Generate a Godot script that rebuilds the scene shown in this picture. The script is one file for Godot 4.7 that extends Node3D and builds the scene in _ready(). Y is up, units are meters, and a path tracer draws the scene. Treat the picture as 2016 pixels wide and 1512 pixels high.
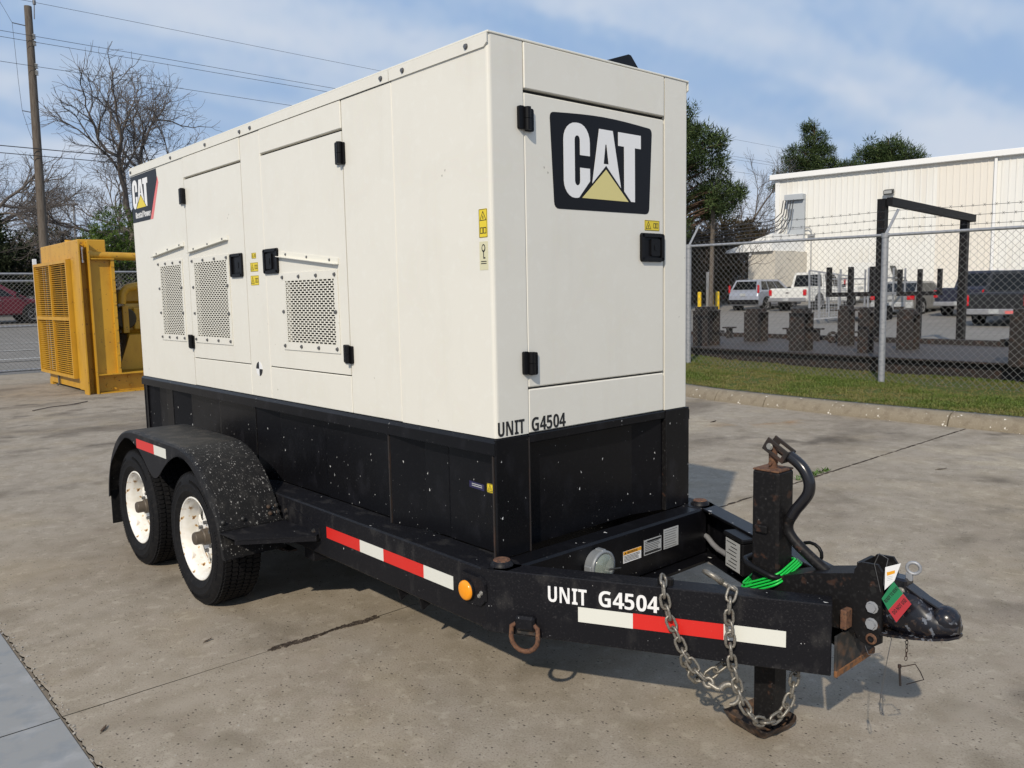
extends Node3D

# A small mesh builder: triangles with explicit normals, turned so that their front faces outwards.
class MB:
	var v := PackedVector3Array()
	var n := PackedVector3Array()
	var col := PackedColorArray()
	var tint := Color(1, 1, 1)
	var tinted := false

	func tri(a: Vector3, b: Vector3, c: Vector3, na: Vector3, nb: Vector3, nc: Vector3) -> void:
		if (b - a).cross(c - a).dot(na + nb + nc) > 0.0:
			v.append(a); v.append(c); v.append(b)
			n.append(na); n.append(nc); n.append(nb)
		else:
			v.append(a); v.append(b); v.append(c)
			n.append(na); n.append(nb); n.append(nc)
		if tinted:
			col.append(tint); col.append(tint); col.append(tint)

	# flat quad whose front looks along «out»
	func quad(a: Vector3, b: Vector3, c: Vector3, d: Vector3, out: Vector3) -> void:
		var g := (b - a).cross(c - a)
		if g.length_squared() < 1e-16:
			g = (c - a).cross(d - a)
		g = g.normalized()
		if g.dot(out) < 0.0:
			g = -g
		tri(a, b, c, g, g, g)
		tri(a, c, d, g, g, g)

	func box(c: Vector3, s: Vector3, b := Basis(), bev := 0.0) -> void:
		var h := s * 0.5
		bev = minf(bev, minf(h.x, minf(h.y, h.z)) * 0.49)
		for ax in 3:
			var u := (ax + 1) % 3
			var w := (ax + 2) % 3
			for sg in [-1.0, 1.0]:
				var p: Array[Vector3] = []
				for k in [[-1, -1], [1, -1], [1, 1], [-1, 1]]:
					var q := Vector3()
					q[ax] = sg * h[ax]
					q[u] = k[0] * (h[u] - bev)
					q[w] = k[1] * (h[w] - bev)
					p.append(c + b * q)
				var o := Vector3()
				o[ax] = sg
				quad(p[0], p[1], p[2], p[3], b * o)
			if bev > 0.0:
				# edges that run along axis ax
				for su in [-1.0, 1.0]:
					for sw in [-1.0, 1.0]:
						var p: Array[Vector3] = []
						for k in [[-1, 0], [1, 0], [1, 1], [-1, 1]]:
							var q := Vector3()
							q[ax] = k[0] * (h[ax] - bev)
							q[u] = su * (h[u] - (bev if k[1] == 1 else 0.0))
							q[w] = sw * (h[w] - (0.0 if k[1] == 1 else bev))
							p.append(c + b * q)
						var o := Vector3()
						o[u] = su
						o[w] = sw
						quad(p[0], p[1], p[2], p[3], b * o)
		if bev > 0.0:
			for sx in [-1.0, 1.0]:
				for sy in [-1.0, 1.0]:
					for sz in [-1.0, 1.0]:
						var o := (b * Vector3(sx, sy, sz)).normalized()
						tri(c + b * Vector3(sx * h.x, sy * (h.y - bev), sz * (h.z - bev)), c + b * Vector3(sx * (h.x - bev), sy * h.y, sz * (h.z - bev)), c + b * Vector3(sx * (h.x - bev), sy * (h.y - bev), sz * h.z), o, o, o)

	func bx(x0: float, x1: float, y0: float, y1: float, z0: float, z1: float, bev := 0.0) -> MB:
		box(Vector3(x0 + x1, y0 + y1, z0 + z1) * 0.5, Vector3(absf(x1 - x0), absf(y1 - y0), absf(z1 - z0)), Basis(), bev)
		return self

	# bar of a rectangular section between two points
	func bar(a: Vector3, b: Vector3, w: float, h: float, up := Vector3.UP, bev := 0.0) -> MB:
		var d := (b - a)
		var f := d.normalized()
		if absf(f.dot(up)) > 0.98:
			up = Vector3.RIGHT
		var r := f.cross(up).normalized()
		var t := r.cross(f)
		box((a + b) * 0.5, Vector3(w, h, d.length()), Basis(r, t, f), bev)
		return self

	func tube(p: PackedVector3Array, r: float, sides := 8, closed := false, r2 := -1.0) -> MB:
		var m := p.size()
		if m < 2:
			return self
		if r2 < 0.0:
			r2 = r
		var rings := []
		var norms := []
		var t := (p[1] - p[0]).normalized()
		if closed:
			t = (p[1] - p[m - 1]).normalized()
		var u := t.cross(Vector3.UP)
		if u.length() < 0.05:
			u = t.cross(Vector3.RIGHT)
		u = u.normalized()
		for i in m:
			var a := p[(i - 1 + m) % m] if closed or i > 0 else p[0]
			var b := p[(i + 1) % m] if closed or i < m - 1 else p[m - 1]
			t = (b - a).normalized()
			u = (u - t * u.dot(t)).normalized()
			var w := t.cross(u)
			var rr := lerpf(r, r2, float(i) / maxf(1.0, m - 1.0))
			var ring := PackedVector3Array()
			var nr := PackedVector3Array()
			for k in sides:
				var an := TAU * k / sides
				var q := u * cos(an) + w * sin(an)
				nr.append(q)
				ring.append(p[i] + q * rr)
			rings.append(ring)
			norms.append(nr)
		for i in (m if closed else m - 1):
			var j := (i + 1) % m
			var shift := 0
			if closed and j == 0:
				# match the twist of the last ring with the first
				var best := 1e9
				for s in sides:
					var dd: float = (rings[i][0] - p[i]).normalized().distance_to((rings[0][s] - p[0]).normalized())
					if dd < best:
						best = dd
						shift = s
			for k in sides:
				var k2 := (k + 1) % sides
				tri(rings[i][k], rings[i][k2], rings[j][(k2 + shift) % sides], norms[i][k], norms[i][k2], norms[j][(k2 + shift) % sides])
				tri(rings[i][k], rings[j][(k2 + shift) % sides], rings[j][(k + shift) % sides], norms[i][k], norms[j][(k2 + shift) % sides], norms[j][(k + shift) % sides])
		if not closed:
			var e0 := (p[0] - p[1]).normalized()
			var e1 := (p[m - 1] - p[m - 2]).normalized()
			for k in range(1, sides - 1):
				tri(rings[0][0], rings[0][k], rings[0][k + 1], e0, e0, e0)
				tri(rings[m - 1][0], rings[m - 1][k], rings[m - 1][k + 1], e1, e1, e1)
		return self

	# profile points (radius, height) turned about the Y axis of xf
	func lathe(prof: PackedVector2Array, xf: Transform3D, seg := 24, smooth := true) -> MB:
		var m := prof.size()
		var nn := PackedVector2Array()
		for i in m:
			var a := prof[maxi(i - 1, 0)]
			var b := prof[mini(i + 1, m - 1)]
			var d := (b - a).normalized()
			nn.append(Vector2(d.y, -d.x))
		for i in m - 1:
			var d2 := (prof[i + 1] - prof[i])
			if d2.length() < 1e-7:
				continue
			d2 = d2.normalized()
			var fl := Vector2(d2.y, -d2.x)
			var n0 := nn[i] if smooth and nn[i].dot(fl) > 0.6 else fl
			var n1 := nn[i + 1] if smooth and nn[i + 1].dot(fl) > 0.6 else fl
			for k in seg:
				var a0 := TAU * k / seg
				var a1 := TAU * (k + 1) / seg
				var c0 := Vector3(cos(a0), 0, sin(a0))
				var c1 := Vector3(cos(a1), 0, sin(a1))
				var p00 := xf * (c0 * prof[i].x + Vector3.UP * prof[i].y)
				var p01 := xf * (c1 * prof[i].x + Vector3.UP * prof[i].y)
				var p10 := xf * (c0 * prof[i + 1].x + Vector3.UP * prof[i + 1].y)
				var p11 := xf * (c1 * prof[i + 1].x + Vector3.UP * prof[i + 1].y)
				var m00 := (xf.basis * (c0 * n0.x + Vector3.UP * n0.y)).normalized()
				var m01 := (xf.basis * (c1 * n0.x + Vector3.UP * n0.y)).normalized()
				var m10 := (xf.basis * (c0 * n1.x + Vector3.UP * n1.y)).normalized()
				var m11 := (xf.basis * (c1 * n1.x + Vector3.UP * n1.y)).normalized()
				if prof[i].x > 1e-6:
					tri(p00, p01, p11, m00, m01, m11)
				if prof[i + 1].x > 1e-6:
					tri(p00, p11, p10, m00, m11, m10)
		return self

	func cyl(a: Vector3, b: Vector3, r: float, seg := 12) -> MB:
		return tube(PackedVector3Array([a, b]), r, seg)

	# a flat outline in the XY plane of xf, from depth d0 to d1 along its Z
	func prism(poly: PackedVector2Array, xf: Transform3D, d0: float, d1: float) -> MB:
		var idx := Geometry2D.triangulate_polygon(poly)
		var nz := xf.basis.z.normalized()
		for i in range(0, idx.size(), 3):
			var a := poly[idx[i]]
			var b := poly[idx[i + 1]]
			var c := poly[idx[i + 2]]
			tri(xf * Vector3(a.x, a.y, d1), xf * Vector3(b.x, b.y, d1), xf * Vector3(c.x, c.y, d1), nz, nz, nz)
			tri(xf * Vector3(a.x, a.y, d0), xf * Vector3(b.x, b.y, d0), xf * Vector3(c.x, c.y, d0), -nz, -nz, -nz)
		var ccw := not Geometry2D.is_polygon_clockwise(poly)
		for i in poly.size():
			var a := poly[i]
			var b := poly[(i + 1) % poly.size()]
			var e := (b - a)
			var o := Vector2(e.y, -e.x) if ccw else Vector2(-e.y, e.x)
			quad(xf * Vector3(a.x, a.y, d0), xf * Vector3(b.x, b.y, d0), xf * Vector3(b.x, b.y, d1), xf * Vector3(a.x, a.y, d1), xf.basis * Vector3(o.x, o.y, 0))
		return self

	# skin over rings of equal size; smooth across when asked
	func loft(rings: Array, closed_ring := true, caps := true, smooth := true) -> MB:
		var m := rings.size()
		var k: int = rings[0].size()
		var cen := Vector3()
		for r in rings:
			for q in r:
				cen += q
		cen /= float(m * k)
		var acc := []
		for i in m:
			var z := PackedVector3Array()
			z.resize(k)
			acc.append(z)
		var lim := k if closed_ring else k - 1
		var faces := []
		for i in m - 1:
			var rc := Vector3()
			for q in rings[i]:
				rc += q
			for q in rings[i + 1]:
				rc += q
			rc /= float(2 * k)
			for j in lim:
				var j2 := (j + 1) % k
				var a: Vector3 = rings[i][j]
				var b: Vector3 = rings[i][j2]
				var c: Vector3 = rings[i + 1][j2]
				var d: Vector3 = rings[i + 1][j]
				var g := (c - a).cross(d - b)
				if g.length() < 1e-14:
					continue
				if closed_ring and g.dot((a + b + c + d) * 0.25 - rc) < 0.0:
					g = -g
				acc[i][j] += g; acc[i][j2] += g; acc[i + 1][j2] += g; acc[i + 1][j] += g
				faces.append([i, j, j2, g.normalized()])
		for f in faces:
			var i: int = f[0]
			var a: Vector3 = rings[i][f[1]]
			var b: Vector3 = rings[i][f[2]]
			var c: Vector3 = rings[i + 1][f[2]]
			var d: Vector3 = rings[i + 1][f[1]]
			if smooth:
				var na: Vector3 = acc[i][f[1]].normalized()
				var nb: Vector3 = acc[i][f[2]].normalized()
				var nc: Vector3 = acc[i + 1][f[2]].normalized()
				var nd: Vector3 = acc[i + 1][f[1]].normalized()
				tri(a, b, c, na, nb, nc)
				tri(a, c, d, na, nc, nd)
			else:
				tri(a, b, c, f[3], f[3], f[3])
				tri(a, c, d, f[3], f[3], f[3])
		if caps and closed_ring:
			for e in [0, m - 1]:
				var rc := Vector3()
				for q in rings[e]:
					rc += q
				rc /= float(k)
				var o := (rc - cen).normalized()
				var g := Vector3()
				for j in k:
					g += (rings[e][j] - rc).cross(rings[e][(j + 1) % k] - rc)
				g = g.normalized()
				if g.dot(o) < 0.0:
					g = -g
				for j in k:
					tri(rc, rings[e][j], rings[e][(j + 1) % k], g, g, g)
		return self

	func mesh(m: Material) -> ArrayMesh:
		var arr := []
		arr.resize(Mesh.ARRAY_MAX)
		arr[Mesh.ARRAY_VERTEX] = v
		arr[Mesh.ARRAY_NORMAL] = n
		if tinted:
			arr[Mesh.ARRAY_COLOR] = col
		var am := ArrayMesh.new()
		am.add_surface_from_arrays(Mesh.PRIMITIVE_TRIANGLES, arr)
		am.surface_set_material(0, m)
		return am


var M := {}
var taken := {}
var rng := RandomNumberGenerator.new()
const SUN := Vector3(-0.706, 0.587, 0.396)


func mb() -> MB:
	return MB.new()


func numbered(called: String) -> String:
	if not taken.has(called):
		taken[called] = 0
		return called
	taken[called] += 1
	return "%s_%03d" % [called, taken[called]]


func tag(o: Node, label: String, category: String, group := "") -> Node:
	o.set_meta("label", label)
	o.set_meta("category", category)
	if group:
		o.set_meta("group", group)
	return o


# a top-level thing: a Node3D at its base
func thing(called: String, label: String, category: String, at := Vector3.ZERO, group := "", turn := 0.0) -> Node3D:
	var o := Node3D.new()
	o.name = numbered(called)
	o.position = at
	o.rotation.y = turn
	add_child(o)
	tag(o, label, category, group)
	return o


# a mesh as a child of a thing or part. Shapes are written in the scene's own metres when «world» is true.
func part(called: String, b: MB, m: Material, parent: Node3D, world := true, label := "") -> MeshInstance3D:
	var o := MeshInstance3D.new()
	o.mesh = b.mesh(m)
	o.name = called
	parent.add_child(o, true)
	if world:
		var p := parent
		var off := Vector3.ZERO
		while p != self and p != null:
			off += p.position
			p = p.get_parent() as Node3D
		o.position = -off
	if label:
		o.set_meta("label", label)
	return o


func inst(called: String, am: Mesh, parent: Node3D, xf := Transform3D()) -> MeshInstance3D:
	var o := MeshInstance3D.new()
	o.mesh = am
	o.name = called
	o.transform = xf
	parent.add_child(o, true)
	return o


func lone(called: String, b: MB, m: Material, label: String, category: String, at: Vector3, group := "") -> MeshInstance3D:
	var o := MeshInstance3D.new()
	o.mesh = b.mesh(m)
	o.name = numbered(called)
	o.position = at
	add_child(o)
	tag(o, label, category, group)
	return o


func setting(called: String, am: Mesh) -> MeshInstance3D:
	var o := MeshInstance3D.new()
	o.mesh = am
	o.name = numbered(called)
	add_child(o)
	o.set_meta("kind", "structure")
	return o


func lin(r: float, g: float, b: float) -> Color:
	return Color(r, g, b).linear_to_srgb()


func mat(c: Color, rough := 0.6, metal := 0.0, spec := 0.5) -> StandardMaterial3D:
	var m := StandardMaterial3D.new()
	m.albedo_color = c
	m.roughness = rough
	m.metallic = metal
	m.metallic_specular = spec
	return m


func noise(sd: int, f: float, oct := 4, kind := FastNoiseLite.TYPE_SIMPLEX_SMOOTH) -> FastNoiseLite:
	var q := FastNoiseLite.new()
	q.seed = sd
	q.noise_type = kind
	q.frequency = f
	q.fractal_octaves = oct
	return q


# one tone laid over a picture wherever a noise lies between lo (none) and hi (full strength)
func lay(img: Image, q: FastNoiseLite, c: Color, lo: float, hi: float, most: float, sx := 1, sy := 1) -> void:
	var w := img.get_width()
	var h := img.get_height()
	var g := q.get_seamless_image(w / sx, h / sy, false, false, 0.15)
	if sx > 1 or sy > 1:
		g.resize(w, h, Image.INTERPOLATE_CUBIC)
	g.convert(Image.FORMAT_L8)
	var src := g.get_data()
	var lut := PackedByteArray()
	lut.resize(256)
	for i in 256:
		lut[i] = int(255.0 * most * clampf((i / 255.0 - lo) / (hi - lo), 0.0, 1.0))
	var top := Image.create(w, h, false, Image.FORMAT_RGBA8)
	top.fill(c)
	var d := top.get_data()
	for i in src.size():
		d[i * 4 + 3] = lut[src[i]]
	top = Image.create_from_data(w, h, false, Image.FORMAT_RGBA8, d)
	img.blend_rect(top, Rect2i(0, 0, w, h), Vector2i.ZERO)


func sheet(w: int, h: int, c: Color) -> Image:
	var img := Image.create(w, h, false, Image.FORMAT_RGBA8)
	img.fill(c)
	return img


# small irregular flecks; some are longer than wide
func flecks(img: Image, count: int, c: Color, r0: float, r1: float, alpha := 1.0, stretch := 1.0, pow_ := 3.0) -> void:
	var w := img.get_width()
	var h := img.get_height()
	for i in count:
		var cx := rng.randf() * w
		var cy := rng.randf() * h
		var r := lerpf(r0, r1, pow(rng.randf(), pow_))
		var st := 1.0 + (stretch - 1.0) * rng.randf()
		var an := rng.randf_range(-0.5, 0.5)
		var wob := rng.randf() * TAU
		var R := int(ceil(r * st)) + 1
		for y in range(-R, R + 1):
			for x in range(-R, R + 1):
				var xx := x * cos(an) + y * sin(an)
				var yy := (-x * sin(an) + y * cos(an)) / st
				var lim := r * (1.0 + 0.25 * sin(3.0 * atan2(yy, xx) + wob))
				var dd := sqrt(xx * xx + yy * yy)
				var a := clampf(lim - dd + 0.5, 0.0, 1.0) * alpha
				if a > 0.0:
					var px := posmod(int(cx) + x, w)
					var py := posmod(int(cy) + y, h)
					img.set_pixel(px, py, img.get_pixel(px, py).lerp(c, a))


func tex(img: Image) -> ImageTexture:
	return ImageTexture.create_from_image(img)


# a material that wraps a picture over everything, «span» metres to a repeat
func wrapped(img: Image, span: float, rough := 0.7, metal := 0.0, spec := 0.5, world := false) -> StandardMaterial3D:
	var m := StandardMaterial3D.new()
	m.albedo_texture = tex(img)
	m.roughness = rough
	m.metallic = metal
	m.metallic_specular = spec
	m.uv1_triplanar = true
	m.uv1_world_triplanar = world
	m.uv1_triplanar_sharpness = 6.0
	m.uv1_scale = Vector3.ONE / span
	return m


func bumpy(m: StandardMaterial3D, img: Image, cm: float) -> StandardMaterial3D:
	m.heightmap_enabled = true
	m.heightmap_texture = tex(img)
	m.heightmap_scale = cm
	return m


func words(s: String, font_bold: bool, cap: float, width: float, m: Material, depth := 0.001) -> Array:
	var t := TextMesh.new()
	var f := SystemFont.new()
	f.font_names = PackedStringArray(["Droid Sans"])
	f.font_weight = 700 if font_bold else 400
	t.font = f
	t.font_size = 48
	t.pixel_size = cap / 0.714 / 48.0
	t.depth = depth
	t.curve_step = 1.0
	t.text = s
	t.horizontal_alignment = HORIZONTAL_ALIGNMENT_LEFT
	t.vertical_alignment = VERTICAL_ALIGNMENT_TOP
	t.material = m
	var bb := t.get_aabb()
	return [t, bb, width / maxf(bb.size.x, 1e-4)]


# lettering as a flat raised mesh: left end of its baseline at p, reading along «along», standing up along «up»
func lettering(called: String, s: String, bold: bool, cap: float, width: float, m: Material, parent: Node3D, p: Vector3, along: Vector3, up: Vector3, depth := 0.001) -> MeshInstance3D:
	var w := words(s, bold, cap, width, m, depth)
	var bb: AABB = w[1]
	var o := MeshInstance3D.new()
	o.mesh = w[0]
	o.name = called
	parent.add_child(o, true)
	var out := along.cross(up)
	var bs := Basis(along * float(w[2]), up, out)
	var off := Vector3.ZERO
	var q := parent
	while q != self and q != null:
		off += q.position
		q = q.get_parent() as Node3D
	o.transform = Transform3D(bs, p - off - bs * Vector3(bb.position.x, bb.position.y, 0) + out * depth * 0.5)
	return o


func build_materials() -> void:
	rng.seed = 4504
	# --- cream enamel, very slightly grimy
	var im := sheet(1024, 1024, lin(0.72, 0.70, 0.625))
	lay(im, noise(1, 0.006, 3), lin(0.68, 0.655, 0.575), 0.5, 0.9, 0.3)
	lay(im, noise(2, 0.03, 4), lin(0.78, 0.77, 0.71), 0.55, 0.9, 0.3)
	lay(im, noise(3, 0.012, 3), lin(0.62, 0.59, 0.5), 0.74, 0.95, 0.1, 1, 8)
	flecks(im, 26, lin(0.12, 0.11, 0.09), 0.6, 1.6, 0.7, 3.0)
	M.cream = wrapped(im, 1.9, 0.38, 0.0, 0.5)
	M.cream_plain = mat(lin(0.72, 0.70, 0.62), 0.4)
	# --- black paint: three grades of dust and paint flecks
	im = sheet(1024, 1024, lin(0.005, 0.005, 0.0065))
	lay(im, noise(11, 0.008, 4), lin(0.02, 0.02, 0.025), 0.6, 0.9, 0.5, 1, 2)
	lay(im, noise(12, 0.05, 3), lin(0.04, 0.04, 0.042), 0.66, 0.9, 0.25)
	flecks(im, 260, lin(0.62, 0.62, 0.6), 0.4, 2.0, 0.9, 2.6, 4.0)
	flecks(im, 16, lin(0.7, 0.7, 0.68), 2.0, 4.5, 1.0, 2.4, 2.0)
	M.black = wrapped(im, 1.25, 0.32, 0.0, 0.32)
	im = sheet(1024, 1024, lin(0.011, 0.011, 0.012))
	lay(im, noise(13, 0.012, 4), lin(0.05, 0.047, 0.044), 0.48, 0.85, 0.6)
	flecks(im, 3400, lin(0.45, 0.44, 0.42), 0.5, 3.0, 0.75, 1.8, 4.0)
	flecks(im, 320, lin(0.42, 0.41, 0.39), 2.0, 5.5, 0.75, 1.5, 2.0)
	M.black_splashed = wrapped(im, 0.8, 0.5, 0.0, 0.3)
	im = sheet(512, 512, lin(0.016, 0.0155, 0.015))
	lay(im, noise(18, 0.012, 5), lin(0.06, 0.052, 0.045), 0.45, 0.8, 0.7)
	lay(im, noise(19, 0.1, 3), lin(0.1, 0.09, 0.08), 0.6, 0.85, 0.4)
	flecks(im, 160, lin(0.45, 0.44, 0.42), 0.4, 1.6, 0.7, 1.8)
	M.fender_dust = wrapped(im, 0.7, 0.5, 0.0, 0.3)
	im = sheet(1024, 1024, lin(0.008, 0.008, 0.010))
	lay(im, noise(14, 0.009, 5), lin(0.05, 0.047, 0.045), 0.6, 0.85, 0.5, 1, 2)
	lay(im, noise(15, 0.09, 3), lin(0.16, 0.15, 0.14), 0.64, 0.85, 0.3)
	flecks(im, 420, lin(0.2, 0.19, 0.175), 0.4, 1.2, 0.5, 1.5, 3.0)
	flecks(im, 60, lin(0.66, 0.66, 0.64), 0.8, 4.0, 1.0, 2.5, 3.0)
	M.black_dusty = wrapped(im, 0.9, 0.45, 0.0, 0.3)
	im = sheet(512, 512, lin(0.009, 0.0085, 0.009))
	lay(im, noise(16, 0.02, 4), lin(0.06, 0.03, 0.021), 0.74, 0.84, 0.75)
	lay(im, noise(17, 0.08, 3), lin(0.05, 0.05, 0.05), 0.55, 0.85, 0.4)
	flecks(im, 120, lin(0.4, 0.4, 0.38), 0.4, 1.6, 0.7)
	M.black_worn = wrapped(im, 0.75, 0.5, 0.0, 0.3)
	M.plastic = mat(lin(0.006, 0.006, 0.007), 0.42, 0.0, 0.3)
	M.dark = mat(lin(0.006, 0.006, 0.006), 0.9)
	M.seal = mat(lin(0.02, 0.02, 0.02), 0.85)
	# --- rust
	im = sheet(512, 512, lin(0.12, 0.055, 0.03))
	lay(im, noise(21, 0.02, 4), lin(0.2, 0.1, 0.05), 0.45, 0.8, 0.8)
	lay(im, noise(22, 0.05, 4), lin(0.035, 0.022, 0.018), 0.5, 0.8, 0.8)
	M.rust = wrapped(im, 0.35, 0.85)
	im = sheet(512, 512, lin(0.02, 0.0145, 0.013))
	lay(im, noise(23, 0.015, 4), lin(0.06, 0.026, 0.015), 0.58, 0.82, 0.7)
	lay(im, noise(24, 0.05, 4), lin(0.014, 0.012, 0.012), 0.48, 0.75, 0.75)
	M.rusty_steel = wrapped(im, 1.4, 0.8)
	im = sheet(512, 512, lin(0.04, 0.034, 0.031))
	lay(im, noise(25, 0.02, 4), lin(0.085, 0.05, 0.03), 0.55, 0.8, 0.6)
	M.deck_steel = wrapped(im, 2.2, 0.7)
	im = sheet(512, 512, lin(0.016, 0.016, 0.016))
	lay(im, noise(26, 0.012, 5), lin(0.13, 0.062, 0.03), 0.5, 0.78, 0.8)
	lay(im, noise(27, 0.03, 4), lin(0.07, 0.052, 0.042), 0.5, 0.8, 0.7)
	M.rusty_plate = wrapped(im, 0.55, 0.8)
	im = sheet(512, 512, lin(0.2, 0.085, 0.03))
	lay(im, noise(28, 0.02, 5), lin(0.07, 0.045, 0.03), 0.45, 0.75, 0.8)
	M.orange_rust = wrapped(im, 0.3, 0.85)
	im = sheet(512, 512, lin(0.008, 0.008, 0.011))
	lay(im, noise(29, 0.014, 6), lin(0.24, 0.26, 0.3), 0.66, 0.69, 0.7)
	lay(im, noise(30, 0.03, 4), lin(0.06, 0.04, 0.03), 0.6, 0.75, 0.7)
	M.scuffed = wrapped(im, 0.33, 0.24)
	# --- white wheel enamel with rust blooms
	im = sheet(512, 512, lin(0.8, 0.79, 0.75))
	lay(im, noise(31, 0.01, 3), lin(0.6, 0.55, 0.44), 0.5, 0.9, 0.4)
	lay(im, noise(32, 0.014, 5), lin(0.5, 0.27, 0.06), 0.72, 0.80, 0.85)
	lay(im, noise(32, 0.014, 5), lin(0.12, 0.05, 0.018), 0.79, 0.86, 0.9)
	M.wheel_white = wrapped(im, 0.5, 0.45)
	# --- rubber
	im = sheet(512, 512, lin(0.008, 0.008, 0.009))
	lay(im, noise(33, 0.03, 4), lin(0.026, 0.024, 0.022), 0.5, 0.85, 0.6)
	flecks(im, 220, lin(0.14, 0.13, 0.11), 0.4, 1.4, 0.6)
	M.rubber = wrapped(im, 0.45, 0.75, 0.0, 0.3)
	# --- metals
	im = sheet(256, 256, lin(0.32, 0.33, 0.35))
	lay(im, noise(41, 0.03, 4), lin(0.22, 0.23, 0.25), 0.45, 0.8, 0.7)
	M.galvanized = wrapped(im, 0.6, 0.5, 0.3)
	M.wire_mesh = mat(lin(0.2, 0.2, 0.195), 0.6, 0.2)
	M.zinc = mat(lin(0.4, 0.39, 0.36), 0.4, 0.6)
	im = sheet(256, 256, lin(0.26, 0.245, 0.21))
	lay(im, noise(42, 0.04, 4), lin(0.14, 0.12, 0.1), 0.45, 0.8, 0.8)
	M.chain = wrapped(im, 0.06, 0.45, 0.55)
	M.bolt = mat(lin(0.16, 0.16, 0.165), 0.4, 0.6)
	M.bolt_black = mat(lin(0.03, 0.03, 0.03), 0.45, 0.2)
	# --- signal colours
	M.red_tape = bumpy(wrapped(red_sheet(), 0.12, 0.32), red_sheet(), 0.02)
	M.white_tape = mat(lin(0.68, 0.68, 0.62), 0.32)
	M.white = mat(lin(0.78, 0.78, 0.78), 0.45)
	M.label_grey = mat(lin(0.42, 0.43, 0.43), 0.4)
	M.letter_black = mat(lin(0.012, 0.012, 0.013), 0.5)
	M.logo_black = mat(lin(0.007, 0.007, 0.009), 0.35, 0.0, 0.3)
	M.yellow = mat(lin(0.72, 0.52, 0.02), 0.4)
	M.faded_yellow = mat(lin(0.66, 0.58, 0.24), 0.45)
	M.sticker_yellow = mat(lin(0.72, 0.56, 0.03), 0.4)
	M.pink = mat(lin(0.72, 0.16, 0.15), 0.4)
	M.orange_label = mat(lin(0.78, 0.36, 0.02), 0.4)
	M.navy = mat(lin(0.02, 0.018, 0.07), 0.45)
	M.cream_label = mat(lin(0.62, 0.59, 0.4), 0.45)
	M.amber = mat(lin(0.85, 0.3, 0.01), 0.2)
	M.green_wire = mat(lin(0.01, 0.5, 0.06), 0.35)
	M.tag_green = mat(lin(0.015, 0.2, 0.08), 0.5)
	M.tag_red = mat(lin(0.42, 0.03, 0.04), 0.5)
	M.grey_cast = mat(lin(0.22, 0.235, 0.25), 0.45, 0.2)
	var gl := mat(Color(0.75, 0.8, 0.75, 0.3), 0.12)
	gl.transparency = BaseMaterial3D.TRANSPARENCY_ALPHA
	M.clear = gl
	# --- industrial yellow
	im = sheet(512, 512, lin(0.55, 0.3, 0.022))
	lay(im, noise(51, 0.01, 4), lin(0.42, 0.21, 0.015), 0.45, 0.85, 0.5, 1, 3)
	lay(im, noise(52, 0.03, 4), lin(0.16, 0.07, 0.02), 0.8, 0.88, 0.8)
	M.machine = wrapped(im, 1.3, 0.45)
	M.machine_dark = mat(lin(0.05, 0.035, 0.015), 0.8)
	# --- timber pole, bark
	im = sheet(256, 256, lin(0.125, 0.107, 0.085))
	lay(im, noise(61, 0.03, 4), lin(0.07, 0.052, 0.04), 0.4, 0.8, 0.8, 1, 8)
	M.pole = wrapped(im, 0.8, 0.9)
	im = sheet(256, 256, lin(0.13, 0.11, 0.092))
	lay(im, noise(62, 0.03, 4), lin(0.055, 0.045, 0.038), 0.45, 0.75, 0.85)
	lay(im, noise(63, 0.02, 3), lin(0.3, 0.27, 0.23), 0.62, 0.8, 0.6)
	M.bark = wrapped(im, 0.9, 0.9)
	M.twig = mat(lin(0.085, 0.066, 0.056), 0.9)
	M.pine_bark = mat(lin(0.1, 0.06, 0.04), 0.9)
	var leaf := mat(Color.WHITE, 0.6, 0.0, 0.3)
	leaf.vertex_color_use_as_albedo = true
	leaf.cull_mode = BaseMaterial3D.CULL_DISABLED
	M.leaf = leaf
	im = sheet(512, 512, lin(0.05, 0.035, 0.027))
	lay(im, noise(34, 0.015, 5), lin(0.17, 0.085, 0.04), 0.5, 0.78, 0.85)
	lay(im, noise(35, 0.03, 4), lin(0.1, 0.08, 0.065), 0.55, 0.8, 0.6)
	M.rusty_foot = wrapped(im, 0.4, 0.75)
	M.weed = mat(lin(0.07, 0.13, 0.02), 0.7)
	M.twig_bark = mat(lin(0.13, 0.112, 0.1), 0.9)
	M.crumb = mat(lin(0.3, 0.28, 0.25), 0.9)
	var gloss := mat(lin(0.012, 0.012, 0.015), 0.22)
	M.black_gloss = gloss
	M.dead_leaf = mat(lin(0.07, 0.04, 0.02), 0.8)
	# --- concrete of the yard: fine grain with pores over 2 m, stains over 26 m
	var fine := sheet(1024, 1024, lin(0.395, 0.345, 0.275))
	lay(fine, noise(71, 0.01, 4), lin(0.31, 0.267, 0.202), 0.4, 0.8, 0.6)
	lay(fine, noise(72, 0.12, 3), lin(0.465, 0.42, 0.335), 0.52, 0.85, 0.45)
	lay(fine, noise(73, 0.2, 2), lin(0.23, 0.185, 0.14), 0.55, 0.85, 0.55)
	lay(fine, noise(74, 0.02, 4), lin(0.54, 0.49, 0.40), 0.66, 0.82, 0.4)
	rng.seed = 77
	flecks(fine, 3600, lin(0.07, 0.058, 0.045), 0.4, 1.7, 0.8, 1.6, 3.5)
	flecks(fine, 900, lin(0.56, 0.53, 0.47), 0.4, 1.6, 0.6, 2.4, 2.5)
	var hb := sheet(1024, 1024, Color(0.6, 0.6, 0.6))
	lay(hb, noise(73, 0.2, 2), Color(0.45, 0.45, 0.45), 0.5, 0.85, 0.8)
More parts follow.
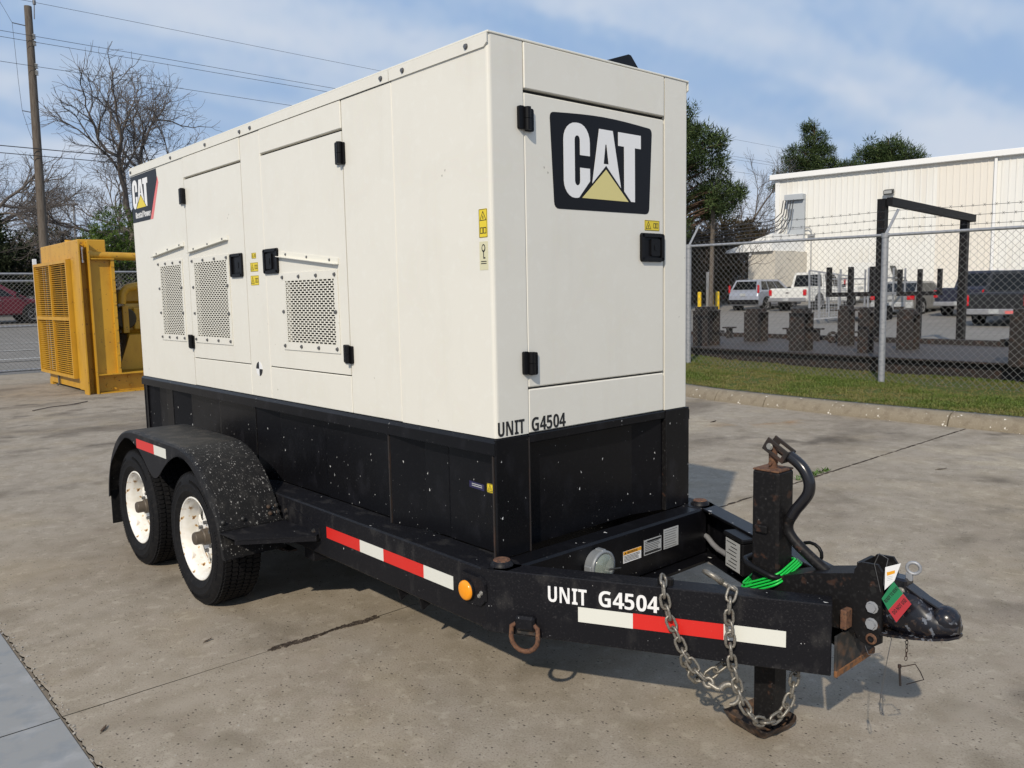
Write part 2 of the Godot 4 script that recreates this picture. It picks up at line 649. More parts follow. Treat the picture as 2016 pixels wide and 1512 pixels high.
	lay(hb, noise(72, 0.12, 3), Color(0.7, 0.7, 0.7), 0.5, 0.85, 0.6)
	rng.seed = 77
	flecks(hb, 3600, Color(0.05, 0.05, 0.05), 0.4, 1.7, 0.9, 1.6, 3.5)
	var big := sheet(1024, 1024, lin(0.83, 0.82, 0.81))
	lay(big, noise(75, 0.006, 4), lin(0.66, 0.63, 0.59), 0.5, 0.85, 0.8, 2, 1)
	lay(big, noise(76, 0.010, 5), lin(0.42, 0.40, 0.38), 0.62, 0.84, 0.85, 2, 1)
	lay(big, noise(77, 0.035, 5), lin(0.5, 0.48, 0.45), 0.68, 0.85, 0.5)
	lay(big, noise(79, 0.06, 5), lin(0.62, 0.59, 0.55), 0.62, 0.85, 0.4)
	lay(big, noise(78, 0.02, 5), lin(0.86, 0.81, 0.71), 0.55, 0.8, 0.5)
	wear(big)
	var y := StandardMaterial3D.new()
	y.albedo_texture = tex(fine)
	y.uv1_scale = Vector3(0.5, 0.5, 0.5)
	y.heightmap_enabled = true
	y.heightmap_texture = tex(hb)
	y.heightmap_scale = 0.35
	y.detail_enabled = true
	y.detail_albedo = tex(big)
	y.detail_blend_mode = BaseMaterial3D.BLEND_MODE_MUL
	y.detail_uv_layer = BaseMaterial3D.DETAIL_UV_2
	y.uv2_scale = Vector3.ONE / 26.0
	y.roughness = 0.88
	y.metallic_specular = 0.35
	M.yard = y
	# --- smoother grey slab
	im = sheet(512, 512, lin(0.265, 0.268, 0.268))
	lay(im, noise(81, 0.012, 5), lin(0.36, 0.365, 0.37), 0.5, 0.8, 0.6)
	lay(im, noise(82, 0.02, 5), lin(0.2, 0.22, 0.245), 0.55, 0.85, 0.6)
	lay(im, noise(83, 0.15, 3), lin(0.26, 0.275, 0.29), 0.5, 0.85, 0.5)
	flecks(im, 60, lin(0.1, 0.1, 0.1), 0.5, 1.5, 0.7)
	M.slab = wrapped(im, 1.6, 0.8, 0.0, 0.4, true)
	M.dirt = mat(lin(0.065, 0.048, 0.034), 0.95)
	M.joint = mat(lin(0.17, 0.14, 0.105), 0.95)
	im = sheet(512, 512, lin(0.235, 0.20, 0.147))
	lay(im, noise(84, 0.015, 5), lin(0.16, 0.13, 0.092), 0.5, 0.85, 0.6)
	lay(im, noise(85, 0.12, 3), lin(0.33, 0.295, 0.235), 0.55, 0.85, 0.5)
	flecks(im, 170, lin(0.75, 0.72, 0.65), 0.6, 4.2, 0.9, 1.8)
	flecks(im, 120, lin(0.08, 0.07, 0.06), 0.5, 1.6, 0.7)
	M.kerb = bumpy(wrapped(im, 1.3, 0.9, 0.0, 0.3, true), im, 0.15)
	# --- asphalt
	im = sheet(512, 512, lin(0.205, 0.193, 0.176))
	lay(im, noise(86, 0.01, 5), lin(0.255, 0.242, 0.22), 0.45, 0.8, 0.6)
	lay(im, noise(87, 0.15, 3), lin(0.14, 0.132, 0.122), 0.5, 0.85, 0.6)
	M.asphalt = wrapped(im, 7.0, 0.9, 0.0, 0.3, true)
	M.road_paint = mat(lin(0.6, 0.6, 0.58), 0.8)
	im = sheet(512, 512, lin(0.075, 0.095, 0.025))
	lay(im, noise(88, 0.02, 4), lin(0.14, 0.09, 0.05), 0.55, 0.8, 0.85)
	lay(im, noise(89, 0.08, 4), lin(0.045, 0.07, 0.015), 0.5, 0.8, 0.7)
	M.turf = wrapped(im, 2.4, 0.95, 0.0, 0.2, true)
	# --- building
	im = sheet(512, 512, lin(0.76, 0.748, 0.715))
	lay(im, noise(91, 0.008, 3), lin(0.68, 0.64, 0.56), 0.5, 0.9, 0.5, 1, 6)
	M.cladding = wrapped(im, 9.0, 0.5)
	M.cladding_stained = mat(lin(0.74, 0.70, 0.63), 0.55)
	M.trim_white = mat(lin(0.8, 0.8, 0.79), 0.7)
	M.roof = mat(lin(0.6, 0.6, 0.58), 0.7)
	M.tan_wall = mat(lin(0.58, 0.54, 0.47), 0.7)
	M.brick = mat(lin(0.17, 0.06, 0.04), 0.9)
	M.mortar = mat(lin(0.3, 0.27, 0.24), 0.9)
	M.grey_box = mat(lin(0.42, 0.45, 0.48), 0.5)
	M.cable = mat(lin(0.03, 0.03, 0.032), 0.6)
	M.bollard = mat(lin(0.75, 0.5, 0.01), 0.5)
	# --- vehicles
	for k in [["car_silver", lin(0.34, 0.36, 0.42), 0.2], ["car_white", lin(0.72, 0.71, 0.67), 0.0], ["car_grey", lin(0.3, 0.29, 0.27), 0.4], ["car_black", lin(0.012, 0.012, 0.013), 0.0], ["car_blue", lin(0.012, 0.014, 0.03), 0.0], ["car_red", lin(0.12, 0.008, 0.02), 0.2]]:
		var c := mat(k[1], 0.35, k[2])
		c.clearcoat_enabled = true
		c.clearcoat = 0.35
		c.clearcoat_roughness = 0.08
		M[k[0]] = c
	M.glass = mat(lin(0.008, 0.009, 0.01), 0.08, 0.0, 0.4)
	M.tail = mat(lin(0.5, 0.012, 0.018), 0.2)
	M.chrome = mat(lin(0.6, 0.6, 0.6), 0.25, 0.8)
	M.bumper_grey = mat(lin(0.3, 0.3, 0.31), 0.4, 0.3)


# soft smear of dirt between two spots of the yard, given in metres on the ground
func smear(img: Image, a: Vector2, b: Vector2, w: float, c: Color, alpha: float, n: FastNoiseLite) -> void:
	var k := 1024.0 / 26.0
	var lo := Vector2(minf(a.x, b.x) - w, minf(a.y, b.y) - w) * k
	var hi := Vector2(maxf(a.x, b.x) + w, maxf(a.y, b.y) + w) * k
	for y in range(int(lo.y), int(hi.y) + 1):
		for x in range(int(lo.x), int(hi.x) + 1):
			var p := Vector2(x, y) / k
			var q := Geometry2D.get_closest_point_to_segment(p, a, b)
			var d := p.distance_to(q) / w
			if d >= 1.0:
				continue
			var f := (1.0 - d) * (1.0 - d) * clampf(0.25 + 2.6 * n.get_noise_2d(x, y), 0.0, 1.5)
			var px := posmod(x, 1024)
			var py := posmod(y, 1024)
			img.set_pixel(px, py, img.get_pixel(px, py).lerp(c, clampf(f * alpha, 0.0, 1.0)))


# where the yard is worn, wet-stained or washed paler
func wear(img: Image) -> void:
	var n := noise(79, 0.05, 5)
	var dark := lin(0.3, 0.285, 0.275)
	var pale := lin(1.0, 0.985, 0.93)
	# washed area beyond the drawbar
	for q in [[4.6, 0.2, 2.2], [6.3, -0.4, 1.6], [3.2, 2.2, 1.6], [5.6, -3.4, 1.2], [2.2, 0.0, 0.9]]:
		smear(img, Vector2(q[0] - 0.5, q[1]), Vector2(q[0] + 0.5, q[1]), q[2], pale, 0.8, n)
	# dark runs near the kerb, by the joint and at the right
	for q in [[4.9, -2.9, 5.6, -2.0, 0.34, 0.8], [5.5, -1.9, 6.5, -1.5, 0.3, 0.9], [6.5, -0.95, 7.2, -0.7, 0.25, 0.8], [4.3, -2.0, 5.0, -1.6, 0.3, 0.5], [4.9, -0.35, 5.1, 0.2, 0.25, 0.7], [4.0, 0.1, 4.5, 0.6, 0.3, 0.75], [3.3, 0.45, 3.8, 0.9, 0.32, 0.7], [2.2, 0.6, 2.5, 1.2, 0.28, 0.55], [1.3, 0.95, 1.55, 1.45, 0.25, 0.7], [3.0, -0.3, 3.8, -0.6, 0.3, 0.4]]:
		smear(img, Vector2(q[0], q[1]), Vector2(q[2], q[3]), q[4] * 1.7, dark, q[5] * 0.8, n)
	# long dark drains across the yard behind the trailer
	for q in [[-1.2, -8.6, 1.2, -8.2, 0.5, 0.75], [-1.0, -7.4, 1.4, -7.0, 0.35, 0.6], [-1.2, -10.4, 1.6, -10.2, 0.5, 0.8], [-1.2, -11.9, 2.0, -11.5, 0.45, 0.7], [-1.2, -9.4, 0.6, -9.3, 0.3, 0.6], [-1.2, -13.6, 1.6, -13.2, 0.5, 0.6], [-1.2, -5.4, 0.2, -5.2, 0.4, 0.35]]:
		smear(img, Vector2(q[0], q[1]), Vector2(q[2], q[3]), q[4] * 1.7, dark, q[5] * 0.8, n)
	# faint tyre tracks
	for q in [[-0.75, 3.0, -0.3, -1.0], [-0.3, -1.0, -0.42, -6.0], [0.9, 3.0, 1.4, 0.6]]:
		smear(img, Vector2(q[0], q[1]), Vector2(q[2], q[3]), 0.16, lin(0.6, 0.57, 0.55), 0.35, n)
	# reddish rust wash at the far kerb
	smear(img, Vector2(5.9, -3.0), Vector2(6.6, -2.6), 0.35, lin(0.75, 0.55, 0.38), 0.7, n)


func red_sheet() -> Image:
	var im := sheet(256, 256, lin(0.62, 0.022, 0.016))
	rng.seed = 9
	flecks(im, 160, lin(0.72, 0.28, 0.22), 0.4, 1.4, 0.7)
	return im


func build_sky() -> Sky:
	var w := 1024
	var h := 512
	var d := PackedByteArray()
	d.resize(w * h * 3)
	var a := noise(301, 1.0, 5)
	a.domain_warp_enabled = true
	a.domain_warp_amplitude = 0.35
	a.domain_warp_frequency = 1.3
	var b := noise(302, 1.0, 4)
	for j in h:
		var el := PI * (0.5 - (j + 0.5) / h)
		var y := sin(el)
		var c := cos(el)
		var up := clampf(y, 0.0, 1.0)
		# clear air: pale at the horizon, blue higher up
		var air := Vector3(0.71, 0.80, 0.91).lerp(Vector3(0.59, 0.72, 0.89), pow(clampf(up * 2.2, 0.0, 1.0), 0.7))
		air = air.lerp(Vector3(0.42, 0.57, 0.80), clampf(up * 1.6 - 0.55, 0.0, 1.0))
		for i in w:
			var az := TAU * ((i + 0.5) / w - 0.5)
			var x := sin(az) * c
			var z := -cos(az) * c
			# thin streaks of high cloud on a flat layer
			var k := 1.0 / (maxf(y, 0.0) + 0.22)
			var px := x * k
			var pz := z * k
			var s := a.get_noise_3d(px * 0.9 + pz * 0.35, y * 2.0, pz * 3.2 - px * 0.6)
			var t := b.get_noise_3d(px * 0.5, 3.0, pz * 0.6)
			var f := clampf(0.58 + s * 0.85 + t * 0.6, 0.0, 1.0)
			f = f * f * (3.0 - 2.0 * f) * 0.9
			var q := air.lerp(Vector3(0.855, 0.89, 0.945), f)
			if y < 0.0:
				q = Vector3(0.6, 0.62, 0.62).lerp(Vector3(0.4, 0.38, 0.35), clampf(-y * 6.0, 0.0, 1.0))
			var o := (j * w + i) * 3
			d[o] = int(clampf(q.x, 0, 1) * 255.0)
			d[o + 1] = int(clampf(q.y, 0, 1) * 255.0)
			d[o + 2] = int(clampf(q.z, 0, 1) * 255.0)
	var m := PanoramaSkyMaterial.new()
	m.panorama = tex(Image.create_from_data(w, h, false, Image.FORMAT_RGB8, d))
	m.energy_multiplier = 1.0
	var s := Sky.new()
	s.sky_material = m
	return s

const GW := 1.101
const GL := 3.695

# plan (x, z) outline raised from y0 to y1
func upright(b: MB, plan: PackedVector2Array, y0: float, y1: float) -> void:
	b.prism(plan, Transform3D(Basis(Vector3.RIGHT, Vector3(0, 0, 1), Vector3.UP), Vector3.ZERO), y0, y1)


# outline drawn on the left flank: first number z, second y; stands out towards -x
func flank(b: MB, poly: PackedVector2Array, x0: float, x1: float) -> void:
	b.prism(poly, Transform3D(Basis(Vector3(0, 0, 1), Vector3.UP, Vector3(-1, 0, 0)), Vector3.ZERO), -x0, -x1)


# outline on the front: x, y; stands out towards +z
func facing(b: MB, poly: PackedVector2Array, z0: float, z1: float) -> void:
	b.prism(poly, Transform3D(Basis(), Vector3.ZERO), z0, z1)


func rounded(x0: float, x1: float, y0: float, y1: float, r: float, k := 4) -> PackedVector2Array:
	var p := PackedVector2Array()
	var cs := [[x1 - r, y1 - r, 0.0], [x0 + r, y1 - r, PI / 2], [x0 + r, y0 + r, PI], [x1 - r, y0 + r, PI * 1.5]]
	for c in cs:
		for i in k + 1:
			var a: float = c[2] + PI / 2 * i / k
			p.append(Vector2(c[0] + r * cos(a), c[1] + r * sin(a)))
	return p


func disc(cx: float, cy: float, rx: float, ry: float, k := 20, a0 := 0.0, a1 := TAU) -> PackedVector2Array:
	var p := PackedVector2Array()
	var full := absf(a1 - a0 - TAU) < 1e-4
	for i in (k if full else k + 1):
		var a := a0 + (a1 - a0) * i / k
		p.append(Vector2(cx + rx * cos(a), cy + ry * sin(a)))
	if not full:
		p.append(Vector2(cx, cy))
	return p


# the three heavy letters with the peak let into them, as flat raised shapes. «to» maps logo metres to (u, v); side true lays them on the flank
func heavy_letters(parent: Node3D, scale: float, ou: float, ov: float, side: bool, lift: float, tri_mat: Material) -> void:
	var C := PackedVector2Array()
	# outer edge of the C from its lower inner corner, clockwise over the top
	for p in [[0.079, 0.002], [0.066, 0.0]]:
		C.append(Vector2(p[0], p[1]))
	for i in 7:
		var a := -PI / 2 - PI / 2 * i / 6.0
		C.append(Vector2(0.056 + 0.056 * cos(a), 0.06 + 0.06 * sin(a)))
	for i in 7:
		var a := PI - PI / 2 * i / 6.0
		C.append(Vector2(0.066 + 0.066 * cos(a), 0.207 + 0.066 * sin(a)))
	for i in 7:
		var a := PI / 2 - PI / 2 * i / 6.0
		C.append(Vector2(0.080 + 0.060 * cos(a), 0.207 + 0.066 * sin(a)))
	C.append(Vector2(0.140, 0.158))
	C.append(Vector2(0.087, 0.158))
	for i in 7:
		var a := PI * i / 6.0
		C.append(Vector2(0.0725 + 0.0145 * cos(a), 0.212 + 0.016 * sin(a)))
	for i in 7:
		var a := PI + PI * i / 6.0
		C.append(Vector2(0.0725 + 0.0145 * cos(a), 0.062 + 0.016 * sin(a)))
	C.append(Vector2(0.087, 0.112))
	C.append(Vector2(0.140, 0.112))
	C.append(Vector2(0.140, 0.066))
	var left_a := PackedVector2Array([Vector2(0.153, 0.06), Vector2(0.193, 0.265), Vector2(0.231, 0.265), Vector2(0.231, 0.21), Vector2(0.2275, 0.21), Vector2(0.217, 0.137), Vector2(0.231, 0.137), Vector2(0.231, 0.131)])
	var right_a := PackedVector2Array([Vector2(0.231, 0.265), Vector2(0.270, 0.265), Vector2(0.317, 0.052), Vector2(0.231, 0.131), Vector2(0.231, 0.137), Vector2(0.246, 0.137), Vector2(0.2345, 0.21), Vector2(0.231, 0.21)])
	var T := PackedVector2Array([Vector2(0.302, 0.265), Vector2(0.438, 0.265), Vector2(0.438, 0.213), Vector2(0.401, 0.213), Vector2(0.401, 0.003), Vector2(0.378, 0.003), Vector2(0.337, 0.040), Vector2(0.337, 0.213), Vector2(0.302, 0.213)])
	var peak := PackedVector2Array([Vector2(0.097, 0.002), Vector2(0.231, 0.116), Vector2(0.362, 0.002)])
	var i := 0
	for poly in [C, left_a, right_a, T, peak]:
		var q := PackedVector2Array()
		for p in poly:
			q.append(Vector2(ou + p.x * scale, ov + p.y * scale))
		var b := mb()
		if side:
			flank(b, q, -lift, -lift - 0.0012)
		else:
			facing(b, q, lift, lift + 0.0012)
		part("logo_triangle" if i == 4 else "logo_letter", b, tri_mat if i == 4 else M.white, parent)
		i += 1


# a bright warning label with its outlined triangle and little book or hand; «flip» puts it on the flank
func warning(parent: Node3D, u0: float, u1: float, v0: float, v1: float, side: bool, face: float, upright_pair := false, m: Material = null) -> void:
	var b := mb()
	var put := func(q: MB, poly: PackedVector2Array, lo: float, hi: float):
		if side:
			flank(q, poly, face - lo, face - hi)
		else:
			facing(q, poly, face + lo, face + hi)
	put.call(b, rounded(u0, u1, v0, v1, 0.003, 2), 0.0, 0.0008)
	part("warning_label", b, m if m else M.sticker_yellow, parent)
	b = mb()
	var halves := []
	if upright_pair:
		halves = [[u0, u1, (v0 + v1) / 2, v1], [u0, u1, v0, (v0 + v1) / 2]]
	else:
		halves = [[u0, (u0 + u1) / 2, v0, v1], [(u0 + u1) / 2, u1, v0, v1]]
	for k in 2:
		var h = halves[k]
		var cx: float = (h[0] + h[1]) / 2
		var cy: float = (h[2] + h[3]) / 2
		var s := minf(h[1] - h[0], h[3] - h[2]) * 0.4
		if k == 0:
			var o := [Vector2(cx - s, cy - s * 0.85), Vector2(cx + s, cy - s * 0.85), Vector2(cx, cy + s)]
			var cen: Vector2 = (o[0] + o[1] + o[2]) / 3.0
			for e in 3:
				var p: Vector2 = o[e]
				var q: Vector2 = o[(e + 1) % 3]
				put.call(b, PackedVector2Array([p, q, q.lerp(cen, 0.22), p.lerp(cen, 0.22)]), 0.0008, 0.0013)
			put.call(b, PackedVector2Array([cen + Vector2(-s * 0.1, s * 0.3), cen + Vector2(-s * 0.12, -s * 0.3), cen + Vector2(s * 0.12, -s * 0.3), cen + Vector2(s * 0.1, s * 0.3)]), 0.0008, 0.0013)
		else:
			for e in 2:
				var x0 := cx - s * 0.9 + e * s * 0.95
				for bar_ in [[x0, x0 + s * 0.85, cy - s * 0.6, cy - s * 0.45], [x0, x0 + s * 0.85, cy + s * 0.45, cy + s * 0.6], [x0, x0 + s * 0.14, cy - s * 0.45, cy + s * 0.45], [x0 + s * 0.71, x0 + s * 0.85, cy - s * 0.45, cy + s * 0.45]]:
					put.call(b, PackedVector2Array([Vector2(bar_[0], bar_[2]), Vector2(bar_[1], bar_[2]), Vector2(bar_[1], bar_[3]), Vector2(bar_[0], bar_[3])]), 0.0008, 0.0013)
	# thin border and a dividing line
	for e in [[u0 + 0.001, u1 - 0.001, v0 + 0.001, v0 + 0.0025], [u0 + 0.001, u1 - 0.001, v1 - 0.0025, v1 - 0.001], [u0 + 0.001, u0 + 0.0025, v0 + 0.003, v1 - 0.003], [u1 - 0.0025, u1 - 0.001, v0 + 0.003, v1 - 0.003]]:
		put.call(b, PackedVector2Array([Vector2(e[0], e[2]), Vector2(e[1], e[2]), Vector2(e[1], e[3]), Vector2(e[0], e[3])]), 0.0008, 0.0013)
	part("warning_symbol", b, M.letter_black, parent)


# panel on the flank between z0..z1, y0..y1 with an opening
func side_panel(b: MB, z0: float, z1: float, y0: float, y1: float, hole := Rect2(), face := 0.0) -> void:
	var x1 := face + 0.022
	if hole.size.x <= 0.0:
		b.bx(face, x1, y0, y1, z0, z1, 0.003)
		return
	b.bx(face, x1, y0, hole.position.y, z0, z1)
	b.bx(face, x1, hole.end.y, y1, z0, z1)
	b.bx(face, x1, hole.position.y, hole.end.y, z0, hole.position.x)
	b.bx(face, x1, hole.position.y, hole.end.y, hole.end.x, z1)


func hexhead(b: MB, p: Vector3, out: Vector3, r := 0.0072, h := 0.007) -> void:
	b.cyl(p, p + out * h, r, 6)
	b.cyl(p, p + out * 0.0015, r * 1.3, 10)


# perforated sheet on the flank with its screwed rim: z0..z1, y0..y1 are the outer screws, inner rectangle the slots
func grille(parent: Node3D, z0: float, z1: float, y0: float, y1: float, pz0: float, pz1: float, py0: float, py1: float, cols: int, rows: int) -> void:
	var f := -0.005
	var b := mb()
	var e := 0.02
	b.bx(f, 0.0, y0 - e, py0, z0 - e, z1 + e, 0.001)
	b.bx(f, 0.0, py1, y1 + e, z0 - e, z1 + e, 0.001)
	b.bx(f, 0.0, py0, py1, z0 - e, pz0, 0.001)
	b.bx(f, 0.0, py0, py1, pz1, z1 + e, 0.001)
	part("grille_frame", b, M.cream, parent)
	b = mb()
	var ph := (py1 - py0) / rows
	var pw := (pz1 - pz0) / cols
	for r in rows + 1:
		var y := py0 + r * ph
		b.bx(f, -0.003, y - ph * 0.155, y + ph * 0.155, pz0, pz1)
	for r in rows:
		var y := py0 + (r + 0.5) * ph
		for c in cols + 1:
			var z := pz0 + (c + (0.5 if r % 2 else 0.0)) * pw
			if z > pz1 + 0.001:
				continue
			b.bx(f, -0.003, y - ph * 0.345, y + ph * 0.345, z - pw * 0.12, minf(z + pw * 0.12, pz1))
	var g := part("perforated_sheet", b, M.cream_plain, parent)
	g.set_meta("kind", "stuff")
	for k in 4:
		for yy in [y0, y1]:
			var q := mb()
			hexhead(q, Vector3(f, yy, lerpf(z0, z1, k / 3.0)), Vector3.LEFT)
			part("bolt", q, M.bolt, parent)
	for zz in [z0, z1]:
		var mids := [0.5] if rows < 30 else [0.333, 0.667]
		for k in mids:
			var q := mb()
			hexhead(q, Vector3(f, lerpf(y0, y1, k), zz), Vector3.LEFT)
			part("bolt", q, M.bolt, parent)


# recessed paddle latch. u runs along the face; paddle on the side given by sgn
func latch(parent: Node3D, u0: float, u1: float, v0: float, v1: float, side: bool, sgn: float) -> void:
	var b := mb()
	var outer := rounded(u0, u1, v0, v1, 0.012, 3)
	var w := (u1 - u0)
	var iu0 := u0 + w * 0.12
	var iu1 := u1 - w * 0.12
	var iv0 := v0 + 0.016
	var iv1 := v1 - 0.016
	var strips := [[u0 + 0.004, u1 - 0.004, iv1, v1 - 0.002], [u0 + 0.004, u1 - 0.004, v0 + 0.002, iv0], [u0, iu0, v0 + 0.006, v1 - 0.006], [iu1, u1, v0 + 0.006, v1 - 0.006]]
	var put := func(q: MB, poly: PackedVector2Array, lo: float, hi: float):
		if side:
			flank(q, poly, -lo, -hi)
		else:
			facing(q, poly, lo, hi)
	put.call(b, outer, 0.0, 0.002)
	for s in strips:
		put.call(b, rounded(s[0], s[1], s[2], s[3], 0.004, 2), 0.002, 0.012)
	var h := part("latch", b, M.plastic, parent)
	b = mb()
	var cu := (u0 + u1) / 2 + sgn * w * 0.13
	put.call(b, rounded(cu - w * 0.2, cu + w * 0.2, iv0 + 0.008, iv1 - 0.008, 0.006, 2), 0.002, 0.009)
	put.call(b, rounded(cu - w * 0.06, cu + w * 0.1, iv0 + 0.03, iv1 - 0.03, 0.005, 2), 0.009, 0.011)
	part("latch_paddle", b, M.plastic, parent)


func hinge(parent: Node3D, u0: float, u1: float, v0: float, v1: float, side: bool, split: float) -> void:
	var b := mb()
	var put := func(q: MB, poly: PackedVector2Array, lo: float, hi: float):
		if side:
			flank(q, poly, -lo, -hi)
		else:
			facing(q, poly, lo, hi)
	put.call(b, rounded(u0, split - 0.003, v0 + 0.004, v1, 0.006, 2), 0.0, 0.012)
	put.call(b, rounded(split + 0.003, u1, v0, v1 - 0.005, 0.006, 2), 0.0, 0.010)
	for k in 2:
		var a0 := lerpf(v0, v1, 0.03 + 0.48 * k)
		var a1 := lerpf(v0, v1, 0.03 + 0.46 + 0.48 * k)
		var p0 := Vector3(-0.016, a0, split + 0.006) if side else Vector3(split + 0.006, a0, 0.016)
		var p1 := Vector3(-0.016, a1, split + 0.006) if side else Vector3(split + 0.006, a1, 0.016)
		b.cyl(p0, p1, 0.0125, 12)
	part("hinge", b, M.plastic, parent)


func build_generator() -> void:
	var g := thing("generator_set", "tall cream steel generator enclosure on a black base, riding on the trailer", "generator", Vector3(0.55, 0.5535, -1.85))
	var y0 := 0.989
	var yt := 2.317
	# dark inside, seen through joints and slots
	part("inner_frame", mb().bx(0.07, GW - 0.05, 0.99, 2.35, -GL + 0.05, -0.05), M.dark, g)
	# backing strips behind the joints
	var b := mb()
	for z in [-0.58, -0.963, -1.745, -1.975, -2.759]:
		b.bx(0.016, 0.06, 0.99, 2.31, z - 0.03, z + 0.03)
	for y in [1.153, 2.198]:
		b.bx(0.0161, 0.0601, y - 0.03, y + 0.03, -2.75, -1.98)
		b.bx(0.0161, 0.0601, y - 0.03, y + 0.03, -1.74, -0.97)
	for x in [0.157, 0.939]:
		b.bx(x - 0.03, x + 0.03, 0.99, 2.35, -0.06, -0.016)
	for y in [1.153, 2.196]:
		b.bx(0.16, 0.935, y - 0.03, y + 0.03, -0.0601, -0.0161)
	part("joint_seal", b, M.seal, g)
	# corner sheets folded round the front edges
	for s in 2:
		var plan := PackedVector2Array()
		var r := 0.014
		plan.append(Vector2(0.155, 0.0))
		for i in 5:
			var a := PI / 2 + PI / 2 * i / 4.0
			plan.append(Vector2(r + r * cos(a), -r + r * sin(a)))
		plan.append(Vector2(0.0, -0.578))
		plan.append(Vector2(0.022, -0.578))
		plan.append(Vector2(0.022, -0.022))
		plan.append(Vector2(0.155, -0.022))
		if s == 1:
			for i in plan.size():
				plan[i].x = GW - plan[i].x
		b = mb()
		upright(b, plan, y0, 2.36)
		var c := part("corner_panel", b, M.cream, g)
		if s == 0:
			warning(c, -0.067, -0.022, 1.689, 1.787, true, 0.0, true)
			# pale lifting label below it
			b = mb()
			flank(b, rounded(-0.067, -0.022, 1.578, 1.676, 0.002, 2), 0.0, -0.0008)
			part("lifting_label", b, M.cream_label, c)
			b = mb()
			flank(b, disc(-0.045, 1.653, 0.010, 0.014, 12), -0.0008, -0.0013)
			flank(b, PackedVector2Array([Vector2(-0.047, 1.64), Vector2(-0.043, 1.64), Vector2(-0.043, 1.622), Vector2(-0.047, 1.622)]), -0.0008, -0.0013)
			flank(b, PackedVector2Array([Vector2(-0.047, 1.622), Vector2(-0.036, 1.622), Vector2(-0.036, 1.617), Vector2(-0.047, 1.617)]), -0.0008, -0.0013)
			for k in 2:
				flank(b, PackedVector2Array([Vector2(-0.060, 1.606 - k * 0.007), Vector2(-0.030, 1.606 - k * 0.007), Vector2(-0.030, 1.609 - k * 0.007), Vector2(-0.060, 1.609 - k * 0.007)]), -0.0008, -0.0013)
			part("lifting_symbol", b, M.letter_black, c)
			b = mb()
			flank(b, disc(-0.045, 1.654, 0.006, 0.009, 10), -0.0013, -0.0016)
			part("lifting_symbol", b, M.cream_label, c)
	# plain panel ahead of the second door
	b = mb()
	side_panel(b, -0.960, -0.582, y0, yt)
	part("side_panel", b, M.cream, g)
	# doors of the long side
	b = mb()
	side_panel(b, -1.743, -0.965, 1.156, 2.190, Rect2(-1.536, 1.281, 0.468, 0.298))
	var d2 := part("side_door", b, M.cream, g, true, "cream door with one square grille")
	grille(d2, -1.559, -1.062, 1.265, 1.594, -1.534, -1.072, 1.283, 1.577, 12, 28)
	latch(d2, -1.750, -1.597, 1.615, 1.738, true, -1.0)
	hinge(d2, -1.006, -0.938, 2.050, 2.147, true, -0.966)
	hinge(d2, -1.002, -0.934, 1.206, 1.288, true, -0.966)
	b = mb()
	side_panel(b, -2.756, -1.978, 1.156, 2.190, Rect2(-2.672, 1.281, 0.464, 0.428))
	var d1 := part("side_door", b, M.cream, g, true, "cream door with one tall grille")
	grille(d1, -2.692, -2.204, 1.265, 1.718, -2.668, -2.212, 1.283, 1.707, 12, 40)
	latch(d1, -2.152, -2.005, 1.609, 1.734, true, 1.0)
	hinge(d1, -2.82, -2.743, 2.050, 2.145, true, -2.760)
	hinge(d1, -2.81, -2.736, 1.207, 1.289, true, -2.760)
	# sheets above and below the doors
	for q in [[-1.743, -0.965], [-2.756, -1.978]]:
		b = mb()
		side_panel(b, q[0], q[1], 2.201, yt, Rect2(), -0.003)
		part("upper_panel", b, M.cream, g)
		b = mb()
		side_panel(b, q[0], q[1], y0, 1.150)
		part("lower_panel", b, M.cream, g)
	# post between the doors, with its labels and the balance mark
	b = mb()
	side_panel(b, -1.974, -1.747, y0, yt)
	var post := part("door_post", b, M.cream, g)
	warning(post, -1.899, -1.847, 1.698, 1.727, true, 0.0)
	warning(post, -1.919, -1.830, 1.632, 1.678, true, 0.0)
	warning(post, -1.922, -1.828, 1.563, 1.612, true, 0.0)
	for k in 4:
		b = mb()
		flank(b, disc(-1.877, 1.133, 0.037, 0.037, 8, k * PI / 2, (k + 1) * PI / 2), 0.0, -0.001)
		part("balance_mark", b, M.letter_black if k % 2 else M.white, post)
	# rear panel of the long side: grille, rental plate
	b = mb()
	side_panel(b, -GL, -2.762, y0, yt, Rect2(-3.235, 1.281, 0.364, 0.428))
	var rp := part("side_panel", b, M.cream, g, true, "cream rear panel with a narrow grille and a black plate")
	grille(rp, -3.256, -2.877, 1.265, 1.721, -3.229, -2.880, 1.283, 1.706, 9, 40)
	b = mb()
	flank(b, PackedVector2Array([Vector2(-3.692, 2.311), Vector2(-3.205, 2.311), Vector2(-3.196, 2.245), Vector2(-3.358, 2.011), Vector2(-3.692, 2.011)]), 0.0, -0.001)
	part("rental_plate", b, M.logo_black, rp)
	b = mb()
	flank(b, PackedVector2Array([Vector2(-3.19, 2.262), Vector2(-3.175, 2.225), Vector2(-3.308, 2.011), Vector2(-3.352, 2.011)]), 0.0, -0.001)
	part("plate_stripe", b, M.pink, rp)
	heavy_letters(rp, 0.68, -3.668, 2.098, true, 0.001, M.sticker_yellow)
	lettering("plate_lettering", "Rental Power", true, 0.038, 0.285, M.white, rp, Vector3(-0.001, 2.036, -3.63), Vector3(0, 0, 1), Vector3.UP, 0.001)
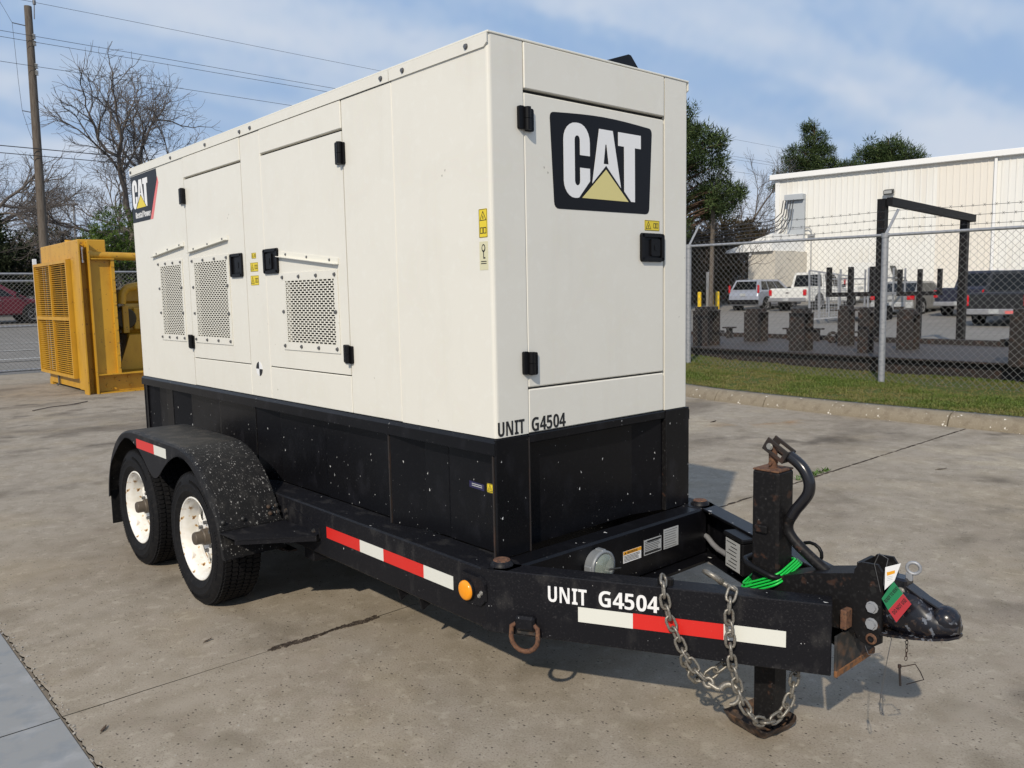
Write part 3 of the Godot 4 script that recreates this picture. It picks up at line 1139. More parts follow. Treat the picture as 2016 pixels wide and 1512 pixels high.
	# sloping rain strips over the grilles
	for q in [[-3.352, 1.770, -2.812, 1.813], [-2.736, 1.768, -2.176, 1.811], [-1.590, 1.695, -1.030, 1.637]]:
		var a := Vector3(0, q[1], q[0])
		var c := Vector3(0, q[3], q[2])
		b = mb()
		var up := Vector3.UP
		b.bar(a + Vector3(-0.002, 0.012, 0), c + Vector3(-0.002, 0.012, 0), 0.0042, 0.026, up)
		b.bar(a + Vector3(-0.012, 0, 0), c + Vector3(-0.012, 0, 0), 0.020, 0.003, up)
		var pr := part("rain_strip", b, M.cream_plain, g)
		for k in 3:
			var q2 := mb()
			hexhead(q2, a.lerp(c, 0.13 + 0.37 * k) + Vector3(-0.004, 0.014, 0), Vector3.LEFT, 0.005, 0.004)
			part("bolt", q2, M.bolt, pr)
	# roof, its side strips with screws, and the far sides
	b = mb()
	b.bx(-0.003, GW + 0.004, 2.361, 2.369, -GL, 0.003, 0.002)
	var roof := part("roof", b, M.cream_plain, g)
	for s in 2:
		for q in [[-0.586, 0.0], [-GL, -0.590]]:
			b = mb()
			var poly := PackedVector2Array([Vector2(q[0], 2.318), Vector2(q[1] - (0.016 if q[1] > -0.1 else 0.0), 2.318), Vector2(q[1], 2.330), Vector2(q[1], 2.3605), Vector2(q[0], 2.3605)])
			if s == 0:
				flank(b, poly, -0.0005, -0.006)
			else:
				flank(b, poly, GW + 0.006, GW + 0.0005)
			var st := part("roof_strip", b, M.cream, g)
			if s == 0:
				for z in [-0.108, -0.491, -0.640, -1.827, -1.950, -2.40, -2.928, -3.66]:
					if z > q[0] and z < q[1]:
						var q2 := mb()
						hexhead(q2, Vector3(-0.006, 2.338, z), Vector3.LEFT, 0.008, 0.007)
						part("bolt", q2, M.bolt, st)
	b = mb()
	facing(b, PackedVector2Array([Vector2(0.78, 2.369), Vector2(0.78, 2.432), Vector2(0.818, 2.45), Vector2(0.955, 2.496), Vector2(0.972, 2.494), Vector2(1.023, 2.446), Vector2(1.06, 2.369)]), -0.46, -0.2)
	part("exhaust_flap", b, M.black, roof)
	b = mb()
	b.bx(GW - 0.022, GW, y0, yt, -GL + 0.03, -0.582)
	part("side_panel", b, M.cream, g)
	b = mb()
	b.bx(0.024, GW - 0.024, y0, 2.36, -GL, -GL + 0.022)
	part("rear_panel", b, M.cream, g)
	# front: sheet over the door, door, sheet under it
	part("upper_panel", mb().bx(0.159, 0.937, 2.203, 2.359, -0.022, 0.004, 0.003), M.cream, g)
	var fd := part("front_door", mb().bx(0.159, 0.937, 1.156, 2.190, -0.022, 0.0, 0.004), M.cream, g)
	part("lower_panel", mb().bx(0.159, 0.937, y0, 1.149, -0.022, 0.0, 0.004), M.cream, g)
	hinge(fd, 0.126, 0.197, 2.058, 2.141, false, 0.156)
	hinge(fd, 0.129, 0.198, 1.201, 1.288, false, 0.156)
	latch(fd, 0.784, 0.930, 1.613, 1.729, false, 1.0)
	warning(fd, 0.814, 0.909, 1.739, 1.781, false, 0.0)
	# the big badge
	var poly := PackedVector2Array()
	var cor := [Vector2(0.302, 1.800), Vector2(0.842, 1.804), Vector2(0.861, 2.145), Vector2(0.283, 2.142)]
	for i in 4:
		var p: Vector2 = cor[i]
		var a: Vector2 = (cor[(i + 3) % 4] - p).normalized()
		var c: Vector2 = (cor[(i + 1) % 4] - p).normalized()
		for k in 5:
			var t := k / 4.0
			poly.append(p + a * 0.024 * (1 - t) * (1 - t) + c * 0.024 * t * t)
		if i == 2:
			for k in range(1, 8):
				var t := k / 8.0
				poly.append(cor[2].lerp(cor[3], 0.05 + 0.9 * t) + Vector2(0, 0.012 * sin(PI * t)))
	b = mb()
	facing(b, poly, 0.0, 0.001)
	part("logo_plate", b, M.logo_black, fd)
	heavy_letters(fd, 1.0, 0.3515, 1.8445, false, 0.001, M.faded_yellow)
	lettering("unit_number", "UNIT", true, 0.050, 0.126, M.letter_black, g, Vector3(0.008, 0.994, 0.0004), Vector3.RIGHT, Vector3.UP)
	lettering("unit_number", "G4504", true, 0.050, 0.175, M.letter_black, g, Vector3(0.170, 0.994, 0.0004), Vector3.RIGHT, Vector3.UP)
	# ---- black base: folded side sheets under an overhanging lip
	var yb := 0.5535
	var bt := 0.932
	part("base_core", mb().bx(0.09, GW - 0.09, yb, 0.984, -GL + 0.06, -0.09), M.dark, g)
	var ribs := [-0.016, -0.682, -1.946, -3.156, -3.690]
	for i in 4:
		var zf: float = ribs[i]
		var zr: float = ribs[i + 1]
		var plan := PackedVector2Array()
		var ln := zf - zr
		plan.append(Vector2(0.046, zf))
		plan.append(Vector2(0.046, zf - ln * 0.48))
		plan.append(Vector2(0.050, zf - ln * 0.5))
		plan.append(Vector2(0.044, zr + minf(0.19, ln * 0.3)))
		plan.append(Vector2(-0.001, zr + 0.008))
		plan.append(Vector2(0.06, zr + 0.008))
		plan.append(Vector2(0.088, zr + 0.2))
		plan.append(Vector2(0.088, zf))
		b = mb()
		if i == 0:
			# the drain hole low in this sheet
			upright(b, plan, yb, bt)
		else:
			upright(b, plan, yb, bt)
		var sp := part("base_side_sheet", b, M.black, g)
		b = mb()
		for k in plan.size():
			plan[k].x = GW - plan[k].x
		upright(b, plan, yb, bt)
		part("base_side_sheet", b, M.black, g)
		if i == 0:
			b = mb()
			b.lathe(PackedVector2Array([Vector2(0.030, 0.0), Vector2(0.034, 0.004), Vector2(0.038, 0.0)]), Transform3D(Basis(Vector3(0, 1, 0), Vector3(-1, 0, 0), Vector3(0, 0, 1)), Vector3(0.036, 0.592, -0.625)), 20)
			part("drain_hole", b, M.black_worn, sp)
			b = mb()
			b.lathe(PackedVector2Array([Vector2(0.0305, 0.001), Vector2(0.0, 0.001)]), Transform3D(Basis(Vector3(0, 1, 0), Vector3(-1, 0, 0), Vector3(0, 0, 1)), Vector3(0.035, 0.592, -0.625)), 20)
			part("drain_hole", b, M.dark, sp)
			warning(sp, -0.112, -0.040, 0.772, 0.806, true, 0.0455)
			b = mb()
			flank(b, PackedVector2Array([Vector2(-0.215, 0.776), Vector2(-0.128, 0.772), Vector2(-0.128, 0.796), Vector2(-0.215, 0.800)]), 0.0462, 0.0454)
			part("blue_label", b, M.navy, sp)
			b = mb()
			for k in 2:
				flank(b, PackedVector2Array([Vector2(-0.20, 0.783 + k * 0.007), Vector2(-0.14, 0.781 + k * 0.007), Vector2(-0.14, 0.784 + k * 0.007), Vector2(-0.20, 0.786 + k * 0.007)]), 0.0454, 0.045)
			part("label_print", b, M.label_grey, sp)
	for z in ribs:
		b = mb()
		b.bx(-0.004, 0.05, yb, bt, z - 0.006, z + 0.002)
		b.bx(GW - 0.05, GW + 0.004, yb, bt, z - 0.006, z + 0.002)
		part("base_rib", b, M.rusty_steel if z > -1.0 else M.black_worn, g)
	# lip: a bevelled beam along each long side
	for s in 2:
		b = mb()
		var xs := PackedVector2Array([Vector2(0.09, 0.9865), Vector2(0.0, 0.9865), Vector2(-0.013, 0.973), Vector2(-0.013, 0.931), Vector2(-0.007, 0.929), Vector2(-0.007, 0.9335), Vector2(0.09, 0.9335)])
		if s == 1:
			for k in xs.size():
				xs[k].x = GW - xs[k].x
		b.prism(xs, Transform3D(Basis(), Vector3.ZERO), -GL - 0.012, 0.004)
		part("base_lip", b, M.black, g)
	# front of the base
	for s in 2:
		b = mb()
		var x0 := -0.008 if s == 0 else 0.947
		var x1 := 0.150 if s == 0 else 1.109
		b.bx(x0, x1, yb, 0.9865, -0.006, 0.006, 0.002)
		part("base_post", b, M.black, g)
		b = mb()
		var xe := x1 if s == 0 else x0
		b.bx(xe - 0.003, xe + 0.003, yb, 0.975, -0.05, 0.0075)
		part("base_rib", b, M.rusty_steel if s == 0 else M.black_worn, g)
	b = mb()
	upright(b, PackedVector2Array([Vector2(0.15, -0.048), Vector2(0.79, -0.052), Vector2(0.935, -0.012), Vector2(0.947, -0.012), Vector2(0.947, -0.09), Vector2(0.15, -0.09)]), yb, 0.975)
	part("base_front_sheet", b, M.black, g)
	part("base_lip", mb().bx(0.153, 0.944, 0.952, 0.9865, -0.09, 0.004, 0.004), M.black, g)
	part("base_rear_sheet", mb().bx(0.0, GW, yb, 0.984, -GL - 0.004, -GL + 0.05), M.black, g)
	part("serial_label", mb().bx(0.043, 0.0445, 0.80, 0.84, -3.27, -3.17), M.label_grey, g)

const ARM0 := Vector3(-0.100, 0.0, 0.045)
const ARM_DIR := Vector3(0.470, 0.0, 0.883)


# a point on the outer face of the left drawbar arm: s along it, height y, o metres proud of it
func on_arm(s: float, y: float, o := 0.0) -> Vector3:
	var d := ARM_DIR.normalized()
	return ARM0 + d * (s + 0.053) + Vector3.UP * y + Vector3(-d.z, 0, d.x) * o


func mirror_x(p: Vector3) -> Vector3:
	return Vector3(GW - p.x, p.y, p.z)


func wheel_parts(w: Node3D) -> void:
	# axle along x, outer face towards -x; wheel centre is the origin
	var turn := Transform3D(Basis(Vector3(0, 1, 0), Vector3(-1, 0, 0), Vector3(0, 0, 1)), Vector3.ZERO)
	var b := mb()
	var p := PackedVector2Array([Vector2(0.205, -0.088), Vector2(0.216, -0.098), Vector2(0.240, -0.108), Vector2(0.270, -0.111), Vector2(0.300, -0.105), Vector2(0.318, -0.094), Vector2(0.327, -0.082)])
	for k in 5:
		var a := -0.080 + k * 0.034
		p.append(Vector2(0.3285, a))
		p.append(Vector2(0.3285, a + 0.024))
		if k < 4:
			p.append(Vector2(0.321, a + 0.0245))
			p.append(Vector2(0.321, a + 0.0335))
	for q in [Vector2(0.327, 0.082), Vector2(0.318, 0.094), Vector2(0.300, 0.105), Vector2(0.276, 0.1105), Vector2(0.274, 0.1125), Vector2(0.270, 0.1125), Vector2(0.268, 0.1108), Vector2(0.245, 0.1085), Vector2(0.243, 0.1105), Vector2(0.238, 0.110), Vector2(0.235, 0.106), Vector2(0.216, 0.098), Vector2(0.205, 0.088)]:
		p.append(q)
	b.lathe(p, turn, 56)
	# tread blocks, staggered from rib to rib
	for k in 5:
		var a := -0.068 + k * 0.034
		for i in 84:
			var th := TAU * (i + 0.5 * (k % 2) + 0.15 * k) / 84.0
			var rad := Vector3(0, cos(th), sin(th))
			var tang := Vector3(0, -sin(th), cos(th))
			var skew := Vector3(0.3 if k % 2 else -0.3, 0, 0)
			b.box(Vector3(-a, 0, 0) + rad * 0.3285, Vector3(0.028, 0.008, 0.0205), Basis(Vector3.RIGHT, rad, (tang + skew).normalized()))
	for s in [-1.0, 1.0]:
		for i in 84:
			var th := TAU * (i + 0.3) / 84.0
			var rad := Vector3(0, cos(th), sin(th))
			var tang := Vector3(0, -sin(th), cos(th))
			b.box(Vector3(s * 0.0875, 0, 0) + rad * 0.3195, Vector3(0.012, 0.015, 0.018), Basis(Vector3.RIGHT, rad, tang))
	# fine radial ribs moulded into the outer sidewall
	for i in 130:
		var th := TAU * i / 130.0
		if i % 26 > 17:
			continue
		var rad := Vector3(0, cos(th), sin(th))
		b.box(Vector3(-0.1085, 0, 0) + rad * 0.288, Vector3(0.004, 0.016, 0.0035), Basis(Vector3.RIGHT, rad, Vector3(0, -sin(th), cos(th))))
	# the tyre stands on the ground
	for i in b.v.size():
		if b.v[i].y < -0.322:
			b.v[i].y = -0.322
	inst("tyre", b.mesh(M.rubber), w)
	b = mb()
	# rim: outer lip, drop into the barrel, dished disc between windows
	b.lathe(PackedVector2Array([Vector2(0.190, -0.09), Vector2(0.206, -0.086), Vector2(0.206, 0.088), Vector2(0.209, 0.093), Vector2(0.205, 0.097), Vector2(0.199, 0.094), Vector2(0.196, 0.080), Vector2(0.178, 0.066), Vector2(0.172, 0.030), Vector2(0.168, 0.010), Vector2(0.168, -0.03)]), turn, 48)
	b.lathe(PackedVector2Array([Vector2(0.170, 0.004), Vector2(0.170, 0.014), Vector2(0.163, 0.021), Vector2(0.161, 0.010)]), turn, 48)
	b.lathe(PackedVector2Array([Vector2(0.099, 0.004), Vector2(0.096, 0.026), Vector2(0.086, 0.036), Vector2(0.044, 0.032), Vector2(0.038, 0.022)]), turn, 40)
	for i in 8:
		var th := TAU * (i + 0.5) / 8.0
		var rad := Vector3(0, cos(th), sin(th))
		var tang := Vector3(0, -sin(th), cos(th))
		var r0 := PackedVector3Array()
		var r1 := PackedVector3Array()
		var sec := []
		for e in [[0.092, 0.026, 0.032], [0.13, 0.0165, 0.027], [0.166, 0.022, 0.019]]:
			sec.append(PackedVector3Array([rad * e[0] + tang * e[1] + Vector3(-e[2] + 0.008, 0, 0), rad * e[0] + tang * e[1] * 0.8 + Vector3(-e[2], 0, 0), rad * e[0] - tang * e[1] * 0.8 + Vector3(-e[2], 0, 0), rad * e[0] - tang * e[1] + Vector3(-e[2] + 0.008, 0, 0), rad * e[0] + Vector3(-e[2] + 0.018, 0, 0)]))
		b.loft(sec, true, false, false)
	inst("rim", b.mesh(M.wheel_white), w)
	b = mb()
	b.lathe(PackedVector2Array([Vector2(0.19, -0.07), Vector2(0.166, -0.05), Vector2(0.15, -0.042), Vector2(0.04, -0.04), Vector2(0.0, -0.04)]), turn, 24)
	inst("brake_drum", b.mesh(M.dark), w)
	b = mb()
	b.lathe(PackedVector2Array([Vector2(0.042, 0.0), Vector2(0.041, 0.058), Vector2(0.036, 0.063), Vector2(0.033, 0.065), Vector2(0.032, 0.098), Vector2(0.028, 0.104), Vector2(0.0, 0.105)]), turn, 20)
	inst("hub", b.mesh(M.grey_hub), w)
	for i in 6:
		var th := TAU * i / 6.0
		b = mb()
		b.cyl(Vector3(-0.030, 0, 0), Vector3(-0.052, 0, 0), 0.0095, 6)
		inst("lug_nut", b.mesh(M.bolt), w, Transform3D(Basis(), Vector3(0, cos(th), sin(th)) * 0.071))


# points of a smooth curve through the given ones
func curved(p: Array, k: int) -> Array:
	var r := []
	for i in p.size() - 1:
		var a: Vector2 = p[maxi(i - 1, 0)]
		var d: Vector2 = p[mini(i + 2, p.size() - 1)]
		for s in k:
			r.append(p[i].cubic_interpolate(p[i + 1], a, d, float(s) / k))
	r.append(p[p.size() - 1])
	return r


func fender_parts(t: Node3D, left: bool) -> void:
	var f := Node3D.new()
	f.name = "fender"
	t.add_child(f, true)
	f.position = -t.position
	var top := [Vector2(-3.178, 0.315), Vector2(-3.160, 0.40), Vector2(-3.120, 0.49), Vector2(-3.065, 0.575), Vector2(-2.99, 0.655), Vector2(-2.90, 0.717), Vector2(-2.80, 0.755), Vector2(-2.70, 0.772), Vector2(-2.60, 0.777), Vector2(-2.30, 0.777), Vector2(-2.02, 0.777), Vector2(-1.92, 0.772), Vector2(-1.82, 0.755), Vector2(-1.72, 0.717), Vector2(-1.63, 0.655), Vector2(-1.555, 0.575), Vector2(-1.50, 0.49), Vector2(-1.455, 0.40), Vector2(-1.432, 0.315)]
	top = curved(top, 4)
	var mx := func(x: float) -> float: return x if left else GW - x
	var rings := []
	# rows across: inner edge, outer shoulder, rolled edge
	for row in [[-0.115, 0.0], [-0.40, 0.0], [-0.4125, -0.0025], [-0.420, -0.012]]:
		var r := PackedVector3Array()
		for i in top.size():
			var a: Vector2 = top[maxi(i - 1, 0)]
			var c: Vector2 = top[mini(i + 1, top.size() - 1)]
			var nrm := Vector2(-(c - a).y, (c - a).x).normalized()
			var q: Vector2 = top[i] + nrm * float(row[1])
			r.append(Vector3(mx.call(row[0]), q.y, q.x))
		rings.append(r)
	var b := mb()
	var front := mb()
	# sheet with two faces: upper skin and a skin 4 mm beneath; the front slope is a sheet of its own
	for k in 3:
		for i in top.size() - 1:
			var q := front if top[i].x > -1.93 else b
			var a: Vector3 = rings[k][i]
			var c: Vector3 = rings[k][i + 1]
			var d: Vector3 = rings[k + 1][i + 1]
			var e: Vector3 = rings[k + 1][i]
			var out := (a + d) * 0.5 - Vector3((a.x + d.x) * 0.5, 0.2, clampf(a.z, -2.7, -1.9))
			if k == 2:
				out += Vector3(-0.5 if left else 0.5, 0, 0)
			q.quad(a, c, d, e, out)
			var s := Vector3(0, -0.004, 0)
			q.quad(a + s, c + s, d + s, e + s, -out)
	inst("fender_sheet", b.mesh(M.fender_dust), f)
	inst("fender_front", front.mesh(M.black_splashed), f)
	# skirt: narrow over each wheel, a deep point between them
	var low := [Vector2(-3.150, 0.315), Vector2(-3.125, 0.42), Vector2(-3.08, 0.52), Vector2(-2.955, 0.622), Vector2(-2.83, 0.698), Vector2(-2.714, 0.724), Vector2(-2.60, 0.704), Vector2(-2.47, 0.642), Vector2(-2.38, 0.582), Vector2(-2.31, 0.560), Vector2(-2.24, 0.582), Vector2(-2.15, 0.642), Vector2(-2.024, 0.704), Vector2(-1.906, 0.724), Vector2(-1.79, 0.698), Vector2(-1.665, 0.622), Vector2(-1.54, 0.52), Vector2(-1.487, 0.42), Vector2(-1.460, 0.315)]
	low = curved(low, 4)
	var out_top := []
	for r in rings[3]:
		out_top.append(Vector2(r.z, r.y))
	b = mb()
	var x0: float = mx.call(-0.420)
	var x1: float = mx.call(-0.416)
	for i in top.size() - 1:
		for xx in [x0, x1]:
			var o := Vector3(-1 if (xx == x0) == left else 1, 0, 0)
			b.quad(Vector3(xx, out_top[i].y, out_top[i].x), Vector3(xx, out_top[i + 1].y, out_top[i + 1].x), Vector3(xx, low[i + 1].y, low[i + 1].x), Vector3(xx, low[i].y, low[i].x), o)
		b.quad(Vector3(x0, low[i].y, low[i].x), Vector3(x0, low[i + 1].y, low[i + 1].x), Vector3(x1, low[i + 1].y, low[i + 1].x), Vector3(x1, low[i].y, low[i].x), Vector3.DOWN)
	inst("fender_skirt", b.mesh(M.black_dusty), f)
	if left:
		for q in [[-2.568, -2.288, M.red_tape], [-2.288, -2.109, M.white_tape]]:
			b = mb()
			flank(b, PackedVector2Array([Vector2(q[0], 0.690), Vector2(q[1], 0.690), Vector2(q[1], 0.741), Vector2(q[0], 0.741)]), -0.420, -0.4208)
			inst("reflective_tape", b.mesh(q[2]), f)
		# flat apron at the front of the fender, its bolts and the step plate
		b = mb()
		b.quad(Vector3(-0.420, 0.315, -1.430), Vector3(-0.420, 0.455, -1.474), Vector3(-0.115, 0.455, -1.474), Vector3(-0.115, 0.315, -1.430), Vector3(0, 0, 1))
		b.bar(Vector3(-0.42, 0.44, -1.464), Vector3(-0.10, 0.44, -1.464), 0.006, 0.006)
		inst("fender_apron", b.mesh(M.black_splashed), f)
		for x in [-0.395, -0.30, -0.165, -0.125]:
			for y in [0.475, 0.505]:
				if x < -0.2 and y > 0.5:
					continue
				b = mb()
				b.lathe(PackedVector2Array([Vector2(0.011, 0.0), Vector2(0.009, 0.006), Vector2(0.0, 0.008)]), Transform3D(Basis(Vector3.RIGHT, Vector3(0, 0.35, 0.93).normalized(), Vector3(0, -0.93, 0.35).normalized()), Vector3(x, y, -1.482 - (y - 0.475) * 0.5)), 8)
				inst("bolt", b.mesh(M.rusty_plate if x > -0.2 else M.bolt_black), f)
		b = mb()
		upright(b, PackedVector2Array([Vector2(-0.425, -1.465), Vector2(-0.412, -1.30), Vector2(-0.135, -1.105), Vector2(-0.102, -1.125), Vector2(-0.102, -1.455)]), 0.432, 0.437)
		b.quad(Vector3(-0.418, 0.437, -1.31), Vector3(-0.13, 0.437, -1.102), Vector3(-0.13, 0.412, -1.102), Vector3(-0.418, 0.412, -1.31), Vector3(-0.5, 0, 1))
		b.quad(Vector3(-0.416, 0.437, -1.313), Vector3(-0.128, 0.437, -1.105), Vector3(-0.128, 0.412, -1.105), Vector3(-0.416, 0.412, -1.313), Vector3(0.5, 0, -1))
		inst("step_plate", b.mesh(M.black_dusty), f)
		b = mb()
		flank(b, PackedVector2Array([Vector2(-1.47, 0.432), Vector2(-1.47, 0.512), Vector2(-1.375, 0.516), Vector2(-1.125, 0.464), Vector2(-1.115, 0.415), Vector2(-1.14, 0.395), Vector2(-1.2, 0.395), Vector2(-1.3, 0.432)]), -0.1005, -0.1065)
		inst("gusset_plate", b.mesh(M.black_dusty), f)
		for q in [Vector2(-1.43, 0.485), Vector2(-1.425, 0.455), Vector2(-1.165, 0.44)]:
			b = mb()
			hexhead(b, Vector3(-0.1065, q.y, q.x), Vector3.LEFT, 0.010, 0.009)
			inst("bolt", b.mesh(M.rusty_plate), f)
	b = mb()
	b.bx(mx.call(-0.405), mx.call(-0.13), 0.14, 0.345, -3.176, -3.170)
	inst("mud_flap", b.mesh(M.rubber), f)


func link_mesh() -> ArrayMesh:
	# one link: long axis z, flat in the xz plane
	var p := PackedVector3Array()
	for i in 5:
		var a := PI * i / 4.0
		p.append(Vector3(cos(a) * 0.0135, 0, 0.0115 + sin(a) * 0.0135))
	for i in 5:
		var a := PI + PI * i / 4.0
		p.append(Vector3(cos(a) * 0.0135, 0, -0.0115 + sin(a) * 0.0135))
	return mb().tube(p, 0.0048, 8, true).mesh(M.chain)


# links along a path, each turned a quarter against the one before
func run_chain(parent: Node3D, called: String, path: PackedVector3Array, pitch: float, am: ArrayMesh, scale := 1.0) -> void:
	var c := Curve3D.new()
	for p in path:
		c.add_point(p)
	var off := Vector3.ZERO
	var q := parent
	while q != self:
		off += q.position
		q = q.get_parent() as Node3D
	var n := int(c.get_baked_length() / pitch)
	for i in n:
		var s0 := (i + 0.0) * pitch
		var s1 := (i + 1.0) * pitch
		var a := c.sample_baked(s0)
		var b := c.sample_baked(s1)
		var f := (b - a).normalized()
		var side := f.cross(Vector3(-0.6, 0.1, 0.8)).normalized()
		var up := side.cross(f)
		var an := (PI / 2 if i % 2 else 0.0) + rng.randf_range(-0.35, 0.35)
		var x := side * cos(an) + up * sin(an)
		inst(called, am, parent, Transform3D(Basis(x, f.cross(x), f).scaled_local(Vector3.ONE * scale), (a + b) * 0.5 - off))


func grab_hook(parent: Node3D, at: Vector3, f: Vector3, nrm: Vector3) -> void:
	# a broad hook: eye, then a wide curl with a pointed tip
	f = f.normalized()
	var s := nrm.cross(f).normalized()
	var p := PackedVector3Array()
	for i in 13:
		var a := -PI * 0.5 + PI * 1.35 * i / 12.0
		p.append(at + f * (0.040 + 0.030 * sin(a) + 0.03) + s * (0.030 * cos(a)))
	var b := mb()
	b.tube(PackedVector3Array([at - s * 0.002, at + f * 0.03 - s * 0.004, p[0]]), 0.0085, 8)
	b.tube(p, 0.0115, 8, false, 0.006)
	var eye := PackedVector3Array()
	for i in 10:
		var a := TAU * i / 10.0
		eye.append(at + f * cos(a) * 0.014 + s * sin(a) * 0.014)
	b.tube(eye, 0.0065, 8, true)
	part("chain_hook", b, M.chain, parent)


func build_trailer() -> void:
	var t := thing("equipment_trailer", "black two axle steel trailer with white wheels carrying the cream enclosure", "trailer", Vector3(0.55, 0, -1.4))
	var b: MB
	# rails and crossbeams
	b = mb()
	b.bx(-0.100, 0.046, 0.337, 0.552, -3.80, 0.035, 0.006)
	part("side_rail", b, M.black_dusty, t)
	b = mb()
	b.bx(GW - 0.046, GW + 0.100, 0.337, 0.552, -3.80, 0.035, 0.006)
	part("side_rail", b, M.black_dusty, t)
	b = mb()
	b.bx(-0.012, GW + 0.012, 0.349, 0.5515, 0.0, 0.100, 0.008)
	b.bx(-0.02, GW + 0.02, 0.337, 0.3485, 0.01, 0.158)
	part("front_crossbeam", b, M.black, t)
	for z in [-3.74, -2.95, -2.28, -1.62, -1.0, -0.38]:
		part("crossbeam", mb().bx(-0.012, GW + 0.012, 0.40, 0.545, z - 0.04, z + 0.04), M.black_dusty, t)
	# two webs that show under the rail
	for z in [-0.534, -0.385]:
		b = mb()
		facing(b, PackedVector2Array([Vector2(-0.085, 0.336), Vector2(-0.070, 0.280), Vector2(-0.064, 0.280), Vector2(0.03, 0.325), Vector2(0.03, 0.336)]), z - 0.004, z + 0.004)
		part("web_plate", b, M.black_dusty, t)
	b = mb()
	b.bx(-0.09, 0.0, 0.284, 0.336, -1.30, -1.21, 0.003)
	part("spring_hanger", b, M.black_dusty, t)
	# running gear
	for z in [-1.847, -2.711]:
		b = mb()
		b.cyl(Vector3(-0.26, 0.322, z), Vector3(GW + 0.26, 0.322, z), 0.045, 14)
		part("axle", b, M.black_dusty, t)
		for x in [-0.055, GW + 0.055]:
			b = mb()
			for k in 4:
				var l := 0.36 - 0.07 * k
				b.bx(x - 0.022, x + 0.022, 0.262 - 0.009 * k, 0.2695 - 0.009 * k, z - l, z + l)
			part("leaf_spring", b, M.rusty_steel, t)
	M.grey_hub = mat(lin(0.095, 0.075, 0.056), 0.55, 0.2)
	var first: Node3D = null
	for s in 2:
		for z in [-1.847, -2.711]:
			var w: Node3D
			if first == null:
				w = Node3D.new()
				wheel_parts(w)
				first = w
			else:
				w = first.duplicate()
			w.name = "wheel"
			t.add_child(w, true)
			w.position = Vector3(-0.297 if s == 0 else GW + 0.297, 0.322, z) - t.position
			w.rotation = Vector3((0.0 if z > -2.0 else 0.9) * 0.0, PI * s, 0)
	fender_parts(t, true)
	fender_parts(t, false)
	# drawbar arms: channels with their flanges inward
	var d := ARM_DIR.normalized()
	var nrm := Vector3(-d.z, 0, d.x)
	for s in 2:
		var a := PackedVector3Array()
		b = mb()
		var pieces := [[on_arm(-0.05, 0.4425, -0.006), on_arm(1.062, 0.4425, -0.006), 0.012, 0.222], [on_arm(-0.03, 0.548, -0.044), on_arm(1.062, 0.548, -0.044), 0.076, 0.011], [on_arm(-0.03, 0.337, -0.044), on_arm(1.062, 0.337, -0.044), 0.076, 0.011]]
		for q in pieces:
			var p0: Vector3 = q[0]
			var p1: Vector3 = q[1]
			if s == 1:
				p0 = mirror_x(p0)
				p1 = mirror_x(p1)
			b.bar(p0, p1, q[2], q[3], Vector3.UP, 0.0035)
		part("drawbar_arm", b, M.black_dusty if s == 0 else M.black, t)
	# bent corner between rail and arm, with its capped pin
	for s in 2:
		b = mb()
		var ring := []
		for q in [Vector3(-0.1005, 0, 0.02), Vector3(-0.100, 0, 0.04), Vector3(-0.094, 0, 0.056), Vector3(-0.084, 0, 0.076)]:
			var p: Vector3 = q
			ring.append(PackedVector3Array([p + Vector3(0, 0.336, 0), p + Vector3(0, 0.5525, 0), p + Vector3(0.02, 0.5525, 0), p + Vector3(0.02, 0.336, 0)]))
		if s == 1:
			for r in ring:
				for k in r.size():
					r[k] = mirror_x(r[k])
		b.loft(ring, true, true, false)
		part("corner_plate", b, M.black_dusty, t)
		b = mb()
		var c := Vector3(-0.03, 0.549, 0.05)
		var plan := PackedVector2Array([Vector2(-0.095, 0.0), Vector2(-0.095, 0.05), Vector2(-0.06, 0.11), Vector2(0.01, 0.11), Vector2(0.04, 0.05), Vector2(0.02, 0.0)])
		if s == 1:
			c = mirror_x(c)
			for k in plan.size():
				plan[k].x = GW - plan[k].x
		upright(b, plan, 0.5455, 0.5535)
		b.lathe(PackedVector2Array([Vector2(0.042, 0.002), Vector2(0.040, 0.012), Vector2(0.032, 0.02), Vector2(0.031, 0.022)]), Transform3D(Basis(), c), 16)
		var cp := part("corner_cap", b, M.black_dusty, t)
		b = mb()
		b.lathe(PackedVector2Array([Vector2(0.031, 0.021), Vector2(0.028, 0.025), Vector2(0.0, 0.026)]), Transform3D(Basis(), c), 16)
		part("cap_top", b, M.rust, cp)
	# reflective tape along the rail and the arm
	var zz := -1.060
	for q in [[0.28, M.red_tape], [0.18, M.white_tape], [0.277, M.red_tape], [0.183, M.white_tape]]:
		b = mb()
		flank(b, PackedVector2Array([Vector2(zz, 0.430), Vector2(zz + q[0], 0.430), Vector2(zz + q[0], 0.481), Vector2(zz, 0.481)]), -0.1002, -0.101)
		part("reflective_tape", b, q[1], t)
		zz += q[0]
	var armx := Transform3D(Basis(d, Vector3.UP, nrm), on_arm(0, 0, 0))
	var ss := 0.276
	for q in [[0.184, M.white_tape], [0.287, M.red_tape], [0.185, M.white_tape]]:
		b = mb()
		b.prism(PackedVector2Array([Vector2(ss, 0.406), Vector2(ss + q[0], 0.405), Vector2(ss + q[0], 0.456), Vector2(ss, 0.457)]), armx, 0.0002, 0.001)
		part("reflective_tape", b, q[1], t)
		ss += q[0]
	lettering("unit_number", "UNIT", true, 0.053, 0.134, M.white, t, on_arm(0.172, 0.464, 0.0002), d, Vector3.UP)
	lettering("unit_number", "G4504", true, 0.053, 0.198, M.white, t, on_arm(0.347, 0.467, 0.0002), d, Vector3.UP)
	# amber marker lamp on its bracket
	b = mb()
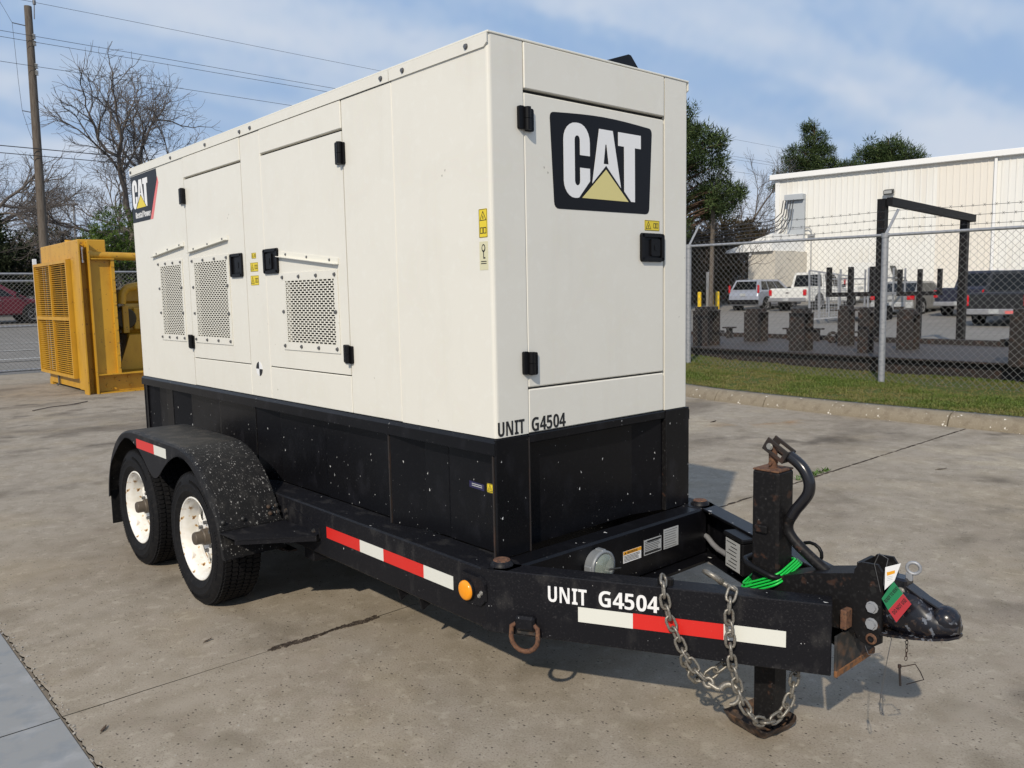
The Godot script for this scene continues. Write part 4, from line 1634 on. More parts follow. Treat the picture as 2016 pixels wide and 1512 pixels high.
	flank(b, PackedVector2Array([Vector2(-0.085, 0.515), Vector2(-0.075, 0.522), Vector2(0.03, 0.518), Vector2(0.05, 0.50), Vector2(0.05, 0.44), Vector2(0.03, 0.42), Vector2(-0.05, 0.412)]), -0.100, -0.112)
	var lamp := part("marker_lamp", b, M.black_dusty, t)
	b = mb()
	var left := Basis(Vector3(0, 1, 0), Vector3(-1, 0, 0), Vector3(0, 0, 1))
	b.lathe(PackedVector2Array([Vector2(0.040, 0.0), Vector2(0.039, 0.008), Vector2(0.036, 0.010)]), Transform3D(left, Vector3(-0.111, 0.461, -0.042)), 24)
	part("lamp_ring", b, M.plastic, lamp)
	b = mb()
	b.lathe(PackedVector2Array([Vector2(0.036, 0.008), Vector2(0.0345, 0.016), Vector2(0.028, 0.020), Vector2(0.015, 0.0225), Vector2(0.0, 0.023)]), Transform3D(left, Vector3(-0.111, 0.461, -0.042)), 24)
	part("lamp_lens", b, M.amber, lamp)
	for q in [Vector2(0.022, 0.455), Vector2(0.034, 0.468)]:
		b = mb()
		hexhead(b, Vector3(-0.112, q.y, q.x), Vector3.LEFT, 0.006, 0.005)
		part("bolt", b, M.zinc, lamp)
	# tie down ring
	b = mb()
	b.bar(on_arm(0.058, 0.385, 0.012), on_arm(0.13, 0.385, 0.012), 0.034, 0.05, Vector3.UP, 0.01)
	var tie := part("tie_down", b, M.black_dusty, t)
	b = mb()
	var rp := PackedVector3Array()
	for i in 9:
		var a := PI + PI * i / 8.0
		rp.append(on_arm(0.093 + 0.048 * cos(a), 0.335 + 0.048 * sin(a), 0.022))
	rp.append(on_arm(0.139, 0.372, 0.020))
	rp.append(on_arm(0.118, 0.386, 0.014))
	rp.append(on_arm(0.068, 0.386, 0.014))
	rp.append(on_arm(0.047, 0.372, 0.020))
	b.tube(rp, 0.0085, 8, true)
	part("tie_down_ring", b, M.rust, tie)
	b = mb()
	b.bar(on_arm(0.062, 0.352, 0.004), on_arm(0.126, 0.352, 0.004), 0.008, 0.022)
	part("weld_pad", b, M.rusty_plate, tie)
	# on the front crossbeam: clear connector, three labels
	b = mb()
	var fw := Basis(Vector3.RIGHT, Vector3(0, 0, 1), Vector3.DOWN)
	b.lathe(PackedVector2Array([Vector2(0.060, 0.0), Vector2(0.060, 0.03), Vector2(0.063, 0.032), Vector2(0.063, 0.045), Vector2(0.054, 0.047), Vector2(0.050, 0.04)]), Transform3D(fw, Vector3(0.395, 0.465, 0.100)), 28)
	b.bx(0.325, 0.345, 0.44, 0.48, 0.105, 0.14, 0.004)
	b.bx(0.385, 0.41, 0.515, 0.532, 0.105, 0.145, 0.004)
	var con := part("round_lamp", b, M.grey_cast, t)
	b = mb()
	b.lathe(PackedVector2Array([Vector2(0.049, 0.008), Vector2(0.0, 0.008)]), Transform3D(fw, Vector3(0.395, 0.465, 0.100)), 24)
	part("lamp_bowl", b, M.grey_cast, con)
	b = mb()
	b.lathe(PackedVector2Array([Vector2(0.052, 0.043), Vector2(0.045, 0.056), Vector2(0.028, 0.064), Vector2(0.0, 0.067)]), Transform3D(fw, Vector3(0.395, 0.465, 0.100)), 24)
	part("lamp_lens", b, M.clear, con)
	b = mb()
	b.tube(PackedVector3Array([Vector3(0.395, 0.465, 0.11), Vector3(0.40, 0.46, 0.165), Vector3(0.455, 0.455, 0.175)]), 0.004, 6)
	part("lamp_wire", b, M.bolt_black, con)
	for q in [[0.556, 0.665, 0.430, 0.477], [0.683, 0.794, 0.432, 0.495], [0.810, 0.908, 0.430, 0.514]]:
		b = mb()
		facing(b, PackedVector2Array([Vector2(q[0], q[2]), Vector2(q[1], q[2]), Vector2(q[1], q[3]), Vector2(q[0], q[3])]), 0.1002, 0.101)
		var lab := part("notice_label", b, M.white if q[0] < 0.6 else M.label_grey, t)
		b = mb()
		var rows := 5 if q[0] < 0.6 else 8
		var y1: float = q[3] - (0.02 if q[0] < 0.6 else 0.008)
		for k in rows:
			var y: float = lerpf(y1, q[2] + 0.006, float(k) / (rows - 1))
			b.bx(q[0] + 0.005, q[1] - 0.005 - rng.randf() * 0.02, y - 0.0011, y + 0.0011, 0.101, 0.1014)
		if q[0] > 0.68 and q[0] < 0.7:
			b.bx(q[0] + 0.004, q[1] - 0.004, q[2] + 0.004, q[2] + 0.011, 0.101, 0.1015)
			b.bx(q[0] + 0.02, q[1] - 0.004, q[3] - 0.012, q[3] - 0.004, 0.101, 0.1015)
		part("label_print", b, M.letter_black if q[0] < 0.8 else M.bolt, lab)
		if q[0] < 0.6:
			b = mb()
			b.bx(q[0], q[1], q[3] - 0.014, q[3] - 0.0005, 0.1011, 0.1017)
			part("label_header", b, M.orange_label, lab)
			lettering("label_lettering", "WARNING", true, 0.008, 0.062, M.letter_black, lab, Vector3(q[0] + 0.022, q[3] - 0.0115, 0.1018), Vector3.RIGHT, Vector3.UP, 0.0004)
			b = mb()
			facing(b, PackedVector2Array([Vector2(q[0] + 0.006, q[3] - 0.0115), Vector2(q[0] + 0.017, q[3] - 0.0115), Vector2(q[0] + 0.0115, q[3] - 0.003)]), 0.1018, 0.1022)
			part("label_symbol", b, M.letter_black, lab)
	# battery box and hose on the inside of the far arm
	var bd := Vector3(-d.x, 0, d.z)
	var bn := Vector3(-d.z, 0, -d.x)
	var b0 := mirror_x(on_arm(0.345, 0.0, -0.078))
	var bb := Basis(bd, Vector3.UP, bd.cross(Vector3.UP))
	b = mb()
	b.box(b0 + bd * 0.075 + Vector3(0, 0.462, 0), Vector3(0.14, 0.13, 0.11), bb, 0.006)
	var bat := part("battery_box", b, M.plastic, t)
	b = mb()
	b.box(b0 + bd * 0.075 + Vector3(0, 0.535, 0), Vector3(0.15, 0.018, 0.12), bb, 0.006)
	part("box_lid", b, M.plastic, bat)
	b = mb()
	b.box(b0 + bd * 0.07 + Vector3(0, 0.462, 0) + bn * 0.0553, Vector3(0.11, 0.115, 0.001), bb)
	var bl := part("box_label", b, M.label_grey, bat)
	b = mb()
	for k in 7:
		b.box(b0 + bd * (0.07 + 0.01 * (k % 3 - 1)) + Vector3(0, 0.415 + k * 0.0155, 0) + bn * 0.0562, Vector3(0.075 - 0.012 * (k % 3), 0.003, 0.0006), bb)
	part("label_print", b, M.letter_black, bat)
	b = mb()
	var hs := PackedVector3Array()
	for q in [[0.0, 0.425], [0.06, 0.425], [0.11, 0.408], [0.16, 0.40], [0.26, 0.40]]:
		hs.append(mirror_x(on_arm(q[0], q[1], -0.06)))
	b.tube(hs, 0.012, 8)
	part("cable_hose", b, M.bumper_grey, t)
	# rusty plate that closes the tip of the drawbar, and the sloping beam to the coupler
	part("tip_plate", mb().bx(0.425, GW - 0.425, 0.334, 0.46, 1.036, 1.044, 0.002), M.rusty_plate, t)
	part("tip_edge", mb().bx(0.423, GW - 0.423, 0.331, 0.352, 1.0375, 1.047, 0.003), M.orange_rust, t)
	b = mb()
	flank(b, PackedVector2Array([Vector2(0.68, 0.500), Vector2(0.80, 0.566), Vector2(0.90, 0.602), Vector2(1.062, 0.642), Vector2(1.062, 0.455), Vector2(0.68, 0.455)]), 0.602, 0.498)
	part("centre_beam", b, M.black_worn, t)
	# bracket plates at the tip
	for x in [0.494, 0.596]:
		b = mb()
		flank(b, PackedVector2Array([Vector2(1.030, 0.46), Vector2(1.060, 0.655), Vector2(1.078, 0.681), Vector2(1.128, 0.684), Vector2(1.142, 0.665), Vector2(1.146, 0.45), Vector2(1.12, 0.430), Vector2(1.08, 0.438), Vector2(1.06, 0.47)]), x + 0.010, x)
		var pl := part("bracket_plate", b, M.black_worn, t)
		for q in [0.657, 0.606]:
			b = mb()
			flank(b, disc(1.118, q, 0.0105, 0.0105, 12), x - 0.0002, x - 0.0008)
			part("bolt_hole", b, M.dark, pl)
		for q in [0.552, 0.501]:
			b = mb()
			hexhead(b, Vector3(x, q, 1.116), Vector3.LEFT, 0.0145, 0.011)
			part("bolt", b, M.galvanized, pl)
		b = mb()
		b.lathe(PackedVector2Array([Vector2(0.017, 0.0), Vector2(0.016, 0.004), Vector2(0.010, 0.005)]), Transform3D(left, Vector3(x, 0.455, 1.116)), 14)
		part("worn_eye", b, M.rust, pl)
	part("bracket_web", mb().bx(0.504, 0.596, 0.44, 0.675, 1.062, 1.074), M.black_worn, t)
	b = mb()
	b.bx(0.452, 0.492, 0.475, 0.535, 1.038, 1.058, 0.003)
	part("weld_block", b, M.rust, t)
	coupler(t)
	jack(t)
	chains(t)


func coupler(t: Node3D) -> void:
	var b := mb()
	var rings := []
	# half width, underside, top at stations along z
	for q in [[1.118, 0.040, 0.495, 0.618], [1.150, 0.048, 0.488, 0.622], [1.190, 0.056, 0.482, 0.622], [1.230, 0.058, 0.483, 0.612], [1.262, 0.056, 0.487, 0.588], [1.285, 0.052, 0.494, 0.576], [1.305, 0.046, 0.502, 0.574], [1.325, 0.036, 0.512, 0.562], [1.340, 0.022, 0.522, 0.548]]:
		var r := PackedVector3Array()
		for k in 14:
			var a := TAU * k / 14.0
			var cx := signf(cos(a)) * pow(absf(cos(a)), 0.7)
			var cy := signf(sin(a)) * pow(absf(sin(a)), 0.75)
			var wide := 1.0 if cy < 0.0 else lerpf(1.0, 0.74, cy)
			r.append(Vector3(0.55 + q[1] * cx * wide, (q[2] + q[3]) / 2 + (q[3] - q[2]) / 2 * cy, q[0]))
		rings.append(r)
	b.loft(rings)
	# the ball housing and the turned-out rim
	b.lathe(PackedVector2Array([Vector2(0.041, -0.03), Vector2(0.042, 0.0), Vector2(0.038, 0.018), Vector2(0.028, 0.031), Vector2(0.014, 0.038), Vector2(0.0, 0.04)]), Transform3D(Basis(), Vector3(0.55, 0.552, 1.300)), 18)
	var rim := PackedVector2Array()
	for q in [[-0.064, 1.15], [-0.070, 1.20], [-0.068, 1.25], [-0.060, 1.30], [-0.042, 1.335], [-0.015, 1.352], [0.015, 1.352], [0.042, 1.335], [0.060, 1.30], [0.068, 1.25], [0.070, 1.20], [0.064, 1.15]]:
		rim.append(Vector2(0.55 + q[0], q[1]))
	var tilt := Transform3D(Basis(Vector3.RIGHT, Vector3(0, 0.18, 1).normalized(), Vector3(0, 1, -0.18).normalized()), Vector3(0, 0.483 - 1.19 * 0.177, 0.012))
	b.prism(rim, tilt, 0.0, 0.007)
	var c := part("coupler", b, M.scuffed, t)
	b = mb()
	b.bx(0.524, 0.576, 0.600, 0.648, 1.150, 1.200, 0.006)
	b.bar(Vector3(0.55, 0.640, 1.17), Vector3(0.55, 0.600, 1.245), 0.046, 0.008, Vector3.UP, 0.002)
	b.bar(Vector3(0.55, 0.606, 1.235), Vector3(0.55, 0.583, 1.29), 0.038, 0.007, Vector3.UP, 0.002)
	part("coupler_latch", b, M.black_gloss, c)
	b = mb()
	hexhead(b, Vector3(0.524, 0.612, 1.185), Vector3.LEFT, 0.009, 0.008)
	part("bolt", b, M.zinc, c)
	b = mb()
	var p := PackedVector3Array()
	for i in 14:
		var a := TAU * i / 14.0
		p.append(Vector3(0.55 + 0.3 * 0.017 * cos(a), 0.680 + 0.017 * sin(a), 1.208 + 0.017 * cos(a)))
	b.tube(p, 0.005, 8, true)
	b.bx(0.543, 0.557, 0.64, 0.665, 1.188, 1.206, 0.002)
	part("latch_eye", b, M.galvanized, c)
	# light chain with its locking pin
	b = mb()
	var am := mb()
	var lp := PackedVector3Array()
	for i in 12:
		var a := TAU * i / 12.0
		lp.append(Vector3(cos(a) * 0.0035, 0, sin(a) * 0.0075))
	var small := am.tube(lp, 0.0011, 6, true).mesh(M.rusty_steel)
	run_chain(c, "chain_link", PackedVector3Array([Vector3(0.55, 0.482, 1.195), Vector3(0.551, 0.43, 1.196), Vector3(0.55, 0.386, 1.194)]), 0.0122, small)
	b = mb()
	b.cyl(Vector3(0.55, 0.373, 1.177), Vector3(0.553, 0.312, 1.180), 0.0036, 8)
	b.cyl(Vector3(0.55, 0.377, 1.177), Vector3(0.55, 0.368, 1.1775), 0.0055, 8)
	b.tube(PackedVector3Array([Vector3(0.55, 0.372, 1.177), Vector3(0.55, 0.379, 1.195), Vector3(0.552, 0.393, 1.221), Vector3(0.555, 0.373, 1.235), Vector3(0.556, 0.352, 1.245), Vector3(0.553, 0.345, 1.232), Vector3(0.55, 0.324, 1.199)]), 0.0016, 6)
	part("locking_pin", b, M.rusty_steel, c)
	# breakaway cable
	b = mb()
	b.tube(PackedVector3Array([Vector3(0.51, 0.485, 1.150), Vector3(0.502, 0.47, 1.172), Vector3(0.50, 0.41, 1.163), Vector3(0.50, 0.35, 1.154), Vector3(0.50, 0.29, 1.147)]), 0.0011, 6)
	var lo := PackedVector3Array()
	for i in 14:
		var a := TAU * i / 14.0
		lo.append(Vector3(0.50 + 0.001 * cos(a), 0.257 + 0.028 * sin(a), 1.149 + 0.0045 * cos(a)))
	b.tube(lo, 0.0012, 6, true)
	b.cyl(Vector3(0.50, 0.296, 1.147), Vector3(0.50, 0.282, 1.148), 0.0042, 8)
	b.tube(PackedVector3Array([Vector3(0.496, 0.60, 1.14), Vector3(0.48, 0.69, 1.125), Vector3(0.478, 0.725, 1.14), Vector3(0.478, 0.715, 1.165), Vector3(0.48, 0.66, 1.155), Vector3(0.488, 0.63, 1.15)]), 0.0012, 6)
	b.tube(PackedVector3Array([Vector3(0.49, 0.43, 1.10), Vector3(0.47, 0.415, 1.12), Vector3(0.485, 0.425, 1.15)]), 0.0012, 6)
	part("breakaway_cable", b, M.bolt, c)


func curve3(p: PackedVector3Array, k: int) -> PackedVector3Array:
	var r := PackedVector3Array()
	for i in p.size() - 1:
		for s in k:
			r.append(p[i].cubic_interpolate(p[i + 1], p[maxi(i - 1, 0)], p[mini(i + 2, p.size() - 1)], float(s) / k))
	r.append(p[p.size() - 1])
	return r


func jack(t: Node3D) -> void:
	var c := Vector3(0.556, 0, 0.748)
	var b := mb()
	b.box(c + Vector3(0, 0.611, 0), Vector3(0.097, 0.590, 0.097), Basis(), 0.008)
	var j := part("jack", b, M.black_worn, t)
	b = mb()
	b.box(c + Vector3(0, 0.9065, 0), Vector3(0.094, 0.006, 0.094), Basis(), 0.002)
	part("jack_cap", b, M.rust, j)
	b = mb()
	b.bx(c.x - 0.052, c.x + 0.052, 0.268, 0.318, c.z - 0.052, c.z + 0.052, 0.003)
	b.bx(c.x - 0.039, c.x + 0.039, 0.03, 0.27, c.z - 0.039, c.z + 0.039, 0.004)
	part("jack_leg", b, M.black_worn, j)
	# dished foot: flat middle, turned-up rim
	b = mb()
	var rings := []
	for q in [[0.0, 0.006], [0.050, 0.006], [0.072, 0.018], [0.088, 0.05]]:
		var r := PackedVector3Array()
		var rr := rounded(-q[0] - 0.002, q[0] + 0.002, -q[0] * 1.05 - 0.002, q[0] * 1.05 + 0.002, maxf(q[0] * 0.28, 0.001), 4)
		for p in rr:
			var lift: float = q[1]
			if q[0] > 0.06:
				lift *= 0.25 + 0.75 * clampf(absf(p.x) / q[0], 0.0, 1.0)
			r.append(Vector3(0.553 + p.x * 0.98 - p.y * 0.2, lift, 0.712 + p.y * 0.98 + p.x * 0.2))
		rings.append(r)
	for i in rings.size() - 1:
		var k: int = rings[i].size()
		for n in k:
			var n2 := (n + 1) % k
			b.quad(rings[i][n], rings[i][n2], rings[i + 1][n2], rings[i + 1][n], Vector3.UP)
			var s := Vector3(0, -0.005, 0)
			b.quad(rings[i][n] + s, rings[i][n2] + s, rings[i + 1][n2] + s, rings[i + 1][n] + s, Vector3.DOWN)
	for n in rings[3].size():
		var n2: int = (n + 1) % rings[3].size()
		b.quad(rings[3][n], rings[3][n2], rings[3][n2] + Vector3(0, -0.005, 0), rings[3][n] + Vector3(0, -0.005, 0), rings[3][n] - c)
	part("jack_foot", b, M.rusty_foot, j)
	b = mb()
	b.tube(PackedVector3Array([c + Vector3(0.05, 0.03, 0.02), c + Vector3(0.052, 0.07, 0.015), c + Vector3(0.055, 0.07, -0.02), c + Vector3(0.053, 0.03, -0.03)]), 0.0035, 6)
	part("foot_handle", b, M.rusty_steel, j)
	# screw head with its slotted clevis
	b = mb()
	b.cyl(c + Vector3(0, 0.905, 0.0), c + Vector3(0, 0.985, -0.002), 0.014, 14)
	b.cyl(c + Vector3(-0.022, 0.925, 0.0), c + Vector3(0.022, 0.925, 0.0), 0.006, 8)
	part("jack_screw", b, M.rust, j)
	var cb := Basis(Vector3.RIGHT, Vector3(0, 0.86, 0.51), Vector3(0, -0.51, 0.86))
	var cc := c + Vector3(0, 0.972, 0.020)
	b = mb()
	for x in [-0.022, 0.022]:
		# each cheek has a slot: two bars and two ends
		b.box(cc + cb * Vector3(x, 0.017, 0), Vector3(0.006, 0.012, 0.086), cb, 0.0015)
		b.box(cc + cb * Vector3(x, -0.017, 0), Vector3(0.006, 0.012, 0.086), cb, 0.0015)
		b.box(cc + cb * Vector3(x, 0, -0.030), Vector3(0.006, 0.024, 0.026), cb)
		b.box(cc + cb * Vector3(x, 0, 0.036), Vector3(0.006, 0.024, 0.014), cb)
	b.box(cc + cb * Vector3(0, 0, 0.040), Vector3(0.044, 0.045, 0.006), cb, 0.0015)
	part("crank_clevis", b, M.rusty_steel, j)
	b = mb()
	hexhead(b, cc + cb * Vector3(-0.025, 0.0, -0.022), Vector3.LEFT, 0.009, 0.006)
	part("bolt", b, M.zinc, j)
	b = mb()
	var pts := PackedVector3Array()
	var ctl := [[0.955, 0.808], [0.935, 0.84], [0.912, 0.862], [0.880, 0.876], [0.845, 0.874], [0.815, 0.856], [0.785, 0.833], [0.758, 0.817]]
	for q in ctl:
		pts.append(Vector3(c.x, q[0], q[1]))
	b.tube(curve3(pts, 4), 0.0185, 12)
	part("jack_crank", b, M.black_gloss, j)
	b = mb()
	pts = PackedVector3Array()
	for q in [[0.764, 0.820], [0.735, 0.806], [0.71, 0.806], [0.688, 0.820], [0.668, 0.842], [0.648, 0.870], [0.625, 0.905], [0.600, 0.945]]:
		pts.append(Vector3(c.x, q[0], q[1]))
	b.tube(curve3(pts, 3), 0.0175, 12)
	part("crank_grip", b, M.black_worn, j)
	b = mb()
	pts = PackedVector3Array()
	for i in 9:
		var a := -0.6 + 3.6 * i / 8.0
		pts.append(Vector3(0.63, 0.625 + 0.035 * sin(a), 0.845 + 0.04 * cos(a)))
	b.tube(pts, 0.006, 8)
	part("brake_hose", b, M.plastic, j)
	# black hoop round the tube at the height of the beam
	b = mb()
	pts = PackedVector3Array()
	for q in rounded(c.x - 0.073, c.x + 0.063, c.z - 0.07, c.z + 0.062, 0.03, 4):
		pts.append(Vector3(q.x, 0.578 - (q.y - c.z) * 0.25, q.y))
	b.tube(pts, 0.011, 8, true)
	part("hose_loop", b, M.plastic, j)
	b = mb()
	b.bx(c.x - 0.062, c.x - 0.049, 0.70, 0.725, c.z - 0.03, c.z + 0.015, 0.003)
	part("jack_lug", b, M.black_worn, j)


func chains(t: Node3D) -> void:
	var am := link_mesh()
	# first chain: from its eye on the arm, over the edge, down and round to a hook; its tail hangs behind
	var n1 := Node3D.new()
	n1.name = "safety_chain"
	t.add_child(n1, true)
	n1.position = -t.position
	var p := PackedVector3Array([on_arm(0.556, 0.582, -0.02), on_arm(0.560, 0.572, 0.012)])
	for q in [[0.562, 0.546], [0.578, 0.469], [0.602, 0.413], [0.627, 0.358], [0.667, 0.301], [0.700, 0.272]]:
		p.append(on_arm(q[0], q[1], 0.020))
	run_chain(n1, "chain_link", p, 0.0365, am)
	run_chain(n1, "chain_link", PackedVector3Array([on_arm(0.628, 0.342, 0.012), on_arm(0.632, 0.30, 0.0), on_arm(0.65, 0.262, -0.02), on_arm(0.672, 0.244, -0.03), on_arm(0.70, 0.262, -0.05), on_arm(0.75, 0.30, -0.07), on_arm(0.77, 0.33, -0.08)]), 0.0365, am)
	grab_hook(n1, on_arm(0.704, 0.268, 0.02), on_arm(0.79, 0.235, 0.03) - on_arm(0.704, 0.268, 0.02), nrm_of_arm() + Vector3.UP * 0.3)
	var b := mb()
	b.box(on_arm(0.56, 0.562, -0.035), Vector3(0.02, 0.03, 0.05), Basis(Vector3.UP, 0.4), 0.005)
	part("chain_eye", b, M.black_worn, n1)
	# second chain: hook on top, down past the tape, a loop by the jack foot and back up behind
	var n2 := Node3D.new()
	n2.name = "safety_chain"
	t.add_child(n2, true)
	n2.position = -t.position
	p = PackedVector3Array([on_arm(0.775, 0.575, 0.004)])
	for q in [[0.768, 0.550, 0.024], [0.764, 0.530, 0.03], [0.768, 0.455, 0.03], [0.771, 0.386, 0.03], [0.779, 0.326, 0.03], [0.793, 0.271, 0.03], [0.812, 0.212, 0.03], [0.845, 0.168, 0.02], [0.872, 0.148, -0.01], [0.905, 0.145, -0.045], [0.932, 0.170, -0.075], [0.950, 0.220, -0.09], [0.960, 0.290, -0.095], [0.965, 0.35, -0.095]]:
		p.append(on_arm(q[0], q[1], q[2]))
	run_chain(n2, "chain_link", p, 0.0365, am)
	grab_hook(n2, on_arm(0.772, 0.572, -0.006), on_arm(0.70, 0.60, -0.03) - on_arm(0.772, 0.572, -0.006), Vector3.UP * 0.35 + Vector3(0.55, 0, 0.8))


func nrm_of_arm() -> Vector3:
	var d := ARM_DIR.normalized()
	return Vector3(-d.z, 0, d.x)


# things that hang on the drawbar
func build_hangings() -> void:
	# coil of wire round the jack
	var c := Vector3(0.556, 0.0, 0.748)
	var co := thing("wire_coil", "bright green wire coiled in loops round the foot of the jack tube", "wire", Vector3(0.55, 0.5, 0.75))
	for k in 4:
		var p := PackedVector3Array()
		var o := 0.0075 * k
		for q in rounded(c.x - 0.066 - o * 0.6, c.x + 0.062 + o, c.z - 0.080, c.z + 0.062 + o * 0.5, 0.03, 5):
			p.append(Vector3(q.x + 0.002 * sin(k * 2.0 + q.y * 30.0), 0.562 + (q.y - c.z) * 0.50 + (q.x - c.x) * 0.25 - 0.0092 * k, q.y))
		part("wire_loop", mb().tube(p, 0.0038, 7, true), M.green_wire, co)
	# hanging tag
	var tg := thing("hanging_tag", "folded card tag, white above green and red, wired to the coupler", "tag", Vector3(0.475, 0.55, 1.18))
	var x := 0.474
	var quads := [
		["tag_face", M.white, [Vector2(1.160, 0.690), Vector2(1.204, 0.712), Vector2(1.187, 0.656), Vector2(1.160, 0.622)], 0.0],
		["tag_green", M.tag_green, [Vector2(1.154, 0.596), Vector2(1.186, 0.655), Vector2(1.214, 0.626), Vector2(1.174, 0.566)], 0.004],
		["tag_red", M.tag_red, [Vector2(1.174, 0.566), Vector2(1.214, 0.626), Vector2(1.238, 0.602), Vector2(1.203, 0.545), Vector2(1.198, 0.537)], 0.004]]
	for q in quads:
		var b := mb()
		var poly := PackedVector2Array(q[2])
		flank(b, poly, x - q[3], x - q[3] - 0.0008)
		part(q[0], b, q[1], tg)
	# its print: a yellow mark and grey lines above, words below
	var b := mb()
	flank(b, PackedVector2Array([Vector2(1.165, 0.676), Vector2(1.188, 0.688), Vector2(1.188, 0.679), Vector2(1.166, 0.666)]), x - 0.001, x - 0.0013)
	part("tag_mark", b, M.orange_label, tg)
	b = mb()
	for k in 3:
		flank(b, PackedVector2Array([Vector2(1.166, 0.662 - k * 0.005), Vector2(1.182, 0.670 - k * 0.005), Vector2(1.182, 0.669 - k * 0.005), Vector2(1.166, 0.661 - k * 0.005)]), x - 0.001, x - 0.0013)
	part("tag_print", b, M.label_grey, tg)
	var al := Vector3(0, 0.60, 0.40).normalized()
	var al2 := Vector3(0, 0.060, 0.040).normalized()
	var up := Vector3.LEFT.cross(al)
	lettering("tag_lettering", "READY TO RENT", true, 0.0095, 0.062, M.letter_black, tg, Vector3(x - 0.0049, 0.586, 1.168), al2, up, 0.0004)
	lettering("tag_lettering", "DO NOT USE", true, 0.0105, 0.060, M.letter_black, tg, Vector3(x - 0.0049, 0.5585, 1.193), al2, up, 0.0004)

func land(x: float, z: float) -> float:
	var h := 0.02
	h += 0.040 * clampf(x - 29.0, 0.0, 60.0)
	if z < -18.0:
		h = maxf(h, 0.02 + 0.036 * clampf(-z - 18.0, 0.0, 60.0) * clampf((24.0 - x) / 10.0, 0.0, 1.0))
	return h


# a sheet over a list of x and z lines
func field(xs: Array, zs: Array, m: Material, lift := 0.0) -> ArrayMesh:
	var b := mb()
	for i in xs.size() - 1:
		for j in zs.size() - 1:
			var p := []
			for q in [[i, j], [i + 1, j], [i + 1, j + 1], [i, j + 1]]:
				p.append(Vector3(xs[q[0]], land(xs[q[0]], zs[q[1]]) + lift, zs[q[1]]))
			b.quad(p[0], p[1], p[2], p[3], Vector3.UP)
	return b.mesh(m)


# concrete slab with a slightly ragged rim; its maps run in metres over the whole yard
func yard_slab(parent: Node3D, x0: float, x1: float, z0: float, z1: float, m: Material, ragged_west := 0.0, top := 0.0) -> void:
	var rim := PackedVector2Array()
	var steps := 260 if ragged_west > 0.0 else 60
	rng.seed = int(absf(x0 * 31.0 + z0 * 7.0)) + 5
	var nz := noise(5, 3.0, 3)
	for i in 61:
		rim.append(Vector2(lerpf(x0, x1, i / 60.0), z0 + 0.004 * nz.get_noise_2d(i * 0.9, z0)))
	for i in range(1, 61):
		rim.append(Vector2(x1, lerpf(z0, z1, i / 60.0)))
	for i in range(1, 61):
		rim.append(Vector2(lerpf(x1, x0, i / 60.0), z1 + 0.004 * nz.get_noise_2d(i * 0.9, z1)))
	for i in range(1, steps):
		var z := lerpf(z1, z0, float(i) / steps)
		var o := 0.0
		if ragged_west > 0.0:
			var a := nz.get_noise_2d(z * 1.1, 3.0)
			var c := nz.get_noise_2d(z * 8.0, 9.0)
			o = ragged_west * (0.4 + a * 0.8 + c * 0.9)
			o = clampf(o, 0.0, 0.06)
		rim.append(Vector2(x0 + o, z))
	var st := SurfaceTool.new()
	st.begin(Mesh.PRIMITIVE_TRIANGLES)
	var idx := Geometry2D.triangulate_polygon(rim)
	for i in range(0, idx.size(), 3):
		var t := [rim[idx[i]], rim[idx[i + 1]], rim[idx[i + 2]]]
		var cr: float = (t[1] - t[0]).cross(t[2] - t[0])
		if cr < 0.0:
			t = [t[0], t[2], t[1]]
		# seen from above with z towards the viewer: clockwise
		for q in t:
			st.set_normal(Vector3.UP)
			st.set_uv(Vector2(q.x, q.y))
			st.set_uv2(Vector2(q.x, q.y))
			st.add_vertex(Vector3(q.x, top, q.y))
	for i in rim.size():
		var a := rim[i]
		var c := rim[(i + 1) % rim.size()]
		var e := c - a
		var o := Vector3(e.y, 0, -e.x).normalized()
		for q in [[a, top], [c, top], [c, top - 0.09], [a, top], [c, top - 0.09], [a, top - 0.09]]:
			st.set_normal(o)
			st.set_uv(Vector2(q[0].x + q[1], q[0].y))
			st.set_uv2(Vector2(q[0].x, q[0].y))
			st.add_vertex(Vector3(q[0].x, q[1], q[0].y))
	var am := st.commit()
	am.surface_set_material(0, m)
	inst("concrete_slab", am, parent)


